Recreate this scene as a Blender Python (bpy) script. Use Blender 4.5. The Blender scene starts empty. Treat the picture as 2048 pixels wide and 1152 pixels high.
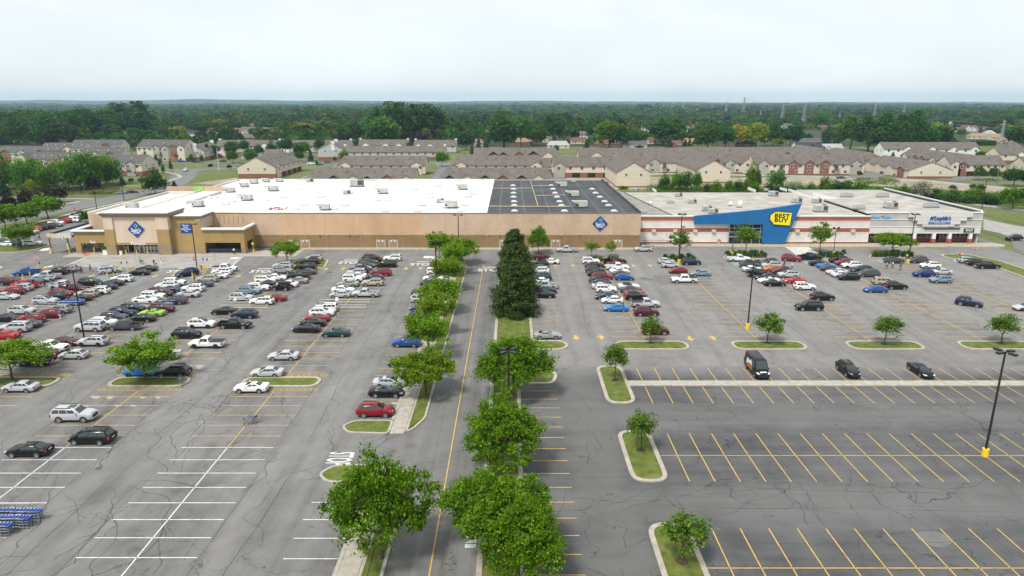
import bpy, math, random
import numpy as np
from mathutils import Vector, Matrix
random.seed(7); RNG = np.random.default_rng(7)
sc = bpy.context.scene
C = sc.collection
F = 1365.0; HC = 39.08; PT = math.atan((576-205)/F); CPT, SPT = math.cos(PT), math.sin(PT)
R = math.radians

# ---------------------------------------------------------------- photograph coordinates -> world
def ray(px, py):
    u, v = (px-1024)/F, (576-py)/F
    return u, CPT+v*SPT, -SPT+v*CPT
def G(px, py, h=0.0):
    a, b, c = ray(px, py); t = (h-HC)/c
    return a*t, b*t
def P(px, py, Y):
    a, b, c = ray(px, py); t = Y/b
    return a*t, HC+c*t
def G3(px, py, h=0.0):
    x, y = G(px, py, h); return (x, y, h)

# ---------------------------------------------------------------- materials
MATS = {}
def mat(name, col=(.5,.5,.5), rough=.6, metal=0.0, coat=0.0, objcol=False, spec=.5):
    if name in MATS: return MATS[name]
    m = bpy.data.materials.new(name); m.use_nodes = True
    b = m.node_tree.nodes['Principled BSDF']
    b.inputs['Base Color'].default_value = (*col, 1); b.inputs['Roughness'].default_value = rough
    b.inputs['Metallic'].default_value = metal; b.inputs['Coat Weight'].default_value = coat
    b.inputs['Specular IOR Level'].default_value = spec
    if objcol:
        oi = m.node_tree.nodes.new('ShaderNodeObjectInfo')
        m.node_tree.links.new(oi.outputs['Color'], b.inputs['Base Color'])
    MATS[name] = m
    return m
class NT:
    """small node helper"""
    def __init__(s, m): s.m = m; s.t = m.node_tree; s.b = s.t.nodes.get('Principled BSDF')
    def n(s, t, **k):
        x = s.t.nodes.new(t)
        for a, v in k.items(): setattr(x, a, v)
        return x
    def l(s, a, b): s.t.links.new(a, b)
    def pos(s, scale=(1,1,1), loc=(0,0,0), rot=(0,0,0), obj=False):
        g = s.n('ShaderNodeTexCoord').outputs['Object'] if obj else s.n('ShaderNodeNewGeometry').outputs['Position']
        mp = s.n('ShaderNodeMapping'); mp.inputs['Scale'].default_value = scale; mp.inputs['Location'].default_value = loc; mp.inputs['Rotation'].default_value = rot
        s.l(g, mp.inputs['Vector']); return mp.outputs['Vector']
    def noise(s, vec, scale, detail=4, rough=.55, dist=0):
        x = s.n('ShaderNodeTexNoise'); x.inputs['Scale'].default_value = scale; x.inputs['Detail'].default_value = detail
        x.inputs['Roughness'].default_value = rough; x.inputs['Distortion'].default_value = dist
        s.l(vec, x.inputs['Vector']); return x.outputs['Fac']
    def ramp(s, fac, stops):
        x = s.n('ShaderNodeValToRGB'); e = x.color_ramp.elements
        while len(e) < len(stops): e.new(.5)
        for i, (p, c) in enumerate(stops):
            e[i].position = p; e[i].color = (*c, 1) if len(c) == 3 else c
        s.l(fac, x.inputs['Fac']); return x.outputs['Color']
    def mix(s, fac, a, b, mode='MIX'):
        x = s.n('ShaderNodeMix', data_type='RGBA', blend_type=mode)
        for v, i in ((fac, 0), (a, 6), (b, 7)):
            if isinstance(v, (int, float)): x.inputs[i].default_value = v
            elif isinstance(v, tuple): x.inputs[i].default_value = (*v, 1)
            else: s.l(v, x.inputs[i])
        return x.outputs[2]
    def math(s, op, a, b=0.0):
        x = s.n('ShaderNodeMath', operation=op)
        for i, v in enumerate((a, b)):
            if isinstance(v, (int, float)): x.inputs[i].default_value = v
            else: s.l(v, x.inputs[i])
        return x.outputs[0]
    def bump(s, h, strength=.3, dist=.05):
        x = s.n('ShaderNodeBump'); x.inputs['Strength'].default_value = strength; x.inputs['Distance'].default_value = dist
        s.l(h, x.inputs['Height']); s.l(x.outputs['Normal'], s.b.inputs['Normal'])
    def base(s, c): s.l(c, s.b.inputs['Base Color'])

def g3(v, t=(1,1,1)): return (v*t[0], v*t[1], v*t[2])
def asphalt(name, lo, hi, tint, patch=.5, streak=(1,.06), streak_amt=.5, edge=None, bays=None):
    """worn asphalt: broad patches, wheel-track streaks along one axis, grain and hairline cracking"""
    m = mat(name, g3(hi), .9, spec=.25); k = NT(m)
    big = k.noise(k.pos(), .035, 5, .6, .6)
    mid = k.noise(k.pos((1,1,1), (40,7,0)), .28, 5, .62, .4)
    st = k.noise(k.pos((streak[0], streak[1], 1)), .55, 4, .6)
    gr = k.noise(k.pos(), 5.0, 3, .7)
    v = k.math('ADD', k.math('MULTIPLY', big, patch), k.math('MULTIPLY', mid, .5))
    v = k.math('ADD', v, k.math('MULTIPLY', st, streak_amt))
    v = k.math('ADD', v, k.math('MULTIPLY', gr, .22))
    v = k.math('DIVIDE', v, patch+.5+streak_amt+.22)
    c = k.ramp(v, [(.36, g3(lo, tint)), (.5, g3((lo+hi)/2, tint)), (.64, g3(hi, tint))])
    if bays is not None:     # oil spots and wear where engines stand, in rows 19.1 m apart
        sx = k.n('ShaderNodeSeparateXYZ'); k.l(k.pos(), sx.inputs[0])
        q = k.math('PINGPONG', k.math('ADD', sx.outputs['X'], 191.0*3-bays), 9.55)
        def soft(v, a, b):
            x = k.n('ShaderNodeMapRange', interpolation_type='SMOOTHSTEP'); k.l(v, x.inputs['Value']); x.inputs['From Min'].default_value = a; x.inputs['From Max'].default_value = b; return x.outputs[0]
        bay = soft(q, 4.6, .6); spot = soft(k.noise(k.pos((1,1,1),(5,2,0)), .42, 4, .6), .50, .68)
        c = k.mix(k.math('MULTIPLY', bay, k.math('ADD', k.math('MULTIPLY', spot, .50), .10)), c, g3(lo*.62, tint))
        trk = soft(k.math('ABSOLUTE', k.math('SUBTRACT', k.math('ABSOLUTE', k.math('SUBTRACT', q, 9.3)), 1.9)), 1.0, .2)
        c = k.mix(k.math('MULTIPLY', trk, .16), c, g3(hi*1.1, tint))
    if edge:     # sealcoat wears out unevenly along its far edge
        sx = k.n('ShaderNodeSeparateXYZ'); k.l(k.pos(), sx.inputs[0])
        e = k.math('ADD', sx.outputs['Y'], k.math('MULTIPLY', k.math('SUBTRACT', k.noise(k.pos(), .22, 6, .65), .5), 7))
        wl = k.noise(k.pos((1,1,1),(3,8,0)), .12, 5, .6)
        def band(axis, a, b, soft):      # driven lanes are worn pale, the bays keep their dark seal
            q = k.math('ADD', sx.outputs[axis], k.math('MULTIPLY', k.math('SUBTRACT', wl, .5), 9))
            d = k.math('SUBTRACT', (b-a)/2, k.math('ABSOLUTE', k.math('SUBTRACT', q, (a+b)/2)))
            x = k.n('ShaderNodeMapRange', interpolation_type='SMOOTHSTEP'); k.l(d, x.inputs['Value']); x.inputs['From Min'].default_value = -soft; x.inputs['From Max'].default_value = soft; return x.outputs[0]
        lane = k.math('MAXIMUM', band('X',7.2,12.8,1.6), k.math('MAXIMUM', band('Y',77.5,83.5,2.0), band('Y',57.5,63.8,2.0)))
        c = k.mix(k.math('MULTIPLY', lane, .42), c, g3(.165,(1,.965,.92)))
        c = k.mix(k.ramp(k.math('DIVIDE', k.math('SUBTRACT', e, edge-3), 5), [(0,(0,0,0)),(1,(1,1,1))]), c, g3(.19,(1,.955,.90)))
    # hairline cracks: edges of distorted cells, thinned by a mask
    mp = k.pos(); nz = k.n('ShaderNodeTexNoise'); nz.inputs['Scale'].default_value = .35; nz.inputs['Detail'].default_value = 5; k.l(mp, nz.inputs['Vector'])
    vm = k.n('ShaderNodeVectorMath', operation='MULTIPLY_ADD'); k.l(nz.outputs['Color'], vm.inputs[0]); vm.inputs[1].default_value = (5,5,0); k.l(mp, vm.inputs[2])
    vo = k.n('ShaderNodeTexVoronoi', feature='DISTANCE_TO_EDGE'); vo.inputs['Scale'].default_value = .16; k.l(vm.outputs[0], vo.inputs['Vector'])
    cr = k.math('LESS_THAN', vo.outputs['Distance'], .0045)
    msk = k.math('GREATER_THAN', k.noise(k.pos((1,1,1), (9,3,0)), .07, 2), .5)
    fac = k.math('MULTIPLY', k.math('MULTIPLY', cr, msk), .6)
    c = k.mix(fac, c, g3(lo*.35, tint))
    k.base(c); k.bump(gr, .25, .02)
    return m
def flat_noise(name, c0, c1, scale, rough=.85, bump=0, detail=5, spec=.3, stretch=(1,1,1)):
    m = mat(name, c0, rough, spec=spec); k = NT(m)
    f = k.noise(k.pos(stretch), scale, detail, .62)
    k.base(k.ramp(f, [(.33, c0), (.67, c1)]))
    if bump: k.bump(k.noise(k.pos(stretch), scale*6, 3), bump, .05)
    return m
ASPH_L = asphalt('asphalt_worn', .105, .235, (1,.968,.925), .6, (1,.05), .45, None, -33.4)
ASPH_R = asphalt('asphalt_sealed', .048, .142, (1,.99,.985), 1.0, (.05,1), .55, 96)
ASPH_R2 = asphalt('asphalt_tan', .145, .25, (1,.955,.90), .6, (1,.05), .4, None, 22.75)
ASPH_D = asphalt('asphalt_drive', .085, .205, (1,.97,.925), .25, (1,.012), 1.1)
ASPH_F = asphalt('asphalt_far', .12, .20, (1,.98,.95), .5)
CONC = flat_noise('concrete', (.30,.27,.22), (.43,.395,.335), 1.2, detail=8)
CONC2 = flat_noise('concrete_apron', (.25,.245,.23), (.36,.345,.32), .35)
GRASS = flat_noise('lawn', (.050,.088,.010), (.15,.165,.034), .8, .95, .4, 8)
k = NT(GRASS); bc = k.b.inputs['Base Color'].links[0].from_socket; wn = k.noise(k.pos((1,1,1),(2,9,0)), .42, 6, .7)
k.base(k.mix(k.ramp(wn, [(.56,(0,0,0)),(.72,(.8,.8,.8))]), bc, (.20,.165,.075)))
MEADOW = flat_noise('meadow', (.06,.10,.025), (.17,.17,.07), .06, .95, .3, 9)
DIRT = flat_noise('bare_dirt', (.22,.18,.12), (.36,.31,.23), .12, .95, .2, 8)
MULCH = flat_noise('mulch', (.045,.028,.018), (.09,.055,.035), 3, .95, .4)
YEL = flat_noise('yellow_line_paint', (.42,.27,.06), (.62,.42,.11), 1.7, .8)
WHT = flat_noise('white_line_paint', (.50,.50,.48), (.74,.74,.72), 1.7, .8)
BLU = flat_noise('blue_line_paint', (.18,.36,.42), (.32,.52,.58), 1.7, .8)
SEAL = mat('crack_sealant', (.045,.043,.042), .8)
PATCHM = flat_noise('asphalt_patch', (.10,.105,.115), (.16,.165,.175), 1.0, .9)

def masonry(name, c0, c1, bw, bh, mortar=.75, scale=1.0):
    m = mat(name, c0, .88, spec=.25); k = NT(m)
    br = k.n('ShaderNodeTexBrick'); br.inputs['Scale'].default_value = scale
    br.inputs['Brick Width'].default_value = bw; br.inputs['Row Height'].default_value = bh; br.inputs['Mortar Size'].default_value = .012
    br.inputs['Color1'].default_value = (*c0,1); br.inputs['Color2'].default_value = (*c1,1)
    br.inputs['Mortar'].default_value = (*[x*mortar for x in c0],1)
    g = k.n('ShaderNodeNewGeometry'); sx = k.n('ShaderNodeSeparateXYZ'); k.l(g.outputs['Position'], sx.inputs[0])
    cb = k.n('ShaderNodeCombineXYZ'); k.l(k.math('ADD', sx.outputs['X'], sx.outputs['Y']), cb.inputs['X']); k.l(sx.outputs['Z'], cb.inputs['Y'])
    k.l(cb.outputs[0], br.inputs['Vector'])
    st = k.noise(k.pos((1,1,.35)), .25, 5)
    dirt = k.ramp(st, [(.3, (.86,.85,.83)), (.65, (1.04,1.04,1.04))])
    k.base(k.mix(1.0, br.outputs['Color'], dirt, 'MULTIPLY')); k.bump(br.outputs['Fac'], -.25, .03)
    return m
W_PINK = masonry('block_beige', (.53,.385,.272), (.57,.42,.30), 1.2, .5)
W_TAN = masonry('block_repaint', (.58,.385,.24), (.595,.40,.25), 1.2, .5, .93)
W_BRN = masonry('block_brown', (.255,.17,.085), (.28,.19,.10), 1.2, .5)
W_OCH = masonry('stucco_ochre', (.36,.245,.10), (.37,.255,.11), 2.4, 1.2, .93)
W_CRM = masonry('stucco_cream', (.60,.49,.38), (.62,.505,.39), 2.6, 1.5, .95)
W_STN = masonry('split_stone', (.28,.205,.13), (.35,.265,.175), .8, .3)
W_RED = masonry('brick_red', (.34,.098,.062), (.39,.12,.078), .4, .14, .8)
W_WHT = masonry('block_white', (.68,.63,.58), (.73,.69,.65), 1.0, .5, .9)
W_GRY = masonry('block_grey', (.46,.45,.42), (.50,.485,.455), 1.0, .5, .92)
W_LGT = flat_noise('fascia_plaster', (.56,.54,.51), (.66,.64,.61), .5)
BLUEP = flat_noise('blue_panel', (.010,.115,.30), (.016,.14,.345), .5, .5)
COPING = mat('coping_metal', (.17,.12,.075), .5)
COPW = mat('coping_white', (.74,.73,.71), .5)
ROOFW = flat_noise('white_membrane', (.50,.50,.49), (.74,.74,.73), .16, .6, 0, 9, .3, (1,.35,1))
def membrane():
    m = mat('black_membrane', (.03,.032,.036), .75); k = NT(m)
    s = k.noise(k.pos((.5,.08,1)), .7, 5); s2 = k.noise(k.pos(), .12, 5)
    w = k.n('ShaderNodeTexWave', wave_type='BANDS', bands_direction='X'); w.inputs['Scale'].default_value = .045; w.inputs['Distortion'].default_value = .3
    k.l(k.pos(), w.inputs['Vector'])
    seam = k.math('GREATER_THAN', w.outputs['Fac'], .995)
    c = k.ramp(k.math('ADD', k.math('MULTIPLY', s, .5), k.math('MULTIPLY', s2, .5)), [(.35, (.024,.026,.03)), (.65, (.06,.064,.072))])
    k.base(k.mix(k.math('MULTIPLY', seam, .5), c, (.16,.17,.18))); return m
ROOFK = membrane()
ROOFG = flat_noise('gravel_roof', (.29,.27,.235), (.45,.425,.38), .22, .95, .3, 10)
ROOFD = flat_noise('dark_gravel_roof', (.20,.185,.165), (.32,.30,.27), .35, .95, .3, 10)
GLASS = mat('dark_glass', (.012,.015,.018), .08, spec=.6)
WINGL = mat('window_glass', (.05,.06,.07), .12, spec=.6)
FRAMEW = mat('white_frame', (.72,.72,.70), .5)
DARK = mat('dark_interior', (.012,.012,.012), .9)
METAL = mat('galvanised_metal', (.42,.44,.45), .45, .6)
HVACM = flat_noise('unit_casing', (.38,.37,.34), (.52,.51,.47), .9, .5)
HVACD = mat('unit_grille', (.06,.06,.055), .7)
POLEM = mat('pole_dark_paint', (.018,.016,.015), .45)
YELP = flat_noise('safety_yellow', (.72,.50,.02), (.80,.58,.04), 2.0, .6)
REDP = mat('sign_red', (.50,.02,.02), .4)
WHITEP = mat('sign_white', (.82,.82,.80), .45)
SBLUE = mat('sign_blue', (.012,.05,.26), .4)
SYEL = mat('tag_yellow', (.88,.70,.01), .4)
SBLK = mat('sign_black', (.012,.012,.012), .4)
SGRN = mat('sign_green', (.22,.55,.03), .4)
SCYAN = mat('sign_light_blue', (.03,.33,.72), .4)
LETB = mat('letter_blue', (.01,.10,.42), .4)
LETL = mat('letter_pale_blue', (.16,.38,.66), .4)
DOORB = mat('door_brown', (.30,.21,.12), .6)
PAINT = mat('car_paint', (.5,.5,.5), .26, .0, .14, True, .28)
CARGL = mat('car_glass', (.020,.030,.030), .05, spec=.9)
TYRE = mat('tyre_rubber', (.014,.014,.014), .85)
RIM = mat('alloy_rim', (.55,.55,.56), .3, .7)
RIMD = mat('black_rim', (.03,.03,.03), .35, .5)
TRIM = mat('black_trim', (.016,.016,.017), .6)
CHROME = mat('chrome_trim', (.6,.6,.6), .2, .9)
HEADL = mat('headlight_lens', (.62,.64,.65), .12)
TAILL = mat('taillight_lens', (.34,.012,.012), .15)
PLATE = mat('plate', (.6,.62,.65), .4)
OBJM = mat('painted_part', (.5,.5,.5), .6, objcol=True)
SKINM = mat('skin', (.42,.25,.18), .6)
BARK = flat_noise('bark', (.06,.045,.032), (.12,.095,.07), 4, .95, .5)

def leafmat(name, objcol=True, rough=.55, trans=.38, var=(.50,1.5)):
    m = bpy.data.materials.new(name); m.use_nodes = True; k = NT(m); b = k.b
    if objcol: src = k.n('ShaderNodeObjectInfo').outputs['Color']
    else: src = k.n('ShaderNodeVertexColor', layer_name='Col').outputs['Color']
    ri = k.n('ShaderNodeNewGeometry').outputs['Random Per Island']
    v = k.ramp(ri, [(0, g3(var[0])), (1, (var[1], var[1], var[1]*.85))])
    cl = k.ramp(k.noise(k.pos(), .75, 3, .5), [(.36, (.72,.80,.85)), (.64, (1.22,1.14,.95))])     # sprays differ in tone from bough to bough
    c = k.mix(1.0, k.mix(1.0, src, v, 'MULTIPLY'), cl, 'MULTIPLY')
    k.base(c); b.inputs['Roughness'].default_value = rough; b.inputs['Specular IOR Level'].default_value = .16
    tr = k.n('ShaderNodeBsdfTranslucent'); k.l(k.mix(1.0, c, (1.25,1.25,.6), 'MULTIPLY'), tr.inputs['Color'])
    ms = k.n('ShaderNodeMixShader'); ms.inputs[0].default_value = trans
    k.l(b.outputs[0], ms.inputs[1]); k.l(tr.outputs[0], ms.inputs[2])
    k.l(ms.outputs[0], k.t.nodes['Material Output'].inputs['Surface'])
    MATS[name] = m; return m
LEAF = leafmat('leaf'); NEEDLE = leafmat('needle', True, .6, .12, (.55,1.25)); WOODS = leafmat('woods_leaf', False)

# ---------------------------------------------------------------- mesh collecting
class MB:
    def __init__(s): s.v = []; s.f = []; s.m = []; s.mats = []
    def mi(s, m):
        if m not in s.mats: s.mats.append(m)
        return s.mats.index(m)
    def add(s, vs, fs, m):
        o = len(s.v); s.v += [tuple(x) for x in vs]; i = s.mi(m)
        for f in fs: s.f.append(tuple(o+j for j in f)); s.m.append(i)
    def box(s, x0, x1, y0, y1, z0, z1, m, T=None, top=None):
        vs = [Vector((x,y,z)) for z in (z0,z1) for y in (y0,y1) for x in (x0,x1)]
        if T: vs = [T @ v for v in vs]
        fs = [(0,2,3,1),(4,5,7,6),(0,1,5,4),(2,6,7,3),(0,4,6,2),(1,3,7,5)]
        if top is None: s.add(vs, fs, m)
        else:
            s.add(vs, [f for i, f in enumerate(fs) if i != 1], m); s.add(vs, [fs[1]], top)
    def poly(s, pts, z, m):      # flat polygon
        s.add([(p[0],p[1],z) for p in pts], [tuple(range(len(pts)))], m)
    def prism(s, pts, z0, z1, m, top=None):
        n = len(pts); vs = [(p[0],p[1],z0) for p in pts]+[(p[0],p[1],z1) for p in pts]
        s.add(vs, [(i,(i+1)%n,n+(i+1)%n,n+i) for i in range(n)]+[tuple(range(n-1,-1,-1))], m)
        s.add([(p[0],p[1],z1) for p in pts], [tuple(range(n))], top or m)
    def slab(s, pts, y0, y1, m):  # polygon in XZ pulled along Y
        n = len(pts); vs = [(p[0],y0,p[1]) for p in pts]+[(p[0],y1,p[1]) for p in pts]
        s.add(vs, [(i,(i+1)%n,n+(i+1)%n,n+i) for i in range(n)]+[tuple(range(n-1,-1,-1)), tuple(range(n,2*n))], m)
    def tube(s, a, b, r0, r1, m, n=8, cap=True):
        a, b = Vector(a), Vector(b); d = (b-a)
        if d.length < 1e-6: return
        q = d.to_track_quat('Z','Y'); vs = []
        for p, r in ((a,r0),(b,r1)):
            for i in range(n):
                t = 2*math.pi*i/n; vs.append(p + q @ Vector((r*math.cos(t), r*math.sin(t), 0)))
        fs = [(i,(i+1)%n,n+(i+1)%n,n+i) for i in range(n)]
        if cap: fs += [tuple(range(n-1,-1,-1)), tuple(range(n,2*n))]
        s.add(vs, fs, m)
    def strip(s, pts, w, z, m):   # flat ribbon along a polyline (w may be a list)
        vs = []; n = len(pts)
        for i, p in enumerate(pts):
            a = pts[max(0,i-1)]; b = pts[min(n-1,i+1)]
            dx, dy = b[0]-a[0], b[1]-a[1]; L = math.hypot(dx,dy) or 1
            ww = w[i] if isinstance(w, (list,tuple)) else w
            nx, ny = -dy/L*ww/2, dx/L*ww/2
            vs += [(p[0]+nx,p[1]+ny,z),(p[0]-nx,p[1]-ny,z)]
        s.add(vs, [(2*i,2*i+1,2*i+3,2*i+2) for i in range(n-1)], m)
    def ring(s, outer, inner, z0, z1, m):  # kerb: outer wall, top band, inner wall
        n = len(outer)
        vs = [(p[0],p[1],z0) for p in outer]+[(p[0],p[1],z1) for p in outer]+[(p[0],p[1],z1) for p in inner]+[(p[0],p[1],z0) for p in inner]
        fs = []
        for i in range(n):
            j = (i+1)%n
            for k in range(3): fs.append((k*n+i,k*n+j,(k+1)*n+j,(k+1)*n+i))
        s.add(vs, fs, m)
    def mesh(s, name, smooth=None):
        me = bpy.data.meshes.new(name); me.from_pydata(s.v, [], s.f)
        for m in s.mats: me.materials.append(m)
        me.polygons.foreach_set('material_index', s.m)
        if smooth is not None:
            me.polygons.foreach_set('use_smooth', [True]*len(s.f)); me.set_sharp_from_angle(angle=R(smooth))
        me.update(); return me
    def build(s, name, parent=None, smooth=None, fix=False):
        me = s.mesh(name, smooth)
        if fix:
            import bmesh
            b = bmesh.new(); b.from_mesh(me); bmesh.ops.recalc_face_normals(b, faces=b.faces); b.to_mesh(me); b.free()
        return obj(name, me, parent)
def obj(name, data, parent=None, loc=None):
    o = bpy.data.objects.new(name, data); C.objects.link(o)
    if parent is not None: o.parent = parent
    if loc is not None: o.location = loc
    return o
def tag(o, label, cat, group=None, kind=None):
    if label: o['label'] = label
    if cat: o['category'] = cat
    if group: o['group'] = group
    if kind: o['kind'] = kind
    return o
def thing(name, label, cat, loc=(0,0,0), rz=0, group=None):
    o = bpy.data.objects.new(name, None); C.objects.link(o); o.empty_display_size = .3
    o.location = loc; o.rotation_euler = (0,0,rz); return tag(o, label, cat, group)
def struct(name, mb, **k):
    o = mb.build(name, **k); o['kind'] = 'structure'; return o
def kids(o): return list(o.children)
def copy_tree(o, loc, rz=0, label=None, group=None, scale=None, colors=None):
    r = o.copy(); C.objects.link(r); r.location = loc; r.rotation_euler = (0,0,rz)
    if scale is not None: r.scale = scale if isinstance(scale, (tuple,list)) else (scale,)*3
    if label: r['label'] = label
    if group: r['group'] = group
    for ch in o.children:
        c = ch.copy(); C.objects.link(c); c.parent = r
        if colors and ch.name.split('.')[0] in colors: c.color = colors[ch.name.split('.')[0]]
        for g in ch.children:
            d = g.copy(); C.objects.link(d); d.parent = c
            if colors and g.name.split('.')[0] in colors: d.color = colors[g.name.split('.')[0]]
    return r
ORD = 'zeroth first second third fourth fifth sixth seventh eighth ninth tenth eleventh twelfth thirteenth fourteenth fifteenth sixteenth seventeenth eighteenth nineteenth twentieth'.split()
TEXTS = []
def text(body, mater, size, loc, rot, parent=None, name='lettering', sx=1.0, off=0.0, ext=.03, shear=0.0, align='CENTER', spacing=1.0):
    cu = bpy.data.curves.new(name, 'FONT'); cu.body = body; cu.size = size; cu.align_x = align; cu.align_y = 'CENTER'
    cu.offset = off; cu.extrude = ext; cu.shear = shear; cu.materials.append(mater); cu.space_character = spacing; cu.space_line = .95
    cu.resolution_u = 3
    o = obj(name, cu, parent, loc); o.rotation_euler = rot; o.scale = (sx,1,1); TEXTS.append(o); return o
FACE = (R(90), 0, 0)   # text standing up, facing the camera
CLOUD=(7.1,7.5,7.75); SUNE=2.7; EXPO=0.50; HAZE=7.5e-5
# ---------------------------------------------------------------- ground, lots, drive, kerbs, markings
def inset(pts, d):
    n = len(pts); A = sum(pts[i][0]*pts[(i+1)%n][1]-pts[(i+1)%n][0]*pts[i][1] for i in range(n)); s = 1 if A > 0 else -1
    out = []
    for i in range(n):
        p0, p1, p2 = Vector(pts[i-1]), Vector(pts[i]), Vector(pts[(i+1)%n])
        d1, d2 = (p1-p0).normalized(), (p2-p1).normalized()
        n1, n2 = Vector((-d1.y,d1.x))*s, Vector((-d2.y,d2.x))*s
        b = (n1+n2); b = b.normalized() if b.length > 1e-6 else n1
        k = d/max(.4, b.dot(n1)); out.append((p1.x+b.x*k, p1.y+b.y*k))
    return out
def rounded(pts, r, seg=5):
    n = len(pts); out = []
    for i in range(n):
        p0, p1, p2 = Vector(pts[i-1]), Vector(pts[i]), Vector(pts[(i+1)%n])
        a, b = p0-p1, p2-p1; rr = min(r, a.length*.48, b.length*.48)
        s, e = p1+a.normalized()*rr, p1+b.normalized()*rr
        for k in range(seg+1):
            t = k/seg; q = s*(1-t)**2+p1*2*t*(1-t)+e*t*t; out.append((q.x,q.y))
    return out
def pxp(*pts): return [G(x,y) for x,y in pts]
def rect(x0,x1,y0,y1): return [(x0,y0),(x1,y0),(x1,y1),(x0,y1)]

g = MB()
# one sheet to the horizon, finer near the camera, rising gently at the far north-west rim
g.poly([(-16000,-300),(16000,-300),(16000,18000),(-16000,18000)], -.10, MEADOW)
struct('ground', g)
def hill_ridge(name, y0, hs, seed, base):
    hm = MB(); xs = np.linspace(-14000, 14000, 141); rr = np.random.default_rng(seed); ph = rr.uniform(0, 6, 6)
    vs = []
    for dy, f in ((-900,0),(-400,.6),(0,1),(500,.7),(1000,0)):
        for x in xs:
            h = np.interp(x/y0, [-1,-.7,-.3,0,.25,.6,1], hs)*(1+.10*math.sin(x/700+ph[0])+.07*math.sin(x/310+ph[1])+.04*math.sin(x/140+ph[2]))
            vs.append((x, y0+dy, -1+h*f))
    n = len(xs)
    hm.add(vs, [(r*n+i, r*n+i+1, (r+1)*n+i+1, (r+1)*n+i) for r in range(4) for i in range(n-1)], base)
    return struct(name, hm, smooth=80)
HILLM = flat_noise('wooded_hill', (.03,.05,.025), (.06,.085,.04), .01, .95)
hill_ridge('hills', 8800, [74,72,66,56,48,42,40], 3, HILLM)

lot = MB(); lot.poly(rect(-230,-11,15,186.3), 0, ASPH_L); struct('parking_lot', lot)
fl = MB(); fl.poly([(-230,186.3),(-121,186.3),(-121,232),G(172,427),G(120,438),G(60,453),G(0,468),(-240,205)], -.012, ASPH_F); struct('side_lot', fl)
lot = MB(); lot.poly(rect(-3.1,136,98,191.8)+[], 0, ASPH_R2); struct('parking_lot', lot)
lot = MB(); lot.poly(rect(-3.1,140,15,98), 0, ASPH_R); struct('parking_lot', lot)
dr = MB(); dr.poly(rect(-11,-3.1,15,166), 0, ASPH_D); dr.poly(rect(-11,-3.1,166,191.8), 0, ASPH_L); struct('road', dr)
ap = MB(); ap.poly(pxp((125,534),(175,512.6),(350,512.6),(487,511.6),(459,537)), .004, CONC2); struct('apron', ap)
# land behind and beside the stores
pad = MB(); pad.poly([(-6.5,186.3),(35.5,186.3),(35.5,191.8),(140,191.8),(140,270),(-130,300),(-130,186.3)], -.05, ASPH_F); struct('service_yard', pad)
dt = MB()
dt.poly(pxp((1040,376),(1040,358),(1225,352),(1420,356),(1700,352),(1840,358),(2070,381),(2070,392),(1800,372),(1560,371),(1225,380)), -.07, DIRT)
dt.poly(pxp((600,357),(640,340),(690,338),(672,358)), -.07, DIRT); dt.poly(pxp((385,366),(440,350),(476,353),(470,372)), -.07, DIRT)
struct('bare_earth', dt)
rd = MB()
def road(px, w, z=-.03, m=ASPH_F): rd.strip([G(x,y) for x,y in px], w, z, m)
road([(-120,470),(-40,452),(30,436.5),(100,424),(165,411),(240,395),(300,382),(345,369),(366,353),(374,342)], 13)
road([(-100,402.5),(0,401.5),(100,402),(185,403)], 13, -.035)
road([(374,344),(340,339),(285,338),(240,340),(180,349)], 9, -.025)
road([(374,342),(430,337),(520,334),(640,328),(760,327),(930,325),(1060,330)], 9, -.028)
road([(290,325),(420,326),(520,322),(660,322),(760,318)], 8, -.028)
road([(640,355),(668,342),(690,326)], 10, -.022)
road([(880,357),(893,340),(885,326)], 10, -.022)
road([(1100,372),(1112,358),(1118,346)], 10, -.022)
road([(1240,352),(1330,347),(1480,350),(1600,352),(1720,356),(1850,362),(1980,373),(2080,386)], 9, -.022, CONC2)
road([(1715,357),(1760,346),(1740,336)], 13, -.02); road([(1890,360),(1955,354),(2060,362)], 12, -.02)
road([(1990,376),(2080,377)], 7, -.026)
rd.poly([(124.8,15),(136,15),(137,182),(146,196),(190,214),(230,224),(230,205),(160,187),(147,178),(144,15)], -.008, ASPH_L)
rd.poly(pxp((1967,438),(2070,458),(2070,490),(2000,466.5),(1967,459)), -.03, CONC2)
rd.poly(pxp((1905,405),(2070,425),(2070,418),(1940,402)), -.032, CONC2)
struct('road', rd)
sw = MB()
sw.strip([G(x,y) for x,y in [(-60,476),(0,463),(60,449),(120,433),(180,418),(250,402.5)]], 2.0, .03, CONC)
sw.strip([G(x,y) for x,y in [(-60,395),(40,396.5),(150,397),(190,398)]], 2.0, .03, CONC)
sw.strip([G(x,y) for x,y in [(105,412),(140,407),(160,403)]], 2.0, .03, CONC)
sw.strip([G(x,y) for x,y in [(250,372),(300,372.5),(330,364),(362,354),(355,349),(330,344),(300,340)]], 2.0, .03, CONC)
sw.box(-14.95,-13.2, 75.7,160, 0,.13, CONC); sw.box(-14.95,-13.2, 15,68.1, 0,.13, CONC)
sw.box(16.8,140, 90.3,92.1, 0,.14, CONC)
sw.prism([(-57,183.6),(33,183.6),(36,187.3),(40,189.4),(40,191.8),(35.5,191.8),(35.5,186.3),(-57,186.3)], 0,.14, CONC)
sw.prism([(40,187.8),(138,187.8),(140,190),(138,193),(40,191.8)], 0,.14, CONC)
sw.prism([(-118,174.6),(-57,175.6),(-57,186.3),(-118,186.3)], 0,.05, CONC)
struct('pavement', sw)
KERBP = flat_noise('kerb_yellow', (.50,.36,.12), (.60,.45,.2), 1.5, .8)
ky = MB()
for a, b in ((62,103),(108,122),(124,134)): ky.box(a,b,187.68,187.8,0,.142,KERBP)
struct('kerb_paint', ky)

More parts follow.
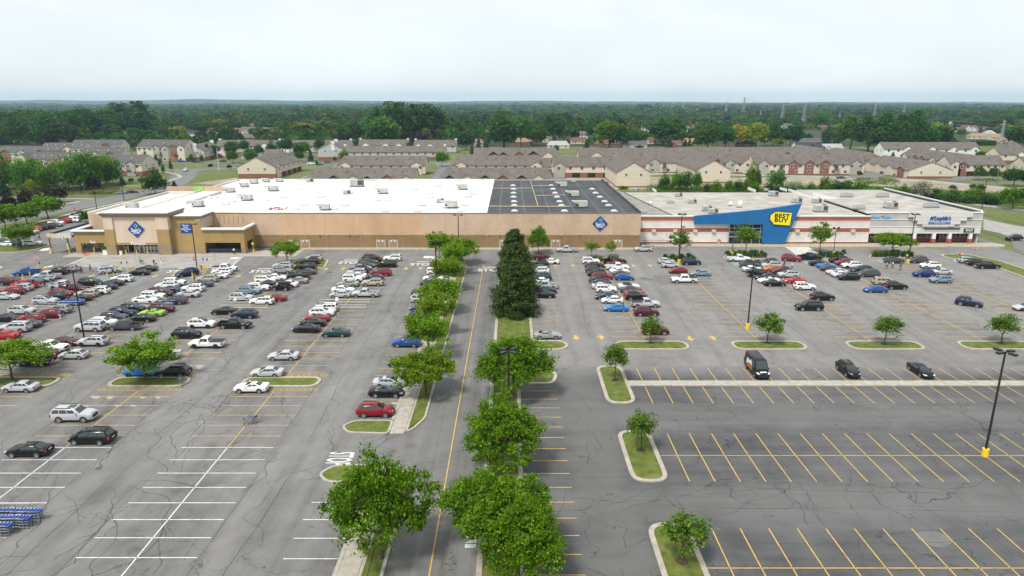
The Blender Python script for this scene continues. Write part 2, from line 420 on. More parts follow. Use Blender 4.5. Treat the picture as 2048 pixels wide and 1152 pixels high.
ks = MB(); lawn = MB(); mul = MB()
def island(pts, r=1.2, kw=.5, fill=GRASS, h=.16):
    o = rounded(pts, r); i = inset(o, kw)
    ks.ring(o, i, 0, h, CONC); (mul if fill is MULCH else lawn).poly(i, h-.03, fill)
island([(-3.1,104.9),(8.3,104.9),(9.7,107.2),(8.4,109.5),(3.7,109.5),(3.7,166),(0.3,168.5),(-3.1,166)], 1.2)
island([(-3.1,15),(1.2,15),(1.2,91),(6.0,91),(6.9,94.3),(5.6,97.6),(-1.6,97.6),(-3.1,95)], 1.3)
for x0, x1, y0, y1 in ((12.75,16.8,84.3,98.0),(12.8,16.9,64.7,76.6),(12.8,16.9,40,57.4)): island(rect(x0,x1,y0,y1), 2.0)
for x0, x1 in ((17.3,29.4),(36.6,48.9),(55.8,68.3),(74.6,87)): island(rect(x0,x1,105.0,109.3), 2.1)
for xc in (-33.4,-52.45,-71.5,-90.6): island(rect(xc-5.7,xc+5.7,89.9,93.6), 1.8)
# nose islands and grass strip along the walk
island([(-21.4,77.7),(-20.2,75.9),(-15.0,75.6),(-15.0,79.4),(-20,79.4)], .9, .3); island([(-13.15,76.0),(-12.2,76.8),(-11,80.0),(-11,161),(-13.15,161)], .8, .3)
island([(-21.2,66.4),(-19.8,64.6),(-15.0,64.6),(-15.0,68.3),(-19.8,68.3)], .9, .3); island([(-13.15,15),(-11,15),(-11,64.5),(-11.9,67),(-13.15,68)], .8, .3)
ks.box(-15.35,-14.97,79.5,160,0,.15,CONC); ks.box(-15.35,-14.97,15,64.5,0,.15,CONC)
# far end islands
for px in ([(580,529),(592,522),(640,519),(658,521),(650,537),(600,537)],): island(pxp(*px), .8)
island([(112.6,174.8),(116,170),(118.5,165),(118.5,15),(124.6,15),(124.6,170),(121,177.8),(114.5,178.2)], 1.8)
for px in ([(1172,526),(1180,516.5),(1246,516.5),(1250,526)],[(1313,526),(1318,516),(1390,515),(1398,526)],[(1445,517.5),(1455,507.5),(1532,507.5),(1540,518)],[(1596,518),(1602,507.5),(1690,507.5),(1694,517.5)],[(1736,516),(1743,507),(1828,507),(1832,516)]):
    island(pxp(*px), 1.0, .4, MULCH)
island(pxp((-40,506),(-40,492),(30,492),(102,486.5),(98,492),(70,501),(35,505.5)), 1.0)
island(pxp((-40,545),(-40,532),(2,532.5),(7,536),(0,540)), .8)
struct('kerb', ks)
lw = lawn
for px in ([(-60,480),(-60,468),(30,448),(120,428),(255,400),(262,402),(200,420),(172,427),(120,438),(60,453),(0,468)],
           [(1966,429),(2070,431),(2070,453),(1985,436)],[(1965,463),(1985,469),(2070,503),(2070,493),(2000,469),(1967,461)],
           [(1765,392),(2070,409),(2070,421),(1930,404)],[(390,366),(395,352),(480,345),(485,353)],[(255,380),(290,376),(300,372),(330,362),(250,368)],
           [(1890,291),(2070,292),(2070,304),(1900,303)],[(1578,253),(1640,253),(1640,258),(1578,258)]):
    lw.poly(pxp(*px), -.015, GRASS)
o = lawn.build('lawn'); o['kind'] = 'structure'
o = mul.build('planting_bed'); o['kind'] = 'structure'

mk = MB(); ZM = .008
def lines_y(xa, xb, ys, m, w=.11):
    for y in ys: mk.box(xa, xb, y-w/2, y+w/2, 0, ZM, m) if False else mk.poly(rect(xa,xb,y-w/2,y+w/2), ZM, m)
def lines_x(xs, ya, yb, m, w=.11):
    for x in xs: mk.poly(rect(x-w/2,x+w/2,ya,yb), ZM, m)
def grid(y0, pitch, a, b): 
    k0 = math.ceil((a-y0)/pitch); return [y0+pitch*k for k in range(k0, int((b-y0)/pitch)+1)]
ROWX = {'B':-33.4,'C':-52.45,'D':-71.5,'E':-90.6,'F':-109.6}
for r, top in (('B',171),('C',163),('D',160),('E',156),('F',150)):
    x = ROWX[r]
    for a, b in ((18,90.5),(93.2,top)):
        for y in grid(72.4,2.87,a,b):
            if 89<y<94.5: continue
            lines_y(x-5.4, x+5.4, [y], WHT if y < 72.6 else YEL)
    lines_x([x], 15, 72.4, WHT, .12); lines_x([x], 72.4, 89.2, YEL, .12); lines_x([x], 94.3, top, YEL, .12)
    # ladder borders round the end islands
    for ya, yb in ((88.85,89.45),(94.05,94.65)):
        lines_y(x-5.9, x+5.9, [ya,yb], YEL, .1); lines_x(np.linspace(x-5.9,x+5.9,15), ya, yb, YEL, .08)
lines_y(-20.3, -15.4, grid(79.9,2.87,80,165), YEL); lines_y(-20.3,-15.4, grid(61,2.95,18,62), WHT)
lines_y(3.75, 8.86, grid(114.8,2.8,113,164), YEL); lines_y(1.25, 6.3, grid(88.7,-2.765,20,20) or [88.7-2.765*k for k in range(25)], YEL)
for x, top in ((22.75,170),(41.9,170),(61,172),(80.2,172),(98.6,172)):
    lines_y(x-5.35, x+5.35, [y for y in grid(111.6,2.78,111,top)], YEL); lines_x([x], 109.6, top, YEL, .12)
lines_y(113.2,118.4, grid(111.6,2.78,100,165), YEL)
xs = [18.98+2.713*k for k in range(41)]
lines_x(xs, 92.3, 97.2, YEL); lines_x(xs, 84.6, 90.2, YEL); lines_x(xs, 64.9, 75.9, YEL); lines_x(xs, 44.5, 56.6, YEL)
lines_y(17.0, 140, [70.5, 50.9], YEL, .11)
lines_x([-7.1], 15, 166.5, YEL, .13)
# hatches in pale blue
def hatch(px, m=BLU, n=7, w=.13):
    a, b, c, d = [Vector(q) for q in pxp(*px)]
    for p, q in ((a,b),(b,c),(c,d),(d,a)): mk.strip([p,q], w, ZM, m)
    for k in range(1, n):
        t = k/n; mk.strip([a.lerp(b,t), d.lerp(c,max(0,t-.12))], w, ZM+.001, m)
for q in ([(20,566),(46,556),(62,557),(38,566)],[(66,545),(72,536),(80,537),(76,546)],[(185,561),(206,551),(226,556),(206,564)],[(231,550),(243,536),(262,538),(270,551)],
          [(303,544),(310,536),(325,536),(319,544)],[(372,570),(394,541),(418,534),(390,567)],[(411,574),(431,565),(437,568),(419,575)],[(243,568),(272,552),(293,554),(266,568)],[(143,543),(148,537),(156,537),(152,545)],[(462,540),(474,535),(481,536),(470,542)],
          [(1462,525),(1484,525),(1492,531),(1470,531)],[(1503,519),(1530,517),(1545,523),(1512,524)],[(1607,519),(1640,521),(1648,526),(1612,527)],[(1752,519),(1772,519),(1778,525),(1762,525)],[(1905,519),(1925,519),(1928,525),(1912,525)],[(1652,516),(1668,516),(1672,521),(1655,521)]): hatch(q)
a, b, c, d = [Vector(q) for q in pxp((1571,494.6),(1618,494.6),(1640,508),(1595,511.5))]
for k in range(11): mk.strip([a.lerp(d,k/10), b.lerp(c,k/10)], .75, ZM, WHT)
for p, q, w in (((125,534),(175,512.6),.25),((487,511.6),(459,537),.25),((688,520),(717,520),.5),((516,537),(547,537),.5),((834,523.5),(860,523.5),.5),((966,534.5),(997,534.5),.5),((358,537),(388,537),.4),((1917,505),(1936,511),.4),((1988,494),(2010,494),.3)):
    mk.strip(pxp(p,q), w, ZM, WHT)
for q in ([(463,515),(480,514),(474,518),(458,518)],[(849,512),(871,513),(868,517),(846,516)],[(988,533),(1003,533),(1003,536),(988,536)],[(88,534),(108,530),(104,533),(84,537)],[(86,497),(100,495),(96,501),(78,502)]):
    mk.poly(pxp(*q), ZM, WHT)
for q in ([(180,792),(202,792),(196,798),(187,798)],[(216,792),(230,792),(222,798),(213,798)],[(280,794),(292,794),(288,797),(281,797)],[(313,794),(323,794),(319,797),(312,797)],[(168,810),(178,810),(176,813),(166,813)],[(230,810),(244,810),(240,813),(230,813)],[(262,810),(275,810),(271,813),(261,813)],[(392,730),(408,730),(401,738),(394,738)],[(758,804),(768,804),(764,808),(756,808)],[(782,804),(798,804),(794,809),(785,809)]):
    mk.poly(pxp(*q), ZM+.002, CONC)
mk.poly(rect(-4.3,-3.25,53.7,54.25),ZM,WHT); mk.poly(rect(-4.3,-3.25,54.4,54.95),ZM,WHT); mk.poly(rect(-4.3,-3.25,55.1,55.6),ZM,WHT)
# arrows
def arrow(px, py, down, L=2.2):
    x, y = G(px, py); s = -1 if down else 1
    pts = [(-.25,-1.1),(.25,-1.1),(.25,.1),(.75,.0),(0,1.25),(-.75,.0),(-.25,.1)]
    mk.poly([(x+p[0]*1.1, y+s*p[1]) for p in pts], ZM, YEL)
for px, py, d in ((1267,531,1),(1300,531,0),(1111,531,1),(1146,531,0),(1380.5,677,1),(1426,676,0),(1152,675,1),(1202,674.5,0),(477,552,1),(512,551.5,0),(652,537.8,1),(687,537.3,0),(812,537,1),(841,536.5,0),(20,553,1),(183,552,0),(311,552,1),(347,550.5,0)): arrow(px,py,d)
struct('road_markings', mk)
def road_text(s, px, py, size, rz=0, sx=1.0, m=WHT):
    x, y = G(px,py); o = text(s, m, size, (x,y,ZM+.001), (0,0,R(rz)), None, 'road_lettering', sx, .05, 0); o['kind'] = 'structure'
for px, py in ((701,525.5),(525,543),(845,529),(981,540.3),(361,543)): road_text('STOP', px, py, 3.6, 0, .72)
road_text('STOP', 677, 917, 4.0, -90, .31)

# sealed and open cracks, patches
cr = MB()
def crack(x, y, ang, L, w, wob=.28, step=.55, back=.04):
    pts = [(x,y)]; a = ang; n = int(L/step); ws = []
    for i in range(n):
        a += random.gauss(0, wob) - (a-ang)*.25
        x += math.cos(a)*step; y += math.sin(a)*step; pts.append((x,y))
    ws = [w*(.55+.6*random.random())*(1 if i < n*.8 else .6) for i in range(len(pts))]
    cr.strip(pts, [q*.78 for q in ws], .0055, SEAL); return pts
def field(x0,x1,y0,y1,n,dirs,w,Lr):
    for _ in range(n):
        x, y = random.uniform(x0,x1), y0+(y1-y0)*random.random()**1.4
        p = crack(x, y, random.choice(dirs)+random.gauss(0,.22), random.uniform(*Lr), w*random.uniform(.6,1.3))
        if random.random() < .5 and len(p) > 6:
            q = random.choice(p[2:-2]); crack(q[0], q[1], random.uniform(0,6.28), random.uniform(*Lr)*.4, w*.7)
H, V = 0.0, math.pi/2
field(-60,-15,46,92,85,[V,V,V,H,2.3,.7],.085,(4,16)); field(-75,-15,92,168,110,[V,V,H,2.2],.09,(5,18)); field(-125,-72,95,160,40,[V,H],.10,(5,16))
field(4,118,110,178,120,[V,V,H,.8],.085,(5,18)); field(2,75,44,98,70,[H,H,V,V,2.4],.075,(4,16)); field(-10.5,-3.6,48,160,14,[H],.06,(2,6)); field(8,12.5,48,100,12,[V,2.2,.6],.08,(4,10))
for x in (-38.9,-28.1,-47.0,-57.9,-43,-24.5): 
    for y0 in (47,75,105,135): crack(x+random.uniform(-.4,.4), y0, V, random.uniform(18,28), .09, .03, 1.2)
for y in (64.2,75.0,76.6,79.5,60.0,54.3,83.6): 
    crack(random.uniform(17,25), y, 0, random.uniform(30,60), .07, .025, 1.3)
    crack(random.uniform(50,60), y+random.uniform(-.4,.4), 0, random.uniform(20,40), .06, .03, 1.3)
for x in (13.5,31.5,50.5,70.3,90): crack(x, 112, V, random.uniform(30,55), .10, .03, 1.3)
struct('pavement_cracks', cr)
pt = MB()
def blob(px,py,rx,ry,m,n=18,j=.12):
    x,y = G(px,py); pt.poly([(x+rx*(1+random.uniform(-j,j))*math.cos(t), y+ry*(1+random.uniform(-j,j))*math.sin(t)) for t in np.linspace(0,2*math.pi,n,endpoint=False)], .0035, m)
blob(597.5,590.5,1.0,3.0,PATCHM); blob(612,576,.6,1.4,PATCHM); blob(659,544.5,.7,.6,SEAL); blob(1700+95,546.5,1.0,.9,PATCHM)
pt.poly(pxp((1277,555),(1289,553.5),(1308,558),(1309,561),(1285,561.5)), .0035, PATCHM)
pt.poly(pxp((1308,550.5),(1418,550.5),(1427,556),(1400,570),(1322,570),(1309,561)), .003, ASPH_F)
CALE = flat_noise('bleached_asphalt', (.125,.125,.12), (.16,.155,.15), .9)
blob(1868,1077,1.6,1.2,CALE); blob(1300,880+160,0.1,0.1,CALE)
struct('pavement_patches', pt)
STAINM = mat('joint_sealant', (.43,.31,.225), .9)
# ---------------------------------------------------------------- the big tan warehouse store
YW = 186.3; HW = P(700,427,YW)[1]
def X_(px, py, Y): return P(px,py,Y)[0]
def Z_(py, Y): return P(1024,py,Y)[1]
ws = thing('warehouse_store', 'long tan block warehouse store with white and black flat roof and cream entrance portal', 'store', (-35,186.3,0))
def W(mb, name, parent, smooth=None, **k):
    o = mb.build(name, parent, smooth, **k)
    p = parent
    off = Vector((0,0,0))
    while p is not None: off += Vector(p.location); p = p.parent
    o.location = -off; return o
XL, XR, YB = -107.6, 35.5, 270.0
ZB = Z_(469.8, YW)
m = MB()
# body sides and back, then the front in painted panels
secs = [(XL, X_(563,470,YW), W_PINK, W_BRN), (X_(563,470,YW), X_(846,470,YW), W_TAN, W_BRN), (X_(846,470,YW), XR, W_PINK, W_BRN)]
for a, b, up, lo in secs:
    m.box(a, b, YW, YW+.4, ZB, HW, up); m.box(a, b, YW-.02, YW+.4, 0, ZB, lo)
m.box(XL, XL+.4, YW+.4, YB, 0, HW, W_PINK); m.box(XR-.4, XR, YW+.4, YB, 0, HW, W_PINK); m.box(XL+.4, XR-.4, YB-.4, YB, 0, HW, W_PINK)
m.box(-116.6, -116.2, YW, 231.4, 0, HW-.05, W_PINK); m.box(-116.2, XL, 231.0, 231.4, 0, HW-.05, W_PINK); m.box(-116.2, XL, YW, YW+.4, 0, HW-.05, W_PINK)
# rear yard wall
m.box(X_(335,389,236), X_(452,389,236), 236, 236.4, 0, Z_(373,236), W_PINK)
for p in (505,535,607,651,720,752,803,891,930,973,1022,1074,1130,1180,1228):
    x = X_(p,450,YW); m.box(x-.03,x+.03,YW-.028,YW-.021,.2,HW-.1,STAINM)
wall = W(m, 'wall', ws)
for p in (640,700,880,1000,1160):
    jm = MB(); x = X_(p,470,YW); jm.box(x-.09,x+.09,YW-.16,YW-.021,ZB-.8,ZB-.05,HVACD); W(jm,'scupper',ws)
m = MB(); XS = -6.9
m.box(XL+.4, XS, YW+.4, YB-.4, HW-.5, HW-.12, ROOFW); m.box(-116.2, XL, YW+.4, 231.0, HW-.7, HW-.25, ROOFW)
for x0,x1,y0,y1 in ((-116.6,XL,231.0,231.45),(-116.65,-116.2,YW,231.0),(XL-.02,XL+.4,231.0,YB),(XL,XS,YB-.42,YB+.03)): m.box(x0,x1,y0,y1,HW-.05,HW+.45,ROOFW)
m.box(XL+9,XL+9.4,205,231,HW-.12,HW+.5,ROOFW)
roofw = W(m, 'white_roof', ws)
m = MB(); m.box(XS, XR-.4, YW+.4, YB-.4, HW-.5, HW-.1, ROOFK); m.box(XR-.42,XR+.02,YW+.3,YB,HW-.05,HW+.5,ROOFK)
m.box(XS, XR, YB-.42, YB+.03, HW-.05, HW+.2, HVACM)
roofk = W(m, 'black_roof', ws)
m = MB(); m.box(XL,XS,YW-.08,YW+.45,HW,HW+.14,COPING); m.box(XS,XR+.05,YW-.08,YW+.45,HW,HW+.14,COPING)
W(m, 'coping', ws)
def skylight(px, py, w, d, roof, hz=HW-.1):
    x, y = G(px, py, hz); s = MB()
    SK = SKYL if roof is roofk else SKYD; s.box(x-w/2,x+w/2,y-d/2,y+d/2,hz,hz+.22,HVACM if roof is roofk else METAL)
    n = 7
    vs = [(x-w/2+.1,y-d/2+.1,hz+.22),(x+w/2-.1,y-d/2+.1,hz+.22),(x+w/2-.1,y+d/2-.1,hz+.22),(x-w/2+.1,y+d/2-.1,hz+.22),(x-w/4,y-d/5,hz+.55),(x+w/4,y-d/5,hz+.55),(x+w/4,y+d/5,hz+.55),(x-w/4,y+d/5,hz+.55)]
    s.add(vs, [(0,1,5,4),(1,2,6,5),(2,3,7,6),(3,0,4,7),(4,5,6,7)], SK)
    W(s, 'skylight', roof)
SKYL = mat('skylight_dome', (.52,.53,.54), .3); SKYD = mat('skylight_grey', (.50,.54,.58), .25)
for x, y in ((1026,372),(1027,379),(1027,387),(1027,395),(1028,404),(1028.5,412),(1029,423),(1102,372),(1106,379),(1110,387),(1114,395),(1119,404),(1123,412),(1129,423),(1184,379),(1191,387),(1199.5,395),(1209,404),(1217,412),(1228,423)):
    skylight(x, y, 1.95, 1.3, roofk)
for x, y in ((1026-150,372),(1000-54,388),(860,388),(937,394),(863,396),(845,411),(930,411),(836,423),(923,423),(770,423),(755,401),(778,402),(640,395),(645,394),(568,395),(470,396),(465,404),(452,409),(530,402),(610,411),(690,411),(591,419),(668,419),(430,396),(420,396),(700,386),(600,380),(830,380),(750,372)):
    skylight(x, y, 2.0, 1.3, roofw, HW-.12)
for a, b in (((979,413.5),(1140,414)),((986,377.5),(1064,377)),((1061,363),(1076,413)),((1066,372.5),(1106,372)),((1072,392),(1130,391))):
    pm = MB(); x0,y0 = G(*a,HW); x1,y1 = G(*b,HW); pm.tube((x0,y0,HW+.15),(x1,y1,HW+.15),.13,.13,mat('gas_pipe',(.48,.40,.22),.5),6); W(pm,'gas_pipe',roofk)
# doors along the front
def service_door(px):
    x = X_(px,496,YW); zt = Z_(481,YW); d = MB(); w = 1.05
    d.box(x-w-.22,x-w,YW-.06,YW,.14,zt+.2,HVACM); d.box(x+w,x+w+.22,YW-.06,YW,.14,zt+.2,HVACM); d.box(x-w,x+w,YW-.06,YW,zt,zt+.2,HVACM)
    d.box(x-w,x-.02,YW-.035,YW-.005,.14,zt,DOORB); d.box(x+.02,x+w,YW-.035,YW-.005,.14,zt,DOORB)
    for s in (-.52,.52): d.box(x+s-.2,x+s+.2,YW-.045,YW-.035,1.75,2.1,WHITEP)
    W(d, 'service_door', ws)
for p in (587,611.5,762,787,1008,1111,1235): service_door(p)
for p in (574,655,714,850,915,975,1122,1270): 
    l = MB(); x = X_(p,471,YW); l.box(x-.16,x+.16,YW-.3,YW,ZB-.15,ZB+.25,HVACM); W(l,'wall_light',ws)

# ---- entrance portal
YP = 177.2; xa, xb = -107.3, -90.3; HP = Z_(428,YP)
po = MB()
z1, z2 = Z_(459,YP), Z_(489,YP); xi0, xi1 = X_(233,500,YP)+.0, X_(318,500,YP)
zrec = Z_(486,YP)
po.box(xa, xi0, YP, YP+9.1, z1, HP, W_CRM); po.box(xa, xi0, YP, YP+9.1, z2, z1, W_OCH); po.box(xa-.06, xi0+.03, YP-.08, YP+9.1, 0, z2, W_STN)
po.box(xi1, xb, YP, YP+9.1, z1, HP, W_CRM); po.box(xi1, xb, YP, YP+9.1, z2, z1, W_OCH); po.box(xi1-.03, xb+.06, YP-.08, YP+9.1, 0, z2, W_STN)
po.box(xi0, xi1, YP+.35, YP+9.1, zrec, HP, W_CRM); po.box(xi0, xi1, YP+.25, YP+9.1, z2-.15, zrec, W_OCH)
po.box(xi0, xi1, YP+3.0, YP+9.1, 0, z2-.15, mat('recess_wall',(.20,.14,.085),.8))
W(po, 'entrance_portal', ws)
cm = MB()
for k, (dz, e) in enumerate(((0,.15),(.3,.38),(.62,.55))): cm.box(xa-e, xb+e, YP-e, YP+9.1, HP-.72+dz, HP-.44+dz+.02*k, W_STN if k < 2 else COPING)
W(cm, 'cornice', ws)
pr = MB(); pr.box(xa, xb, YP, YP+9.1, HP+.22, HP+.24, ROOFW); W(pr, 'portal_roof', ws)
def glass_front(x0, x1, y, z0, z1, cols, rows, parent, name, fm=METAL, gl=GLASS, w=.09):
    d = MB(); d.box(x0,x1,y+.02,y+.06,z0,z1,gl)
    for c in cols: d.box(c-w/2,c+w/2,y-.05,y+.02,z0,z1,fm)
    for r in rows: d.box(x0,x1,y-.045,y+.015,r-w/2,r+w/2,fm)
    return W(d, name, parent)
ye = YP+2.9; zt = z2-.25
def xe(p): return X_(p,505,ye)
x0, x1 = xe(250), xe(280)
glass_front(x0,x1,ye,0.05,zt,[x0,xe(258),xe(270.5),x1],[.15,1.0,1.5,2.75,zt-.05],ws,'sliding_door',FRAMEW,GLASS,.22)
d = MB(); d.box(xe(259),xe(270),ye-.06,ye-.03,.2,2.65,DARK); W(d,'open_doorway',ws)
x0, x1 = xe(289), xe(317)
glass_front(x0,x1,ye,0.05,zt,[x0,xe(295.5),xe(303),xe(310),x1],[.15,1.0,1.5,2.75,zt-.05],ws,'sliding_door',FRAMEW,GLASS,.22)
d = MB(); d.box(xe(280.5),xe(287),ye-.08,ye-.03,1.5,2.9,WHITEP); d.box(xe(281),xe(286.5),ye-.1,ye-.08,1.6,2.0,SBLUE); W(d,'notice_board',ws)
# ---- ochre block
YO = 178.8; xo1 = X_(405,470,YO); HO = Z_(433,YO); ob = MB(); zs = Z_(499,YO)
ob.box(xb, xo1, YO, YW, zs, HO, W_OCH); ob.box(xb+.06, xo1+.05, YO-.06, YW, 0, zs, W_STN)
W(ob,'ochre_block',ws)
up = MB(); up.box(xo1,xo1+.06,YO+.3,YW-.1,HO-3.4,HO-.6,W_CRM); W(up,'side_panel',ws)
cm = MB(); cm.box(xb,xo1+.35,YO-.35,YW+.1,HO-.42,HO-.12,W_STN); cm.box(xb,xo1+.5,YO-.5,YW+.1,HO-.12,HO+.12,COPING); W(cm,'cornice',ws)
pr = MB(); pr.box(xb+.6,xo1,YO,YW+.1,HO+.12,HO+.14,ROOFW); W(pr,'portal_roof',ws)
# ---- cart bay
xc1 = X_(489,480,YO); HB = Z_(459.5,YO); ox0, ox1, oz = X_(411,495,YO), X_(482,495,YO), Z_(485.5,YO)
cb = MB()
cb.box(xo1,ox0,YO,YO+.5,0,HB,W_OCH); cb.box(ox1,xc1,YO,YO+.5,0,HB,W_OCH); cb.box(ox0,ox1,YO,YO+.5,oz,HB,W_OCH)
ya, yb2 = YO+1.6, YW-1.2
cb.box(xc1-.5,xc1,YO+.5,ya,0,HB,W_OCH); cb.box(xc1-.5,xc1,yb2,YW,0,HB,W_OCH); cb.box(xc1-.5,xc1,ya,yb2,oz,HB,W_OCH)
cb.box(ox1+.04,xc1+.04,YO-.05,YO-.0,0,1.5,W_STN); cb.box(xo1,ox0-.02,YO-.05,YO,0,1.5,W_STN)
W(cb,'cart_bay',ws)
cm = MB()
for a in ((xo1,xc1+.4,YO-.4,YO+.45),(xc1-.45,xc1+.4,YO+.45,YW)): cm.box(*a,HB-.25,HB+.05,W_STN); 
for a in ((xo1,xc1+.5,YO-.5,YO+.5),(xc1-.5,xc1+.5,YO+.5,YW)): cm.box(*a,HB+.05,HB+.5,COPW)
W(cm,'cornice',ws)
pr = MB(); pr.box(xo1,xc1-.5,YO+.5,YW,HB-1.6,HB-1.5,ROOFK); W(pr,'bay_roof',ws)
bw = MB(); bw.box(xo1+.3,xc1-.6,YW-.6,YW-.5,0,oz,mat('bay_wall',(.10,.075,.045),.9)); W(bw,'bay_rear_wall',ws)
# ---- exit vestibule and loading canopy
HE = Z_(463,YO); ex0 = X_(152,495,YO); e0, e1, ez = X_(163,497,YO), X_(209,497,YO), Z_(486,YO)
ev = MB(); ev.box(ex0,e0,YO,YO+.5,0,HE,W_OCH); ev.box(e1,xa-.1,YO,YO+.5,0,HE,W_OCH); ev.box(e0,e1,YO,YO+.5,ez,HE,W_OCH)
ev.box(ex0,ex0+.5,YO+.5,YO+2,0,HE,W_OCH); ev.box(ex0,ex0+.5,YO+2,YW+6,3.9,HE,W_OCH); ev.box(ex0-.03,e0+.02,YO-.05,YO,0,1.4,W_STN)
ev.box(ex0+.5,-107.6,YW+4.5,YW+5,0,HE,W_OCH)
W(ev,'exit_vestibule',ws)
cm = MB()
for a in ((ex0-.4,xa-.1,YO-.4,YO+.5),(ex0-.4,ex0+.5,YO+.5,YW+6)): cm.box(*a,HE-.3,HE+.02,COPING); 
for a in ((ex0-.5,xa-.1,YO-.5,YO+.5),(ex0-.5,ex0+.5,YO+.5,YW+6)): cm.box(*a,HE+.02,HE+.4,COPW)
W(cm,'cornice',ws)
pr = MB(); pr.box(ex0+.5,-107.4,YO+.5,YW+6,HE-.9,HE-.8,ROOFK); W(pr,'vestibule_roof',ws)
lc = thing('loading_canopy', 'flat grey loading canopy on yellow footed posts beside the exit of the tan store', 'canopy', (-121,179,0))
lx0, lx1, ly0, ly1 = X_(93,472,178.4), ex0-.52, 178.4, 203
hc0, hc1 = Z_(477,178.4), Z_(468,178.4)
f = MB(); f.box(lx0,lx1,ly0,ly0+.4,hc0,hc1,W_CRM); f.box(lx0,lx0+.4,ly0+.4,ly1,hc0,hc1,W_CRM); f.box(lx0,lx1,ly0-.03,ly0,hc0,hc0+.45,W_OCH); W(f,'fascia',lc)
f = MB(); f.box(lx0+.4,lx1,ly0+.4,ly1,hc0+.2,hc1-.35,flat_noise('grey_membrane',(.20,.23,.27),(.27,.30,.34),.3)); f.box(lx0+.38,lx0+.8,ly0+.4,ly1,hc1-.35,hc1+.12,ROOFK); W(f,'canopy_roof',lc)
for px, py in ((103,507),(138,497)):
    x, y = G(px,py); f = MB(); f.box(x-.15,x+.15,y-.15,y+.15,0,hc0+.2,mat('rusty_post',(.22,.14,.08),.7)); p = W(f,'post',lc)
    f = MB(); f.tube((x,y,0),(x,y,1.35),.42,.42,mat('pale_yellow',(.62,.55,.22),.6),12); W(f,'post_base',lc)
text('Loading Area', WHITEP, .95, Vector((X_(123,475,178.3)+121, -.68, Z_(474.2,178.4))), FACE, lc, ext=.02, off=.012)
# ---- signs on the warehouse store
def on(px,py,Y): x,z = P(px,py,Y); return Vector((x,Y,z))
def diamond(px, py, Y, r, label):
    c = on(px,py,Y); t = thing('store_sign', label, 'sign', c)
    q = MB(); q.slab([(0,-r),(r,0),(0,r),(-r,0)], -.22, -.02, SBLUE); q.build('sign_panel', t)
    q = MB(); e = r*.985; w = r*.035
    e = MB()
    s = r*.30; cy = r*.43
    def chev(pts, mt): e.slab(pts, -.26, -.225, mt)
    chev([(-s,cy),(0,cy+s),(0,cy+s*.45),(-s*.45,cy)], SCYAN); chev([(-s,cy),(-s*.45,cy),(0,cy-s*.45),(0,cy-s)], SCYAN)
    chev([(0,cy+s),(s,cy),(s*.45,cy),(0,cy+s*.45)], SGRN); chev([(0,cy-s),(0,cy-s*.45),(s*.45,cy),(s,cy)], SGRN)
    e.build('emblem', t)
    text("Sam's", WHITEP, r*.62, (0,-.24,-r*.10), FACE, t, sx=.86, off=.01*r, ext=.02)
    text("CLUB", WHITEP, r*.25, (0,-.24,-r*.43), FACE, t, sx=1.1, off=.012*r, ext=.02, spacing=1.15)
    return t
diamond(272.5,458.5,YP+.35,2.2,'blue diamond store sign on the cream panel above the entrance doors')
diamond(1200.2,447,YW,2.13,'blue diamond store sign high on the plain pinkish wall near the brick striped store')
t = thing('service_sign','square blue sign with four lines of white words on the ochre block by the entrance','sign',on(372,456.3,YO))
q = MB(); q.box(-1.42,1.42,-.12,-.01,-1.25,1.25,SBLUE); q.build('sign_panel',t)
for k, s in enumerate(('Pharmacy','Optics','Digital Photo','Tires')): text(s, WHITEP, .52, (0,-.13,.78-.5*k), FACE, t, ext=.01, off=.008, sx=.92)
t = thing('welcome_lettering','white word Welcome on the brown band over the entrance doors','sign',on(276,487.3,YP+.25)); text('Welcome',WHITEP,1.0,(0,-.04,0),FACE,t,ext=.03,off=.02)
t = thing('exit_lettering','white word Exit above the wide opening beside the loading canopy','sign',on(186,484.2,YO)); text('Exit',WHITEP,.9,(0,-.04,0),FACE,t,ext=.03,off=.02)
t = thing('address_number','small white street number near the top of the ochre block','sign',on(395.5,439.6,YO)); text('45600',WHITEP,.62,(0,-.04,0),FACE,t,ext=.02,off=.01)
# yellow roof-edge rail
t = thing('guard_rail','yellow hooked guard rail hanging over the roof edge of the tan store','railing',on(457,430,YW)); q = MB()
for k in range(7):
    x = X_(428+k*9.4*.99,430,YW)-t.location.x; q.tube((x,-.18,.75),(x,-.18,-2.0),.05,.05,YELP,5); q.tube((x,-.18,-2.0),(x,-.02,-2.0),.05,.05,YELP,5); q.tube((x,-.18,-1.1),(x,-.02,-1.1),.07,.07,YELP,5)
q.tube((X_(428,425,YW)-t.location.x,-.18,.75),(X_(486,425,YW)-t.location.x,-.18,.75),.04,.04,YELP,5)
q.build('rail',t); q = MB(); q.box(-1.6,1.6,1.2,2.4,-.4,.05,DARK); q.build('roof_hatch',t)

# ---------------------------------------------------------------- brick striped electronics store with blue wedge
YE = 191.8; zr = Z_(431,YE)
X0E, X1E, YBE = 35.5, X_(1736,480,YE), 245.0
es = thing('electronics_store','white block store with red brick stripes and a big blue wedge over its glass entrance','store',(70,YE,0))
m = MB()
for a, b, mt, dy in ((488,483.2,W_RED,.03),(483.2,464.8,W_WHT,0),(464.8,455.6,W_RED,.03),(455.6,442.2,W_WHT,0),(442.2,433,W_RED,.03)):
    m.box(X0E,X1E,YE-dy,YE+.4,max(0,Z_(a,YE)),Z_(b,YE),mt)
for zz in (483.2,464.8,455.6,442.2): m.box(X0E,X1E,YE-.09,YE-.032,Z_(zz,YE)-.09,Z_(zz,YE)+.09,COPW)
m.box(X0E,X0E+.4,YE+.4,YBE,0,zr-.3,W_WHT); m.box(X0E+.4,X1E,YBE-.4,YBE,0,zr-.3,W_WHT)
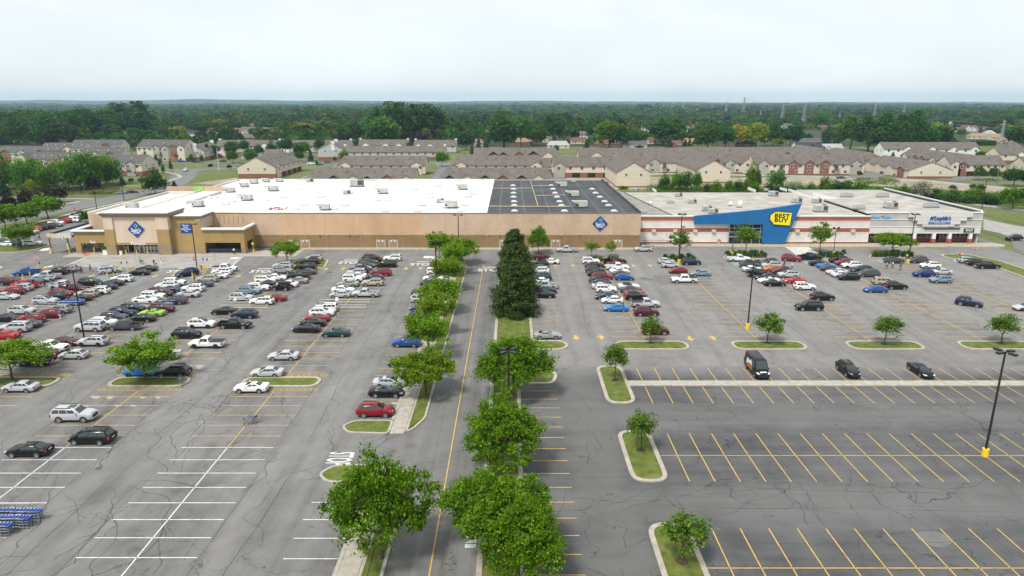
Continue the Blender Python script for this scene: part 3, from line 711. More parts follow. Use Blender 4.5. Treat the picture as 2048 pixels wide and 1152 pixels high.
W(m,'wall',es)
m = MB(); m.box(X0E,X1E,YE-.1,YE+.45,zr-.35,zr,COPW); W(m,'coping',es)
m = MB(); zro = zr-.35
xg = X_(1350,428,YE)
m.prism([(X0E+.4,YE+.45),(xg-.2,YE+.45),(X0E+4.5,YBE-.4),(X0E+.4,YBE-.4)],zro-.3,zro,ROOFD)
m.prism([(xg+.2,YE+.45),(X1E,YE+.45),(X1E,YBE-.4),(X0E+4.9,YBE-.4)],zro-.3,zro,ROOFG)
m.prism([(xg-.2,YE+.45),(xg+.2,YE+.45),(X0E+4.9,YBE-.4),(X0E+4.5,YBE-.4)],zro-.3,zro+.12,ROOFK)
W(m,'roof',es)
for a, b, h in (((1304,380.3),(1322,384.6),.7),((1495,379.3),(1511,384.5),.9),((1559,378.8),(1576,383),.8),((1577,382),(1623,397),.8)):
    x0,y0 = G(*a,zro); x1,y1 = G(*b,zro); m = MB(); m.box(min(x0,x1),min(x0,x1)+.35,min(y0,y1),max(y0,y1),zro,zro+h,COPW); W(m,'parapet',es)
# white divider wall on the roof (triangular)
m = MB(); a = G(1625,403,zro); b = G(1692,403,zro); x0 = a[0]; yA = a[1]
m.slab([(G(1625,403,zro)[0],zro),(G(1692,403,zro)[0],zro+.15),(G(1692,403,zro)[0],zro+.4),(G(1625,403,zro)[0],zro+3.0)], yA, yA+.3, COPW)
W(m,'roof_divider',es)
YQ = YE-1.0
def pq(px,py): return P(px,py,YQ)
m = MB()
m.slab([pq(1389,448.2),pq(1526,448.8),pq(1527,430),pq(1527,419.2),pq(1389,432.3)],YQ,YQ+.95,BLUEP)
m.slab([pq(1526,448.8),pq(1524,487.5),pq(1569,487.5),pq(1603.7,407.6),pq(1527,419.2)],YQ,YQ+.96,BLUEP)
SEAM = mat('panel_seam', (.006,.07,.19), .6)
for p,a,b in ((1421,447,431),(1453,448,427),(1490,448,423.5),(1529,486,420.5)):
    x = X_(p,440,YQ); m.box(x-.035,x+.035,YQ-.006,YQ-.001,Z_(a,YQ),Z_(b,YQ),SEAM)
m.box(X_(1529,470,YQ),X_(1577,470,YQ),YQ-.006,YQ-.001,Z_(470,YQ)-.03,Z_(470,YQ)+.03,SEAM)
W(m,'blue_wedge',es)
gx0, gx1 = X_(1457,470,YE), X_(1526,470,YE); YG = YE-.35
zg = Z_(449,YE)
glass_front(gx0,gx1,YG,.05,zg,[X_(p,470,YE) for p in (1457,1467,1484,1493,1503,1519,1525.5)],[.12,2.1,2.3,3.4,3.65,Z_(465.5,YE),Z_(464.5,YE),Z_(456,YE)],es,'glass_entrance',METAL,GLASS,.16)
for p in (1307,1350,1390,1427,1594,1629,1667.5,1705):
    x, z = P(p,461.3,YE); q = MB(); q.box(x-.55,x+.55,YE-.6,YE-.03,z-.32,z+.32,mat('beige_lamp',(.62,.52,.36),.6)); W(q,'wall_light',es)
t = thing('tag_sign','tilted yellow price tag sign with heavy black words on the blue wedge','sign',on(1562,437.5,YQ)); o0 = t.location
def tp(px,py): x,z = P(1440+px/8,390+py/8,YQ-.25); return (x-o0.x, z-o0.z)
pts = [tp(*p) for p in ((890,265),(1155,285),(1120,490),(855,470),(795,390),(805,320))]
q = MB(); q.slab(pts,-.32,-.02,SBLK); q.build('tag_edge',t)
ctr = Vector((sum(p[0] for p in pts)/6, sum(p[1] for p in pts)/6)); q = MB(); q.slab([tuple(ctr+(Vector(p)-ctr)*.965) for p in pts],-.42,-.325,SYEL); q.build('tag_panel',t)
hx,hz = tp(826,358); q = MB(); q.tube((hx,-.46,hz),(hx,-.42,hz),.16,.16,WHITEP,12); q.build('tag_hole',t)
bx,bz = tp(990,335); cx_,cz_ = tp(972,405)
for s, (x,z) in (('BEST',(bx,bz)),('BUY',(cx_,cz_))):
    o = text(s, SBLK, 1.56, (x,-.43,z), FACE, t, sx=1.2 if s=='BEST' else 1.22, off=.055, ext=.02, spacing=1.1); o.rotation_euler = (R(90),R(3.5),0)
# ---- carts rail by the corner: low fence
t = thing('cart_fence','low dark picket rail along the brick striped wall beside the tan store','railing',(44,YE-1.2,.14)); q = MB()
for k in range(34): q.tube((-6.5+k*.42,0,0),(-6.5+k*.42,0,1.25),.035,.035,HVACD,4)
q.tube((-6.5,0,1.2),(7.4,0,1.2),.04,.04,HVACD,4); q.build('pickets',t); q = MB(); q.box(-9.6,-6.9,-.3,.3,.55,.65,METAL); q.box(-9.6,-6.9,-.3,.3,.1,.15,METAL); q.build('bench_shelf',t)

# ---------------------------------------------------------------- grey strip store at the end
fs = thing('furniture_store','pale grey strip of shops with white columns and a stepped sign panel','store',(118,YE,0))
X2 = 133.4; zf = Z_(424.5,YE); yr = YE+3.4
def zz(py): return Z_(py,YE)
m = MB()
m.box(X1E,X2,YE,YE+.6,zz(467),zz(453.3),W_LGT); m.box(X1E,X2,YE+.05,YE+.6,zz(453.3),zz(426),W_GRY)
m.box(X1E,X2,YE-.12,YE,zz(454),zz(452.7),COPW); m.box(X1E,X2,YE-.1,YE+.05,zz(439.6),zz(438.6),COPW)
m.box(X2-.4,X2,YE+.6,YBE,0,zf-.2,W_GRY); m.box(X1E,X2-.4,YBE-.4,YBE,0,zf-.2,W_GRY); m.box(X1E+.02,X1E+.4,YE+.6,yr,0,zz(467),W_RED)
m.box(X1E+.4,X2-.4,yr,yr+.3,0,1.35,W_RED); m.box(X1E+.4,X2-.4,yr,yr+.3,zz(469),zz(467)+.5,W_GRY)
W(m,'wall',fs)
m = MB(); m.box(X1E,X2-.4,YE+.6,YBE-.4,zf-.8,zf-.4,ROOFG); m.box(X2-.42,X2+.05,YE+.6,YBE,zf-.2,zf+.5,COPW); m.box(X2-.9,X2-.42,YE+.6,YBE,zf-.4,zf+.2,ROOFK); W(m,'roof',fs)
m = MB(); m.box(X1E-1.6,X2+.05,YE-.14,YE+.6,zz(426),zf+.05,COPW); W(m,'coping',fs)
# stepped centre panel
def pX(px): return X_(px,440,YE)
m = MB()
for a, b, t0, b0, dy in ((1815,1942,427,434,.35),(1825,1931.5,434,441,.30),(1834,1920,441,448.2,.25),(1845,1909,448.2,452.6,.20)):
    m.box(pX(a),pX(b),YE-dy-.12,YE-.1,zz(b0),zz(t0)+(.55 if a==1815 else 0),W_LGT)
    m.box(pX(a),pX(a)+1.4,YE-dy-.2,YE-.1,zz(b0)-.12,zz(b0),HVACD); m.box(pX(b)-1.4,pX(b),YE-dy-.2,YE-.1,zz(b0)-.12,zz(b0),HVACD)
W(m,'sign_parapet',fs)
m = MB(); m.box(pX(1851.5),pX(1923),YE-.16,YE-.12,zz(459.6),zz(455.5),HVACD); m.box(pX(1849.5),pX(1925),YE-.2,YE-.16,zz(460.4),zz(459.6),COPW); W(m,'recess_shade_band',fs)  # dark plate for a recessed slot, its shade put into the colour
for p in (1827,1866,1897.5,1939):
    x = X_(p,488,YE); c = MB(); c.box(x-.45,x+.45,YE-.02,YE+.75,1.5,zz(467)+.03,COPW); c.box(x-.5,x+.5,YE-.07,YE+.8,0,1.5,W_RED); W(c,'column',fs)
edges = [(1739,1766),(1773,1800),(1800,1826),(1829,1863),(1876,1893),(1902,1917),(1919,1936),(1944,1956)]
for a, b in edges:
    xa_, xb_ = X_(a,480,yr), X_(b,480,yr); n = max(2,int((xb_-xa_)/1.6)); 
    glass_front(xa_,xb_,yr-.1,1.35,zz(469)-.0,list(np.linspace(xa_,xb_,n+1)),[1.4,2.9,zz(469)-.05],fs,'shop_window',METAL,WINGL,.1)
for p in (1755,1871.5):
    x = X_(p,482,yr); w = 1.1 if p < 1800 else .75
    glass_front(x-w,x+w,yr-.2,.14,2.75,[x-w,x,x+w] if p<1800 else [x-w,x+w],[.2,2.7],fs,'shop_door',METAL,GLASS,.14)
t = thing('shop_sign','pale blue words Hot Tubs on the grey wall beside the brick stripes','sign',on(1762.5,434.6,YE)); text('Hot Tubs',LETL,1.36,(0,-.1,0),FACE,t,ext=.06,off=.035,sx=1.05)
t = thing('shop_sign','blue slanted script name above a blue bar on the stepped panel','sign',on(1879.5,440,YE-.45)); text("M\u2018Laughlin\u2019s",LETB,1.5,(0,-.12,.5),FACE,t,ext=.06,shear=.4,off=.03,sx=.80)
q = MB(); q.box(-3.15,3.15,-.12,-.04,-1.0,-.62,LETB); q.build('sign_bar',t); text('HOME FURNISHINGS',WHITEP,.34,(0,-.13,-.81),FACE,t,ext=.005)
t = thing('shop_sign','black sign panel with white letters on the fascia over the last columns','sign',on(1937.5,460.6,YE)); q = MB(); q.box(-1.45,1.45,-.2,-.02,-.55,.55,SBLK); q.build('sign_panel',t)
text('Bassett',WHITEP,.72,(0,-.21,.16),FACE,t,ext=.01,off=.01); text('DESIGN CENTER',WHITEP,.25,(0,-.21,-.32),FACE,t,ext=.005)

# ---------------------------------------------------------------- roof plant
def hvac(kind):
    t = thing('rooftop_unit','x','air unit')
    if kind == 'hood':      # casing with a sloped intake hood
        a = MB(); a.box(-.3,2.0,-.9,.9,.35,1.75,HVACM); a.box(1.0,2.0,-.95,-.9,.6,1.45,HVACM); a.build('casing',t)
        a = MB(); a.slab([(-.3,.9),(-.3,1.75),(-2.1,1.78),(-2.1,1.68)],-.85,.85,HVACM); a.box(-.9,-.31,-.6,.6,.5,1.0,HVACD); a.build('intake_hood',t)
        a = MB(); a.box(-.4,2.1,-1,1,0,.33,HVACD); a.build('curb',t)
    elif kind == 'box':
        a = MB(); a.box(-1.5,1.5,-.9,.9,.25,1.7,HVACM,top=HVACM); a.box(-1.4,-.1,-.92,-.9,.4,1.5,METAL); a.build('casing',t)
        a = MB(); a.box(.35,1.45,-.93,-.905,.45,1.55,HVACD); a.box(1.505,1.53,-.8,.8,.4,1.5,HVACD); a.build('grille',t)
        a = MB(); a.tube((.9,0,1.7),(.9,0,1.85),.5,.5,HVACD,14); a.build('fan',t)
        a = MB(); a.box(-1.55,1.55,-.95,.95,0,.23,HVACD); a.build('curb',t)
    else:
        a = MB(); a.box(-1.7,1.7,-.9,.9,.2,1.05,HVACM); a.slab([(-1.7,1.06),(1.7,1.06),(1.3,1.4),(-1.3,1.4)],-.8,.8,METAL); a.build('casing',t)
        a = MB(); a.box(-1.6,1.6,-.92,-.905,.3,.8,METAL); a.build('grille',t)
        a = MB(); a.box(-1.75,1.75,-.95,.95,0,.18,HVACD); a.build('curb',t)
    return t
HV = {k: hvac(k) for k in ('hood','box','low')}; HVU = set()
def place_hvac(kind, px, py, h, label, group, sc=1.0, rz=0):
    sc *= .80
    loc = G3(px,py,h)
    if kind not in HVU:
        HVU.add(kind); o = HV[kind]; o.location = loc; o.rotation_euler = (0,0,rz); o.scale = (sc,)*3; o['label'] = label; o['group'] = group
    else: copy_tree(HV[kind], loc, rz, label, group, sc)
gw = 'air units on the white roof'
for px, py, l, s in ((261,419,'hooded air unit on the white roof above the entrance portal',1.35),(392,413.5,'hooded air unit on the white roof above the blue services sign',1.3),(490,401,'hooded air unit on the white roof behind the yellow guard rail',1.35),(543,382,'hooded air unit on the white roof beyond the satellite dish',1.3),
    (458,384.5,'hooded air unit near the west edge of the white roof below the tan yard wall',1.15),(486,374,'hooded air unit near the white roof edge before the lone brown condo block',1.15),(505,367,'hooded air unit far back on the white roof beside pipes',1.2),(530,364,'small air unit at the rear of the white roof below the brown condo block',1),(557,364,'second small air unit at the rear of the white roof',1),
    (646,420,'hooded air unit near the front edge of the white roof beyond the dish',1.2),(762,387.5,'hooded air unit in mid white roof past the long louvred unit',1.3),(922,379,'hooded air unit at the rear of the white roof next to the black roof',1.3),(898,416,'big hooded air unit near the front of the white roof with a duct box',1.5)):
    place_hvac('hood',px,py,HW-.12,l,gw,s)
for px, py, l, s in ((1122,374,'hooded air unit on the rear of the black roof',1.3),(1144,393.5,'hooded air unit in the middle of the black roof',1.35),(1159,415,'hooded air unit near the front of the black roof above the diamond sign',1.4),(1143,365,'hooded air unit at the very back edge of the black roof',1.0)):
    place_hvac('hood',px,py,HW-.1,l,'air units on the black roof',s)
for px, py, l, s in ((714,373,'long louvred air unit at the rear of the white roof',1.9),(694,388,'small grey box unit in mid white roof',.9),(880.5,405,'small box unit beside the big hooded unit on the white roof',.9),(620,364,'small dark fan unit at the rear edge of the white roof',1)):
    place_hvac('box',px,py,HW-.12,l,gw,s)
gg = 'air units on the gravel roof'
for k, px, py, l, s in (('box',1357,393,'first big box unit on the gravel roof, rear side of the blue wedge store',.95),('low',1341,406,'low unit on the gravel roof in front of the first big box unit',.8),('box',1384.5,406.5,'box unit with dark grille in the middle of the gravel roof',1.0),('box',1414,421.5,'box unit just behind the thin end of the blue wedge',1.1),('box',1426,426.5,'box unit at the roof edge by the thin end of the blue wedge',1.05),
    ('low',1286.5,426.5,'small unit at the front of the dark gravel roof next to the black roof',.75),('low',1237,388,'small unit at the back of the dark gravel roof',.8),('box',1273,382,'box unit at the rear edge of the dark gravel roof',.7),('box',1533,382,'box unit at the rear corner of the gravel roof',.7),('box',1546,392,'large box unit on the rear of the gravel roof beyond the wedge tip',1.25),
    ('box',1593,405.5,'box unit just behind the tip of the blue wedge',1.2),('box',1633,406,'box unit by the white roof divider',1.1),('box',1640,423.5,'large box unit with dark grille between wedge tip and red stripe',1.5)):
    place_hvac(k,px,py,zro,l,gg,s)
for k, px, py, l, s in (('low',1693,394,'low white unit at the back of the furniture shop roof',1.3),('low',1765,394,'low white unit at the far rear corner of the furniture shop roof',1.3),('low',1718,418,'low white unit above the pale blue words',1.1),('box',1780.5,416,'tan and dark box unit in the middle of the furniture shop roof',1.4),('low',1862,415,'low white unit above the blue script sign',1.4)):
    place_hvac(k,px,py,zf-.4,l,'air units on the furniture shop roof',s)
def dish(px,py,h,s,label,ballast=False):
    x,y,z = G3(px,py,h); t = thing('satellite_dish',label,'dish',(x,y,z)); q = MB(); q.tube((0,0,0),(0,0,1.3*s),.06,.06,METAL,6); q.build('mast',t)
    q = MB(); n = 16; vs = [(0,-.1*s,1.6*s)]
    for r, d in ((.35,-.05),(.75,.12)):
        for i in range(n): a = 2*math.pi*i/n; vs.append((r*s*math.cos(a)*.9, -.1*s-d*s-.0, 1.6*s+r*s*math.sin(a)))
    fs_ = [(0,1+i,1+(i+1)%n) for i in range(n)]+[(1+i,1+n+i,1+n+(i+1)%n,1+(i+1)%n) for i in range(n)]
    q.add(vs,fs_,WHITEP); q.build('reflector',t,60)
    q = MB()
    if ballast:
        for k in range(26):
            a = random.uniform(0,6.28); r = random.uniform(.9,1.9)*s; bx_, by_ = r*1.4*math.cos(a), r*math.sin(a); q.box(bx_-.25,bx_+.25,by_-.15,by_+.15,0,.2,W_RED)
    else: q.box(-.8*s,.8*s,-.5*s,.5*s,0,.1,HVACD)
    q.build('ballast',t)
dish(555,418,HW-.12,1.3,'satellite dish on a ring of bricks near the front of the white roof',True)
dish(1478.5,415,zro,1.1,'white satellite dish on the gravel roof behind the blue wedge'); dish(1460,412,zro,.8,'smaller satellite dish on the gravel roof behind the blue wedge')
dish(1300,410,zro,.7,'tiny pale dish alone on the dark gravel roof')
# ---------------------------------------------------------------- vehicles
def loft(mb, st, m, trim_h=None):
    """st: stations (x, zb, zs, zt, w) from tail to nose -> closed hull with rounded shoulders"""
    rings = []
    for x, zb, zs, zt, w in st:
        half = [(0,zb),(w*.86,zb),(w*.97,zb+.10),(w,zb+(zs-zb)*.5),(w*.985,zs-(zs-zb)*.14),(w*.93,zs),(w*.80,zs+(zt-zs)*.62),(w*.45,zt-(zt-zs)*.08),(0,zt)]
        rings.append([(x,-y,z) for y,z in half]+[(x,y,z) for y,z in reversed(half[1:-1])])
    n = len(rings[0]); vs = [v for r in rings for v in r]; fs = []
    for k in range(len(rings)-1):
        for i in range(n): j = (i+1)%n; fs.append((k*n+i,(k+1)*n+i,(k+1)*n+j,k*n+j))
    fs.append(tuple(range(n))); fs.append(tuple(range((len(rings)-1)*n+n-1,(len(rings)-1)*n-1,-1)))
    mb.add(vs, fs, m)
def cabin(mb, b0, b1, t0, t1, zb, zt, wb, wt, m, crown=.05):
    """greenhouse frustum with rounded roof; returns its 8 window corners"""
    zm = zt-.07
    def rg(x0,x1,w,z,c): return [(x0+c,-w,z),(x1-c,-w,z),(x1,-w+c,z),(x1,w-c,z),(x1-c,w,z),(x0+c,w,z),(x0,w-c,z),(x0,-w+c,z)]
    r = [rg(b0,b1,wb,zb,.10), rg(t0,t1,wt,zm,.08), rg(t0+.10,t1-.14,wt-.10,zt,.06), rg(t0+.45,t1-.5,wt-.38,zt+crown,.05)]
    vs = [v for q in r for v in q]; fs = []
    for k in range(3):
        for i in range(8): j = (i+1)%8; fs.append((k*8+i,k*8+j,(k+1)*8+j,(k+1)*8+i))
    fs.append(tuple(range(24,32))); mb.add(vs, fs, m)
    return dict(b0=b0,b1=b1,t0=t0,t1=t1,zb=zb,zm=zm,wb=wb,wt=wt)
def quad_on(c, u0, u1, v0, v1, off):
    """bilinear patch on corner list c (bl, br, tr, tl) pushed out along its normal"""
    bl, br, tr, tl = [Vector(p) for p in c]
    nrm = (br-bl).cross(tl-bl).normalized()*off
    f = lambda u,v: (bl*(1-u)+br*u)*(1-v)+(tl*(1-u)+tr*u)*v+nrm
    return [f(u0,v0),f(u1,v0),f(u1,v1),f(u0,v1)]
def pane(mb, c, u0,u1,v0,v1, m, off=.012, cut=None):
    q = quad_on(c,u0,u1,v0,v1,off); mb.add(q,[(0,1,2,3)],m)
def wheel_mesh(r, w, dark):
    t = MB(); n = 18
    prof = [(r*.62,w*.5),(r*.93,w*.5),(r,w*.36),(r,-w*.36),(r*.93,-w*.5),(r*.3,-w*.5)]
    vs = [(pr*math.cos(2*math.pi*i/n),pw,pr*math.sin(2*math.pi*i/n)) for pr,pw in prof for i in range(n)]
    fs = [(k*n+i,k*n+(i+1)%n,(k+1)*n+(i+1)%n,(k+1)*n+i) for k in range(len(prof)-1) for i in range(n)]
    t.add(vs,fs,TYRE); tm = t.mesh('tyre',40)
    q = MB(); mt = RIMD if dark else RIM; s = 5
    vs = [(0,w*.44,0)]; fs = []
    q.tube((0,w*.40,0),(0,w*.49,0),r*.16,r*.14,mt,10)
    for k in range(s):
        a = 2*math.pi*k/s; d = Vector((math.cos(a),0,math.sin(a))); e = Vector((-math.sin(a),0,math.cos(a)))
        p = [d*r*.1-e*r*.07, d*r*.6-e*r*.12, d*r*.6+e*r*.12, d*r*.1+e*r*.07]; q.add([v+Vector((0,w*.47,0)) for v in p],[(0,3,2,1)],mt)
    i0, i1 = r*.52, r*.66
    vs = [(pr*math.cos(2*math.pi*i/n),pw,pr*math.sin(2*math.pi*i/n)) for pr,pw in ((i0,w*.44),(i1,w*.515)) for i in range(n)]
    q.add(vs,[(i,(i+1)%n,n+(i+1)%n,n+i) for i in range(n)],mt)
    vs = [(i0*math.cos(2*math.pi*i/n),w*.36,i0*math.sin(2*math.pi*i/n)) for i in range(n)]; q.add(vs,[tuple(range(n))],TRIM)
    return tm, q.mesh('rim',30)
KINDS = {
 # L, W, H, wheel r, wheelbase front/rear offsets, body stations fn, cabin
 'sedan': dict(L=4.85,W=1.86,H=1.46,r=.345,ax=(1.44,-1.38),cab=(-1.92,1.22,-1.00,.12,.96,.84,.60),prof='car',rw=3),
 'coupe': dict(L=4.75,W=1.88,H=1.37,r=.355,ax=(1.42,-1.36),cab=(-1.85,1.00,-.74,-.02,.96,.82,.56),prof='car',rw=2),
 'hatch': dict(L=4.35,W=1.76,H=1.49,r=.335,ax=(1.32,-1.28),cab=(-2.04,1.38,-1.15,.12,.99,.81,.58),prof='hat',rw=3),
 'suv':   dict(L=4.75,W=1.90,H=1.71,r=.385,ax=(1.42,-1.36),cab=(-2.28,1.30,-1.72,.30,1.13,.88,.65),prof='suv',rw=3),
 'bigsuv':dict(L=5.2,W=2.0,H=1.87,r=.42,ax=(1.60,-1.46),cab=(-2.54,1.26,-2.22,.52,1.22,.95,.76),prof='suv',rw=3),
 'boxy':  dict(L=4.6,W=1.84,H=1.76,r=.39,ax=(1.38,-1.34),cab=(-2.24,.90,-2.02,.26,1.15,.88,.70),prof='suv',rw=3),
 'minivan':dict(L=5.1,W=1.96,H=1.74,r=.36,ax=(1.62,-1.42),cab=(-2.48,1.86,-2.02,.62,1.10,.93,.70),prof='van',rw=3),
 'pickup':dict(L=5.85,W=2.0,H=1.88,r=.41,ax=(1.86,-1.76),cab=(-.98,1.50,-.72,.72,1.14,.92,.74),prof='truck',rw=2,bed=(-2.86,-1.02)),
 'extcab':dict(L=5.75,W=1.98,H=1.84,r=.40,ax=(1.82,-1.74),cab=(-.62,1.46,-.42,.70,1.12,.90,.72),prof='truck',rw=2,bed=(-2.80,-.66)),
 'jeep':  dict(L=4.1,W=1.84,H=1.84,r=.42,ax=(1.20,-1.22),cab=(-1.92,.62,-1.86,.36,1.12,.82,.74),prof='jeep',rw=2),
 'van':   dict(L=5.9,W=2.05,H=2.62,r=.37,ax=(1.95,-1.70),cab=(-2.90,2.15,-2.84,1.30,1.25,1.0,.88),prof='van',rw=1),
}
def stations(k):
    d = KINDS[k]; h = d['L']/2; w = d['W']/2; zb = .22 if d['r'] < .36 else .30; belt = d['cab'][4]; p = d['prof']
    if p == 'car':   return [(-h,.42,.68,.76,w*.72),(-h+.05,.30,.88,.97,w*.90),(-h+.35,zb,.97,1.06,w*.98),(-h+1.0,zb,.99,1.05,w),(0,zb,.96,1.0,w),(1.0,zb,.94,1.02,w),(h-.75,zb,.86,.95,w*.985),(h-.32,zb+.02,.76,.83,w*.92),(h-.08,.28,.62,.68,w*.76),(h,.36,.53,.57,w*.58)]
    if p == 'hat':   return [(-h,.44,.72,.80,w*.78),(-h+.05,.30,.98,1.04,w*.92),(-h+.35,zb,1.02,1.05,w*.99),(0,zb,.99,1.02,w),(1.0,zb,.97,1.04,w),(h-.7,zb,.89,.98,w*.97),(h-.28,zb+.02,.77,.84,w*.90),(h-.05,.28,.62,.66,w*.78),(h,.36,.54,.57,w*.62)]
    if p == 'jeep':  return [(-h+.18,.5,1.05,1.12,w*.92),(-h+.22,.42,1.1,1.14,w*.94),(0,.42,1.12,1.15,w*.95),(.7,.44,1.10,1.16,w*.9),(h-.35,.5,1.04,1.12,w*.80),(h-.12,.52,.95,1.04,w*.74),(h-.08,.55,.85,.95,w*.7)]
    if p == 'truck': return [(d['bed'][1],.34,1.06,1.10,w*.985),(.2,.34,1.08,1.12,w),(1.2,.34,1.08,1.16,w),(h-.9,.36,1.06,1.15,w*.99),(h-.28,.38,.98,1.08,w*.96),(h-.05,.40,.86,.94,w*.92),(h,.44,.72,.78,w*.86)]
    if p == 'van':
        if k == 'van': return [(-h,.45,1.2,1.25,w*.95),(-h+.06,.34,1.3,1.32,w*.99),(0,.32,1.3,1.33,w),(1.6,.32,1.28,1.36,w),(h-.5,.32,1.1,1.2,w*.97),(h-.12,.34,.9,1.0,w*.9),(h,.42,.7,.76,w*.78)]
        return [(-h,.46,.80,.88,w*.84),(-h+.06,.32,1.08,1.13,w*.95),(-h+.4,.25,1.12,1.15,w),(0,.25,1.10,1.14,w),(1.3,.25,1.07,1.15,w),(h-.7,.26,.97,1.06,w*.97),(h-.25,.28,.80,.85,w*.89),(h-.04,.32,.66,.7,w*.76),(h,.40,.56,.6,w*.62)]
    return [(-h,.50,.86,.96,w*.80),(-h+.06,.36,1.08,1.14,w*.93),(-h+.4,zb,belt,belt+.03,w*.99),(0,zb,belt-.01,belt+.03,w),(1.1,zb,belt-.02,belt+.05,w),(h-.65,zb,belt-.06,belt+.01,w*.97),(h-.2,zb+.03,belt-.17,belt-.10,w*.90),(h-.03,.38,.76,.80,w*.80),(h,.44,.66,.70,w*.70)]
def make_car(k, dark=False):
    d = KINDS[k]; h = d['L']/2; w = d['W']/2; b0,b1,t0,t1,zb,wb,wt = d['cab']; H = d['H']; out = []
    bd = MB(); loft(bd, stations(k), PAINT)
    c = cabin(bd, b0,b1,t0,t1,zb-.05,H-.04,wb,wt,PAINT,.03 if k!='van' else .05)
    zb_ = .22 if d['r'] < .36 else .30
    # wheel arches, sills, bumpers, grille and mirrors belong to the body
    for ax in d['ax']:
        for s in (-1,1):
            n = 16; r = d['r']*1.16; vs = [(ax,s*(w+.004),d['r'])]+[(ax+r*math.cos(math.pi*2*i/n),s*(w+.004),max(.16,d['r']+r*math.sin(math.pi*2*i/n))) for i in range(n)]
            bd.add(vs,[(0,1+i,1+(i+1)%n) for i in range(n)],TRIM)
    nose = stations(k)[-1]; tail = stations(k)[0]
    bd.box(h-.10,h+.03,-w*.50,w*.50,.36 if d['r']<.36 else .46,.50 if d['r']<.36 else .72,TRIM)
    if k in ('pickup','extcab','bigsuv','boxy','jeep'): bd.box(h-.02,h+.07,-w*.86,w*.86,.40,.56,CHROME if k!='jeep' else TRIM); bd.box(h-.08,h+.035,-w*.55,w*.55,.66,.90,TRIM)
    if k in ('suv','bigsuv','boxy','minivan'):
        for s in (-1,1): bd.box(-h+.7,.1,s*(wt-.08)-.025,s*(wt-.08)+.025,H-.02,H+.05,TRIM)
    for s in (-1,1):
        bd.box(b1-.62,b1-.42,s*(wb+.03)-(.0 if s>0 else .2),s*(wb+.03)+(.2 if s>0 else .0),zb+.02,zb+.17,PAINT)
        bd.box(-h*.52,h*.52,s*(w+.003)-.004,s*(w+.003)+.004,zb_+.06,zb_+.13,TRIM)
    tx = -h if 'bed' not in d else d['bed'][0]
    bd.box(tx-.03,tx+.06,-w*.80,w*.80,.34 if d['r']<.36 else .46,.46 if d['r']<.36 else .62,TRIM if 'bed' not in d else CHROME)
    bd.box(tx-.015,tx-.0,-.26,.26,.70,.84,PLATE)
    if k == 'jeep':
        bd.tube((-h+.02,0,.95),(-h+.22,0,.95),.38,.38,TYRE,16); bd.box(h-.30,h-.05,-w,-w*.70,.78,.86,TRIM); bd.box(h-1.3,h-.05,-w,-w*.74,.80,.88,TRIM); bd.box(h-1.3,h-.05,w*.74,w,.80,.88,TRIM)
        bd.box(t0+.02,t1-.05,-wt+.03,wt-.03,H-.02,H+.03,TRIM)
    if 'bed' in d:
        x0,x1 = d['bed']
        bd.box(x0,x1,-w*.985,-w*.86,.50,1.12,PAINT); bd.box(x0,x1,w*.86,w*.985,.50,1.12,PAINT); bd.box(x0,x0+.09,-w*.86,w*.86,.55,1.12,PAINT); bd.box(x1-.06,x1+.02,-w*.86,w*.86,.5,1.12,PAINT)
        bd.box(x0+.09,x1-.06,-w*.86,w*.86,.50,.66,TRIM)
    out.append(('body', bd.mesh('body_'+k, 38), None, (0,0,0)))
    e = c; wbm, wtm = e['wb'], e['wt']
    side = {s: [(e['b0'],s*wbm,e['zb']),(e['b1'],s*wbm,e['zb']),(e['t1'],s*wtm,e['zm']),(e['t0'],s*wtm,e['zm'])] for s in (-1,1)}
    side[1] = [side[1][1],side[1][0],side[1][3],side[1][2]]
    fr = [(e['b1'],-wbm,e['zb']),(e['b1'],wbm,e['zb']),(e['t1'],wtm,e['zm']),(e['t1'],-wtm,e['zm'])]
    re = [(e['b0'],wbm,e['zb']),(e['b0'],-wbm,e['zb']),(e['t0'],-wtm,e['zm']),(e['t0'],wtm,e['zm'])]
    v0 = .16
    q = MB(); pane(q,fr,.07,.93,v0,.97,CARGL,.02); out.append(('windshield',q.mesh('windshield_'+k),None,(0,0,0)))
    if k != 'van': q = MB(); pane(q,re,.10,.90,.22 if d['prof']!='car' else v0,.93,CARGL,.02); out.append(('rear_window',q.mesh('rear_window_'+k),None,(0,0,0)))
    for s in (-1,1):
        q = MB(); mir = (lambda u: u) if s < 0 else (lambda u: 1-u)
        cuts = {3:[(.05,.30),(.325,.60),(.625,.90)],2:[(.12,.50),(.53,.88)],1:[(.74,.93)]}[d['rw']]
        for a, b in cuts:
            u0,u1 = sorted((mir(a),mir(b))); pane(q,side[s],u0,u1,v0,.90,CARGL,.015)
        out.append(('side_window',q.mesh('side_window_'+k),None,(0,0,0)))
    st = stations(k)
    hx = h-.20; hz = st[-3][2]-.06 if d['prof'] != 'jeep' else .98; hw = st[-3][4]
    for s in (-1,1):
        q = MB(); q.add([(hx-.22,s*(hw+.035),hz-.03),(hx+.12,s*(hw-.13),hz-.12),(hx+.12,s*(hw-.13),hz-.01),(hx-.22,s*(hw+.035),hz+.09),(hx+.17,s*(hw-.42),hz-.13),(hx+.17,s*(hw-.42),hz-.02),(hx-.1,s*(hw-.3),hz+.07)],
              [(0,1,2,3),(1,4,5,2),(3,2,5,6)] if s < 0 else [(3,2,1,0),(2,5,4,1),(6,5,2,3)],HEADL); out.append(('headlight',q.mesh('headlight_'+k),None,(0,0,0)))
    tz = 1.0 if 'bed' in d else (st[1][2]-.02)
    tw = (w*.985 if 'bed' in d else st[1][4]); tall = .34 if d['prof'] in ('suv','van','truck') else .17
    if k == 'van': tz, tall = 1.5, .5
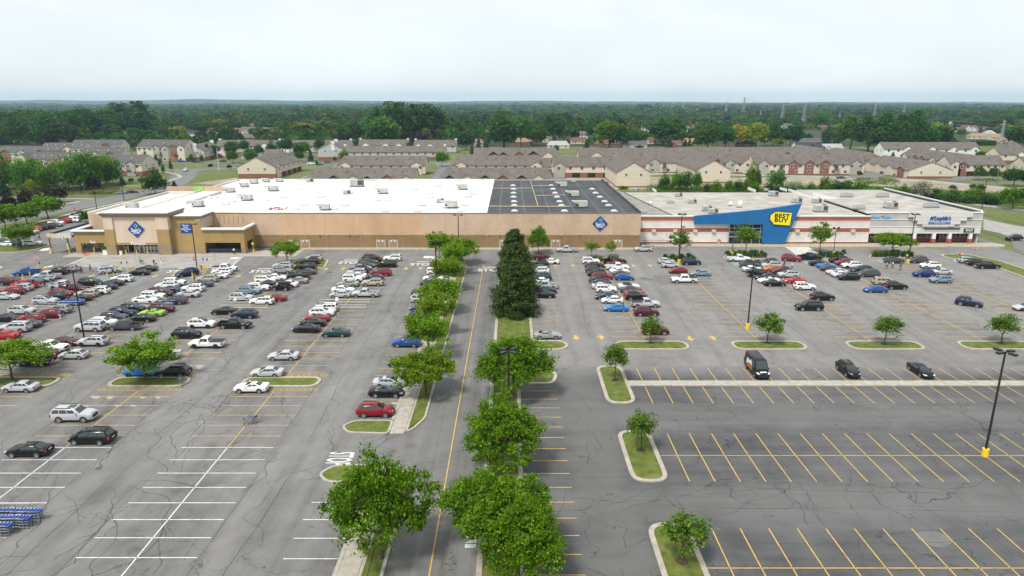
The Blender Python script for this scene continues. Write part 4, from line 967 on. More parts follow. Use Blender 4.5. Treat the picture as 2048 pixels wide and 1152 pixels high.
    tx = -h if 'bed' not in d else d['bed'][0]
    for s in (-1,1):
        q = MB(); q.box(tx-.025,tx+.20,min(s*(tw-.20),s*(tw+.012)),max(s*(tw-.20),s*(tw+.012)),tz-tall,tz,TAILL); out.append(('taillight',q.mesh('taillight_'+k),None,(0,0,0)))
    tm, rm = wheel_mesh(d['r'], .24, dark)
    for ax in d['ax']:
        for s in (-1,1): out.append(('wheel',tm,rm,(ax,s*(w-.10),d['r'],s)))
    return out
PROTO = {}
def car_meshes(k, dark=False):
    if (k,dark) not in PROTO: PROTO[(k,dark)] = make_car(k,dark)
    return PROTO[(k,dark)]
COL = dict(k=(.008,.008,.009),w=(.74,.74,.73),s=(.43,.44,.45),g=(.06,.065,.07),r=(.22,.010,.018),m=(.075,.008,.014),b=(.012,.07,.28),n=(.010,.018,.05),t=(.40,.36,.29),G=(.27,.50,.03),o=(.55,.11,.01),e=(.012,.045,.045),l=(.17,.24,.30),B=(.012,.026,.18),A=(.012,.19,.52),R=(.44,.014,.016),i=(.28,.28,.27))
CN = dict(k='black',w='white',s='silver',g='dark grey',r='crimson',m='maroon',b='blue',n='navy blue',t='pale gold',G='lime green',o='orange',e='dark green',l='grey blue',B='royal blue',A='bright blue',R='bright red',i='grey')
KN = dict(sedan='sedan',coupe='coupe',hatch='hatchback',suv='SUV',bigsuv='large SUV',boxy='boxy SUV',minivan='minivan',pickup='crew cab pickup',extcab='pickup truck',jeep='soft top jeep',van='tall cargo van')
CAT = dict(sedan='car',coupe='car',hatch='car',suv='suv',bigsuv='suv',boxy='suv',minivan='minivan',pickup='pickup truck',extcab='pickup truck',jeep='suv',van='van')
OBN = dict(sedan='parked_car',coupe='parked_car',hatch='parked_car',suv='parked_suv',bigsuv='parked_suv',boxy='parked_suv',minivan='parked_minivan',pickup='pickup_truck',extcab='pickup_truck',jeep='parked_suv',van='cargo_van')
def place_car(k, col, x, y, rz, label, group, dark=False, extra=None):
    t = thing(OBN[k], label, CAT[k], (x,y,0), rz, group)
    for nm, me, rm, loc in car_meshes(k,dark):
        o = bpy.data.objects.new(nm, me); C.objects.link(o); o.parent = t
        if nm == 'body': o.color = (*COL[col],1)
        if nm == 'wheel':
            o.location = loc[:3]; o.rotation_euler = (0,random.uniform(0,6),0) if loc[3] > 0 else (0,random.uniform(0,6),math.pi)
            r = bpy.data.objects.new('rim', rm); C.objects.link(r); r.parent = o
    d = KINDS[k]
    if extra == 'cover':
        q = MB(); x0,x1 = d['bed']; w = d['W']/2; q.box(x0+.02,x1-.02,-w*.93,w*.93,1.125,1.17,TRIM); q.build('bed_cover',t)
    elif extra == 'paintcover':
        q = MB(); x0,x1 = d['bed']; w = d['W']/2; q.box(x0+.02,x1-.02,-w*.95,w*.95,1.125,1.24,PAINT); o = q.build('bed_cover',t); o.color = (*COL[col],1)
    elif extra == 'cap':
        q = MB(); x0,x1 = d['bed']; w = d['W']/2; cc = cabin(q,x0+.02,x1+.02,x0+.14,x1-.02,1.10,d['H']-.06,w*.93,w*.74,PAINT,.02); o = q.build('bed_cap',t,40); o.color = (*COL[col],1)
        q = MB()
        for s in (-1,1): q.box(x0+.3,x1-.25,min(s*w*.86,s*w*.885),max(s*w*.86,s*w*.885),1.28,1.55,CARGL)
        q.build('cap_window',t)
    elif extra == 'softtop':
        q = MB(); cabin(q,-1.5,.55,-.98,.22,1.0,d['H']+.02,.78,.62,TRIM,.02); q.build('soft_top',t,40)
    elif extra == 'roofbox':
        q = MB(); q.box(-.55,.35,-.42,.42,d['H']-.02,d['H']+.012,CARGL); q.build('sunroof',t)
    return t
# every line: kind colour x y heading(L/R or degrees) [extra] - x, y: photograph point where the near wheels meet the ground
LOT = {
'A': ('in the single row beside the sidewalk trees', """suv s 880 527.5 L;sedan m 879 537 R;boxy w 872 551 R;sedan w 866 562.5 L;sedan k 862 575 R;sedan g 862 583.5 R;pickup k 850 593 L;minivan s 845 606.5 R;sedan g 843 623 L;suv n 842 641 R;hatch B 836 662 R;suv b 812 696 L;hatch k 803 735 L;sedan s 779 777 R roofbox;coupe k 771 796.5 R;suv r 749 836 R"""),
'B1': ('drive side of the first double row', """boxy w 784 523 L;minivan k 772 535.8 L;minivan r 760 553 L;hatch n 747 562 L;suv t 744 573 L;extcab s 730 595.5 L;sedan e 669 675 L"""),
'B2': ('far side of the first double row', """minivan k 743 524 R;sedan g 735 529 R;sedan g 730 536 R;sedan l 722 541.5 R;suv k 716 548 L;boxy s 711 552.5 L;sedan w 711 558 L;boxy w 704 565 R;sedan i 694 574.5 L;sedan w 685 586.5 R;hatch s 679 596.5 L;boxy w 650 625.5 L;suv w 642 634.5 R;coupe r 631 645 L;sedan k 622 655 L;sedan k 610 666.5 L;sedan s 564 722 L;sedan s 531 756 L;coupe w 499 787 L"""),
'C1': ('drive side of the second double row', """suv s 625 523.5 L;suv k 619 530 L;bigsuv k 609 542.5 L;sedan g 610 550 L;bigsuv k 595 560.5 L;sedan i 592 568 L;sedan w 572 575.5 L;jeep k 560 582.5 L;sedan r 546 604 L;suv w 521 611 L roofbox;suv n 486 638.5 L;pickup k 466 659 R;extcab w 411 697.5 L cover;suv k 343 756 L;minivan k 177 891 L"""),
'C2': ('far side of the second double row', """suv s 564 538 L;suv i 563 548 R;sedan w 550 562.5 R;suv w 530 566.5 R;sedan k 530 575 L;boxy w 515 583.5 R;suv l 496 589.5 R;suv s 480 603.5 R;sedan k 445 630.5 L;suv w 400 657.5 R roofbox;suv k 370 678.5 R;extcab w 318 721 L;suv A 277 755.5 L;bigsuv s 142 846 R roofbox;sedan k 50 916 L"""),
'D1': ('drive side of the third double row', """pickup w 447 544 R cover;suv w 442 550.5 L;sedan w 432 558 L roofbox;suv t 412 565.5 L;sedan g 401 575 L;suv w 383 585 L;sedan s 373 595.5 L;suv g 346 610 L;suv m 319 626.5 R;coupe G 300 634 L;sedan k 280 645.5 L;pickup g 246 662 L;suv s 181 694 L;hatch s 142 720 L;sedan s 34 786 L"""),
'D2': ('far side of the third double row', """boxy w 347 572.5 R;suv w 331 579 L;sedan n 341 587 R;minivan m 316 594 R;boxy w 304 600.5 R;sedan w 287 607.5 R;suv k 260 626.5 R;boxy n 241 635 R;boxy g 225 644 R;suv w 202 655 R;bigsuv s 175 664.5 L;sedan m 125 693.5 R;extcab w 92 706 R paintcover;suv m 80 719.5 R;pickup k 61 734 L"""),
'E1': ('drive side of the fourth double row', """sedan k 290 544 L;sedan k 275 551.5 L;suv w 241 565.5 L;sedan k 221 573 L;sedan n 207 580.5 L;suv w 192 590 L;boxy t 169 596.5 L;coupe k 155 603.5 L;sedan b 139 612 L;suv i 112 628.5 L;suv r 90 637.5 L;suv r 58 647.5 L;sedan g 49 657 L;bigsuv s 25 666 L;sedan R 2 680 L"""),
'E2': ('far side of the fourth double row', """minivan k 174 574.5 R;pickup s 126 578 R;pickup m 144 586 R cap;suv r 118 595.5 R;suv k 107 602.5 L;suv s 86 610 R roofbox;suv s 39 630.5 R;sedan k 11 645 R"""),
'F1': ('in its outermost row', """suv i 131 546.5 L;boxy k 112 550 L;pickup s 90 559.5 L;sedan l 80 565 R;pickup R 54 575 L;suv s 39 583.5 L;suv r 20 591 L;minivan m 9 574.5 R;sedan s 8 600.5 R"""),
'R0': ('in the single row beside the pines', """suv m 1084 521 R;sedan w 1099 529 L;suv k 1079 535.5 L;sedan g 1078 541.5 L;suv w 1079 549 L;minivan e 1081 562 L;hatch w 1079 569.5 L;pickup s 1090 579.5 L;sedan n 1090 588.5 L;sedan k 1087 597 L;coupe i 1095 679.5 R"""),
'R1a': ('pine side of the first double row', """boxy w 1182 529 R;sedan k 1190 537.2 R;suv g 1191 547 R;sedan n 1196 553.5 R;suv r 1205 560.5 R;sedan k 1200 567 R;sedan n 1204 573 R;sedan s 1206 579.5 R;boxy w 1213 586.5 R;sedan n 1214 600.5 L;hatch w 1225 608 L;sedan A 1233 624 L"""),
'R1b': ('far side of the first double row', """pickup k 1230 529 R;sedan r 1234 534.5 R;extcab w 1235 541 R;coupe w 1240 548.5 R;sedan g 1238 555 L;hatch b 1250 561.5 R;coupe w 1259 579.5 R softtop;sedan g 1265 586.5 R;coupe r 1271 593.5 R;suv k 1274 601.5 R;extcab s 1292 616 R cover;suv m 1294 633.5 R;suv m 1312 671 R"""),
'R2a': ('pine side of the second double row', """hatch s 1334 528.3 R;hatch s 1342 536.3 R;hatch r 1357 548 L;pickup w 1370 566.5 L cover"""),
'R2b': ('far side of the second double row', """suv n 1384 531 R;sedan l 1402 553 L"""),
'R3a': ('pine side of the third double row', """extcab w 1479 524 R;suv g 1501 537 R;sedan w 1507 544.5 R;sedan n 1515 550 R;pickup k 1522 555.5 R;sedan k 1534 561 L;coupe w 1539 567.5 L;sedan k 1552 573.5 R;bigsuv k 1621 622.5 L"""),
'R3b': ('far side of the third double row', """suv g 1540 532 L;suv s 1545 537.5 L;coupe o 1549 543.5 L;suv m 1565 550 L;suv s 1579 556.5 L;coupe R 1591 568 L;boxy w 1612 581.3 R;suv k 1648 602.3 R"""),
'R4a': ('pine side of the fourth double row', """pickup k 1622 520.8 R;sedan k 1641 532.5 R;coupe A 1657 537.7 R;sedan g 1664 543 R;sedan s 1676 550 L;sedan w 1687 555.5 R;suv k 1700 561.5 L;sedan b 1754 586.3 L"""),
'R4b': ('far side of the fourth double row', """suv k 1680 526.5 L;suv r 1691 532.3 L;suv w 1706 537.5 L;minivan n 1726 547.5 L;minivan g 1739 555 L;minivan t 1772 571.3 R;suv k 1795 580 R"""),
'R5a': ('pine side of the fifth double row', """suv g 1791 527.5 R;suv B 1851 555 L;suv l 1885 567.3 L"""),
'R5b': ('far side of the fifth double row', """suv g 1839 527.2 L;suv w 1864 537.7 L;sedan s 1886 550.3 L"""),
'R6': ('short row along the far grass strip', """suv s 1940 527.5 R;suv k 1958 532.5 R;pickup k 1978 538.3 R cover"""),
}
HEX = {'L':math.pi,'R':0.0}
def wheel_to_center(k, px, py, rz):
    """near wheels touch at (px,py): step half a width away from the camera"""
    x, y = G(px,py); return x, y+KINDS[k]['W']/2-.06
for key, (where, s) in LOT.items():
    cars = []
    for line in s.split(';'):
        f = line.split(); k, c, px, py, hd = f[0], f[1], float(f[2]), float(f[3]), f[4]
        x, y = wheel_to_center(k,px,py,0); cars.append([k,c,x,y,hd,f[5] if len(f)>5 else None])
    cars.sort(key=lambda q: -q[3])
    ys = [q[3] for q in cars]
    for _ in range(60):      # neighbours keep at least a stall's breathing room
        for i in range(len(cars)-1):
            a, b = cars[i], cars[i+1]; gap = a[3]-b[3]; need = 2.55
            if gap < need and abs(a[2]-b[2]) < 5.5: dlt = (need-gap)/2; a[3] += dlt*.6; b[3] -= dlt*.6
    n = len(cars)
    for i, (k,c,x,y,hd,ex) in enumerate(cars):
        o = ORD[i+1] if n > 1 else 'lone'
        end = 'the stores' if key[0]=='R' else 'the warehouse'
        lab = f"{CN[c]} {KN[k]}, {o} from {end}, {where}"
        lab = lab.replace('single row','row').replace('soft top jeep','jeep')
        rz = HEX[hd]+random.gauss(0,.018)
        place_car(k,c,x,y,rz,lab,('cars parked in the warehouse lot' if key[0]!='R' else 'cars parked in the lot past the pines'),dark=(random.random()<.18),extra=ex)
GS = 'cars standing apart in the lots'
def solo(k,c,px,py,deg,label,group=GS,extra=None,dark=False):
    x,y = G(px,py); return place_car(k,c,x,y+.6,R(deg),label,group,dark,extra)
solo('minivan','n',372,553,228,'navy minivan parked askew in the blue hatching beside the ochre block lamp post')
solo('minivan','s',218,547,28,'silver minivan pulling out beside the tall yellow post near the store entrance')
solo('extcab','b',52,551,205,'blue pickup truck turning out by the stop sign near the loading canopy')
solo('suv','r',1584,523,-22,'crimson SUV driving between rows in front of the blue wedge store')
solo('extcab','s',1134,505,180,'silver pickup truck driving along the tan wall behind the pines')
solo('suv','s',1287,503.5,180,'silver SUV driving along the corner where tan wall meets brick stripes')
solo('suv','n',1941,613,-38,'navy SUV rolling slantwise through the empty stalls in front of the furniture shops')
solo('sedan','s',2056,622,180,'silver car cut off by the picture edge in the empty stalls',dark=True)
V = solo('van','k',1523,749,-90,'tall black cargo van with white and orange writing, parked nose first against the concrete strip')
V.location = (36.6,95.3,0)
for s in (-1,1):
    o = text('geek',WHITEP,1.15,(-.5,s*1.025,1.75),(R(90),0,0 if s<0 else math.pi),V,'van_lettering',1.05,.03,.01); o = text('SQUAD',mat('van_orange',(.75,.16,.01),.5),.55,(-.3,s*1.025,.95),(R(90),0,0 if s<0 else math.pi),V,'van_lettering',1.1,.02,.01)
q = MB(); q.box(2.05,2.2,-.35,.35,1.36,1.5,WHITEP); 
o = text('geek',WHITEP,.5,(2.62,0,1.19),(R(12),0,R(90)),V,'van_lettering',1.0,.02,.01)
solo('suv','k',1709,750,-90,'black SUV parked nose first against the concrete strip').location = (50.1,95.0,0)
solo('sedan','k',1853,750,-90,'black sedan parked nose first against the concrete strip').location = (60.96,95.0,0)
GF = 'cars in the side lot beyond the loading canopy'
for k,c,px,py,deg,l in (('pickup','k',159,434,190,'black pickup at the far end of the side lot by the store corner'),('suv','w',152,439.5,175,'white SUV behind the hedge in the side lot'),('pickup','w',143,446.5,-8,'white pickup in the side lot, beyond the loading canopy roof'),('suv','R',127,448,172,'bright red SUV in the side lot between the white pickup and the white minivan'),
   ('minivan','w',111,451,-8,'white minivan in the side lot next to the red SUV'),('sedan','g',109,455,-8,'dark sedan in the side lot in front of the white minivan'),('suv','k',94,459.5,172,'black SUV in the side lot next to the dark sedan'),('suv','k',79,462,172,'second black SUV in the side lot, next to the orange SUV'),('suv','o',66,465,172,'orange SUV in the side lot'),
   ('sedan','s',60,469,172,'silver sedan in the side lot next to the orange SUV'),('suv','r',44,470,172,'crimson SUV mostly hidden behind the tree in the side lot'),('minivan','w',8,476,-8,'white minivan at the frame edge of the side lot'),('suv','w',6,483,-8,'white SUV at the frame edge, second row of the side lot'),('suv','g',3,491,-8,'grey SUV at the frame edge, near the grass island'),
   ('sedan','w',11,494.5,172,'white sedan beside the grass island of the side lot'),('suv','e',27,494.5,172,'dark green SUV behind the tree on the grass island'),('suv','w',63,493.5,12,'white SUV at the tip of the grass island')):
    solo(k,c,px,py-1.5,deg,l,GF)
GT = 'cars on the streets among the houses'
for k,c,px,py,deg,l in (('hatch','l',241,389,200,'pale blue hatchback driving on the side road past the purple trees'),('sedan','m',265,387,15,'maroon sedan on the side road beside the big round bush'),('pickup','w',371,343,100,'white pickup on the curve by the flagpole lawn'),('sedan','k',392,326,0,'dark sedan parked below the grey condos by the flagpole'),
   ('suv','b',362,325,0,'blue SUV parked in front of the grey gable condo'),('suv','m',394,325,0,'maroon SUV beside the grey gable condo door'),('sedan','g',320,331,0,'grey car parked before the cream townhouses'),('suv','n',445,325,180,'navy SUV on the street behind the flagpole'),('suv','g',655,327,0,'grey SUV parked below the grey gable condo with brick base'),
   ('sedan','w',622,330,0,'white car parked below the grey gable condo with brick base'),('sedan','b',640,331,0,'blue car parked below the grey gable condo with brick base'),('extcab','R',1933,351,175,'bright red pickup in front of the brick garage doors'),('extcab','k',1771,348,180,'black pickup among the garages of the low tan rows'),
   ('sedan','k',1720,350,10,'black car at the end of the long brick gabled row'),('sedan','g',1683,358,0,'grey car on the new street below the brick gabled row'),('extcab','k',1205,369,0,'dark pickup on bare earth between cream houses behind the black roof'),('suv','k',2030,482,185,'black SUV by the grass at the far edge beyond the shops')):
    solo(k,c,px,py-.6,deg,l,GT)
# ---------------------------------------------------------------- trees and shrubs
def leaf_mesh(name, cen, size, m, up=.35, aspect=.62, col=None, dirs=None):
    """every leaf spray is one small bent quad, freely turned"""
    n = len(cen); rng = RNG
    nr = rng.normal(size=(n,3)); nr[:,2] = np.abs(nr[:,2])*(1+up*2)
    nr /= np.linalg.norm(nr,axis=1)[:,None]
    t = rng.normal(size=(n,3)) if dirs is None else dirs+rng.normal(size=(n,3))*.25
    u = t-(t*nr).sum(1)[:,None]*nr; u /= np.linalg.norm(u,axis=1)[:,None]+1e-9
    v = np.cross(nr,u); s = (size*rng.uniform(.45,1.5,n))[:,None]
    a = cen-u*s*.5; b = cen+v*s*.5*aspect+nr*s*.04; c = cen+u*s*.5; d = cen-v*s*.5*aspect+nr*s*.04
    V = np.stack([a,b,c,d],1).reshape(-1,3).astype(np.float32)
    me = bpy.data.meshes.new(name); me.vertices.add(4*n); me.loops.add(4*n); me.polygons.add(n)
    me.vertices.foreach_set('co', V.ravel()); me.loops.foreach_set('vertex_index', np.arange(4*n,dtype=np.int32))
    me.polygons.foreach_set('loop_start', np.arange(0,4*n,4,dtype=np.int32)); 
    me.materials.append(m)
    if col is not None:
        at = me.color_attributes.new('Col','FLOAT_COLOR','POINT'); cc = np.ones((4*n,4),np.float32); cc[:,:3] = np.repeat(col,4,0); at.data.foreach_set('color', cc.ravel())
    me.update(calc_edges=True); return me
def crown_points(n, R_, H_, z0, ncl, rcl, flat=1.0, seed=0, shell=.5, lobes=.22):
    """leaf sprays gathered in clumps spread through an uneven crown"""
    rng = np.random.default_rng(seed); ph = rng.uniform(0,6.28,8)
    cl = []
    while len(cl) < ncl:
        d = rng.normal(size=3); d /= np.linalg.norm(d); r = (shell+(1-shell)*rng.random()**.6)
        az = math.atan2(d[1],d[0]); k = 1+lobes*(math.sin(2*az+ph[0])*.5+math.sin(3*az+ph[1]+2*d[2])*.5+math.sin(5*az+ph[2])*.35+math.sin(4*d[2]+ph[3])*.5)
        if d[2] < -.55: continue
        w = 1.0 if d[2] > 0 else 1+.1*d[2]
        cl.append((d[0]*r*k*R_*w, d[1]*r*k*R_*w, z0+H_/2+d[2]*r*k*H_/2))
    cl = np.array(cl); idx = rng.integers(0,ncl,n); rad = rcl*rng.uniform(.6,1.25,ncl)
    p = rng.normal(size=(n,3))*.5; p[:,2] *= flat
    return cl, cl[idx]+p*rad[idx][:,None]
def trunk_mesh(name, h, r, cl, z0, nl=9, seed=0, bend=.12):
    rng = random.Random(seed); mb = MB(); p = Vector((0,0,-.1)); segs = 5; pts = [p]
    for i in range(segs): p = Vector((rng.gauss(0,bend*h*.1)*(i>0), rng.gauss(0,bend*h*.1)*(i>0), h*(i+1)/segs)); pts.append(p)
    for i in range(segs):
        ra = r*(1.25 if i==0 else 1-.13*i); rb = r*(1-.13*(i+1)); mb.tube(pts[i],pts[i+1],ra,rb,BARK,8,False)
    for c in rng.sample(list(map(tuple,cl)), min(nl,len(cl))):
        c = Vector(c); a = pts[rng.randint(2,segs)]; a = Vector((a.x,a.y,min(a.z,max(z0*.7,c.z-.2)))); m = a.lerp(c,.5)+Vector((0,0,-.12*(c-a).length*.5)); 
        mb.tube(a,m,r*.42,r*.26,BARK,5,False); mb.tube(m,c,r*.26,r*.06,BARK,5,False)
    return mb.mesh(name, 50)
TP = {}
def tree_proto(key, n, R_, H_, z0, ncl, rcl, leaf, tr, trunkh, flat=1, nv=2, shell=.5, nl=10, lobes=.22, m=None):
    TP[key] = []
    for v in range(nv):
        cl, pt_ = crown_points(n,R_,H_,z0,ncl,rcl,flat,seed=hash_(key)+v*17,shell=shell,lobes=lobes)
        cm = leaf_mesh('crown_'+key, pt_, leaf, m or LEAF); tm = trunk_mesh('trunk_'+key, trunkh, tr, cl, z0, nl, seed=v+3)
        TP[key].append((tm,cm))
def hash_(s): return sum(ord(c)*(i+3) for i,c in enumerate(s))
# key, leaves, radius, crown height, crown base, clumps, clump radius, leaf size, trunk radius
tree_proto('ash', 23000, 4.7, 6.6, 1.5, 190, .80, .29, .19, 5.5, .75, 3, .30, 34, .27)
tree_proto('locust', 10000, 3.1, 4.2, 1.6, 95, .75, .27, .13, 3.8, .5, 3, .25, 18, .35)
tree_proto('young', 2600, 1.6, 2.7, 1.35, 60, .50, .22, .07, 3.2, .8, 3, .2, 14, .25)
tree_proto('airy', 3200, 2.4, 4.6, 1.9, 70, .7, .30, .11, 5.0, .40, 3, .15, 18, .35)
tree_proto('maple', 3600, 4.0, 7.6, 2.0, 110, 1.35, .80, .22, 6, .8, 4, .45, 6, .25)
tree_proto('round', 2200, 3.6, 6.6, 1.5, 100, 1.1, .70, .18, 5, .9, 2, .55, 6, .10)
tree_proto('tall', 4000, 3.3, 12.0, 2.0, 130, 1.45, .85, .26, 9, .9, 3, .40, 8, .35)
tree_proto('thicket', 3000, 2.5, 5.8, .1, 110, 1.0, .46, .09, 4, .9, 3, .2, 8, .38)
def conifer(key, n, R_, H_, tier, leaf, power, droop, nv, bare=0.0):
    TP[key] = []
    for v in range(nv):
        rng = np.random.default_rng(hash_(key)+v); P_ = []; D_ = []
        nb = tier*7; az_ = (0.3,1.7,2.9)
        for b in range(nb):
            f = (b+rng.random())/nb; z = bare+(H_-bare)*f; L = R_*(1-f)**power*rng.uniform(.66,1.15)*(1+.12*math.sin(5*f*6.28+v))+.15; az = rng.uniform(0,6.28)
            m_ = max(4,int(n/nb*(L/R_)*2.1)); t = rng.random(m_)**.55; d = np.array([math.cos(az),math.sin(az),0])
            p = np.outer(t*L,d); p[:,2] = z-droop*t*L+.35*t*t*L*(.6 if droop<.3 else .3)
            p += rng.normal(size=(m_,3))*np.array([.28,.28,.20])*(.4+L/R_)*(R_/4.0)**.5
            P_.append(p); D_.append(np.tile(d+np.array([0,0,.55]),(m_,1)))
        P_ = np.concatenate(P_); D_ = np.concatenate(D_)
        cm = leaf_mesh('crown_'+key, P_, leaf, NEEDLE, .1, .34, None, D_)
        mb = MB(); mb.tube((0,0,-.1),(0,0,H_*.96),.03*H_,.03,BARK,8,False); TP[key].append((mb.mesh('trunk_'+key,50),cm))
conifer('pine', 26000, 4.7, 11.6, 30, .58, .44, .12, 3, .25)
conifer('spruce', 3200, 2.6, 9.0, 16, .70, .85, .28, 2, .2)
def place_tree(key, x, y, label, col, s=(1,1,1), group=None, name='tree', cat='tree', v=None, rz=None, z=0.0):
    tm, cm = TP[key][random.randrange(len(TP[key])) if v is None else v % len(TP[key])]
    t = thing(name, label, cat, (x,y,z), random.uniform(0,6.28) if rz is None else rz, group)
    t.scale = s if isinstance(s,tuple) else (s,s,s)
    a = obj('trunk', tm, t); b = obj('crown', cm, t); b.color = (*col,1); return t
GA=(.108,.215,.006); GL=(.145,.265,.008); GY=(.155,.25,.008); GD=(.042,.115,.018); GM=(.062,.142,.02); GB=(.036,.09,.026); PU=(.028,.012,.02); YG=(.24,.27,.02); SP=(.07,.12,.105); PN=(.062,.098,.022); OL=(.30,.34,.27)
ga = 'shade trees along the central drive'
def at_crown(px,py,h): return G(px,py,h)
for px,py,d,hs,l,c,v in ((985,1018,9.6,1.0,'broad ash tree in the median, reaching over the yellow centre line of the drive',GA,0),(1052,1085,7.2,.85,'smaller ash squeezed against the broad one in the median, on its parking side',GA,1),
    (1006,862,9.7,1.0,'ash tree in the median between the lamp post tree and the broad one',GA,2),(1026,726,10.6,1.0,'wide ash at the head of the lower median, behind a tall lamp post',GA,1),
    (757,1000,8.7,1.22,'broad ash beside the sidewalk, overhanging the painted STOP',(.10,.205,.006),2)):
    x,y = at_crown(px,py,4.9*hs); place_tree('ash',x,y,l,c,(d/10.5,d/10.5,hs),ga,'ash_tree','tree',v)
for i,(px,py,d,l) in enumerate(((850,738,7.4,'first bright green tree on the sidewalk strip above the nose island'),(856,669,6.4,'second bright green tree on the sidewalk strip above the nose island'),(868,627,6.2,'third tree up the sidewalk strip, beside the navy SUV'),(880,586,6.4,'fourth tree up the sidewalk strip, over the foot of a lamp post'),
    (896,546,6.4,'fifth tree up the sidewalk strip'),(908,517,6.2,'sixth tree up the sidewalk strip'),(922,498,7.0,'tree at the store end of the sidewalk strip'),(878,490,5.6,'pale tree behind the stop sign at the store end of the sidewalk strip'))):
    x,y = at_crown(px,py,3.9); place_tree('locust' if i else 'ash',x,y,l,GL if i%2 else GY,(d/6.1,d/6.1,1.25) if i else (d/9.4,d/9.4,.82),'trees on the sidewalk strip','street_tree','tree',i)
x,y = G(1077,508); place_tree('ash',x,y,'round dark green tree behind the pines near the tan wall',GA,(.62,.62,.85),None,'street_tree','tree',1)
gp = 'dark pines in the median'
for px,py,h,s,l in ((1031,628,10.6,.88,'bushy dark pine at the near end of the pine clump'),(1032,588,10.9,.90,'middle dark pine of the clump in the median'),(1029,556,11.3,.84,'tallest dark pine at the store end of the clump')):
    x,y = G(px,py); place_tree('pine',x,y,l,PN,(s,s,h/11.6),gp,'pine_tree','pine')
# young trees on islands (base pixel, crown width px)
gy = 'young trees on the grass islands'
for i,(px,py,wpx,hpx,l,c) in enumerate(((1229.5,762,56,72,'young tree on the curved island at the end of the concrete strip',(.105,.195,.022)),(1282,902,67,76,'young tree on the middle of the three long islands',(.105,.195,.022)),(1364,1124,96,98,'young tree on the long island at the bottom frame edge',(.105,.195,.022)),
    (1301,687,48,50,'young tree on the island under the maroon SUV, first island from the pines',(.105,.195,.022)),(1534,687,66,54,'young tree on the second island from the pines',(.105,.195,.022)),(1768,690,60,54,'young tree on the third island from the pines',(.105,.195,.022)),(2002,688,62,55,'young tree on the fourth island from the pines',(.105,.195,.022)))):
    x,y = G(px,py); sc_ = 40.5/(py-205); w = wpx*sc_/3.5; h = hpx*sc_*1.13/4.2; place_tree('young',x,y,l,c,(w,w,h),gy,'young_tree','tree',i)
    mb = MB(); mb.tube((0,0,.10),(0,0,.20),.6,.4,MULCH,12); o = mb.build('mulch_ring'); o.location = (x,y,.02); o['kind'] = 'structure'
gl = 'trees on the islands of the warehouse lot'
for i,(px,py,wpx,hpx,l) in enumerate(((25,761,118,76,'spreading bright green tree on the island over a black pickup'),(291,762,120,78,'spreading bright green tree on the island over a blue SUV'))):
    x,y = G(px,py); sc_ = 40.5/(py-205); place_tree('locust',x,y,l,GL,(wpx*sc_/6.4,wpx*sc_/6.4,hpx*sc_*1.1/5.7),gl,'street_tree','tree',i)
gs = 'trees in front of the stores'
for i,(px,py,wpx,hpx,k,l,c) in enumerate(((575,527,50,44,'locust','bright tree on the small lawn near the cart bay',GL),(1183,515,32,31,'airy','thin pale tree on the small bed past the pines',GY),(1222,513,27,27,'airy','second thin pale tree on the small bed past the pines',GY),
    (1357,519,44,52,'airy','tree by a lamp post on the bed before the brick stripes',GA),(1491,510,48,56,'airy','full tree before the glass entrance of the blue wedge store',GA),(1639,507,50,54,'airy','layered tree next to the twin headed lamp, past the crosswalk',GA),(1784,509,60,42,'locust','wide tree on the shrub bed before the grey shops',GL))):
    x,y = G(px,py); sc_ = 40.5/(py-205); R0 = 3.2 if k=='locust' else 2.6; H0 = 5.7 if k=='locust' else 6.6
    place_tree(k,x,y,l,c,(wpx*sc_/(2*R0),wpx*sc_/(2*R0),hpx*sc_*1.12/H0),gs,'street_tree','tree',i)
# shrubs in the beds
TP['shrub'] = []
for v in range(3):
    cl, pt_ = crown_points(700,.62,1.1,0,24,.26,.9,seed=90+v,shell=.3); TP['shrub'].append(leaf_mesh('shrub_leaves',pt_,.16,LEAF))
def shrub(x,y,c,s,label,group,name='shrub'):
    o = obj(name, random.choice(TP['shrub']), None, (x,y,.05)); o.color = (*c,1); o.scale = (s,s,s*.95); o.rotation_euler = (0,0,random.uniform(0,6)); tag(o,label,'shrub',group)
beds = [((1182,523),(1238,519),4,'the small bed past the pines',(GM,GY)),((1325,521),(1392,519),8,'the bed under the lamp before the brick stripes',(GD,GM)),((1452,513),(1532,511),14,'the bed before the glass entrance',(GD,GM,GY)),((1640,514),(1688,511.5),9,'the bed beside the twin headed lamp',(GD,GM)),((1744,512.5),(1822,512),22,'the bed before the grey shops',(YG,GM,YG,GD))]
for a,b,n,nm,cs in beds:
    for k in range(n):
        t = (k+.5)/n; px = a[0]+(b[0]-a[0])*t; py = a[1]+(b[1]-a[1])*t+((-2.2,1.6)[k%2] if n > 6 else 0)
        x,y = G(px,py); c = cs[k%len(cs)]
        shrub(x+random.uniform(-.2,.2),y,c,random.uniform(.95,1.3),('yellow green' if c==YG else 'dark green' if c==GD else 'pale green' if c==GY else 'green')+' clipped shrub in '+nm,'shrubs in '+nm)
x,y = G(1200,521); shrub(x,y,(.25,.01,.015),.8,'small red leaved shrub in the small bed past the pines',None)
x,y = G(173,440); 
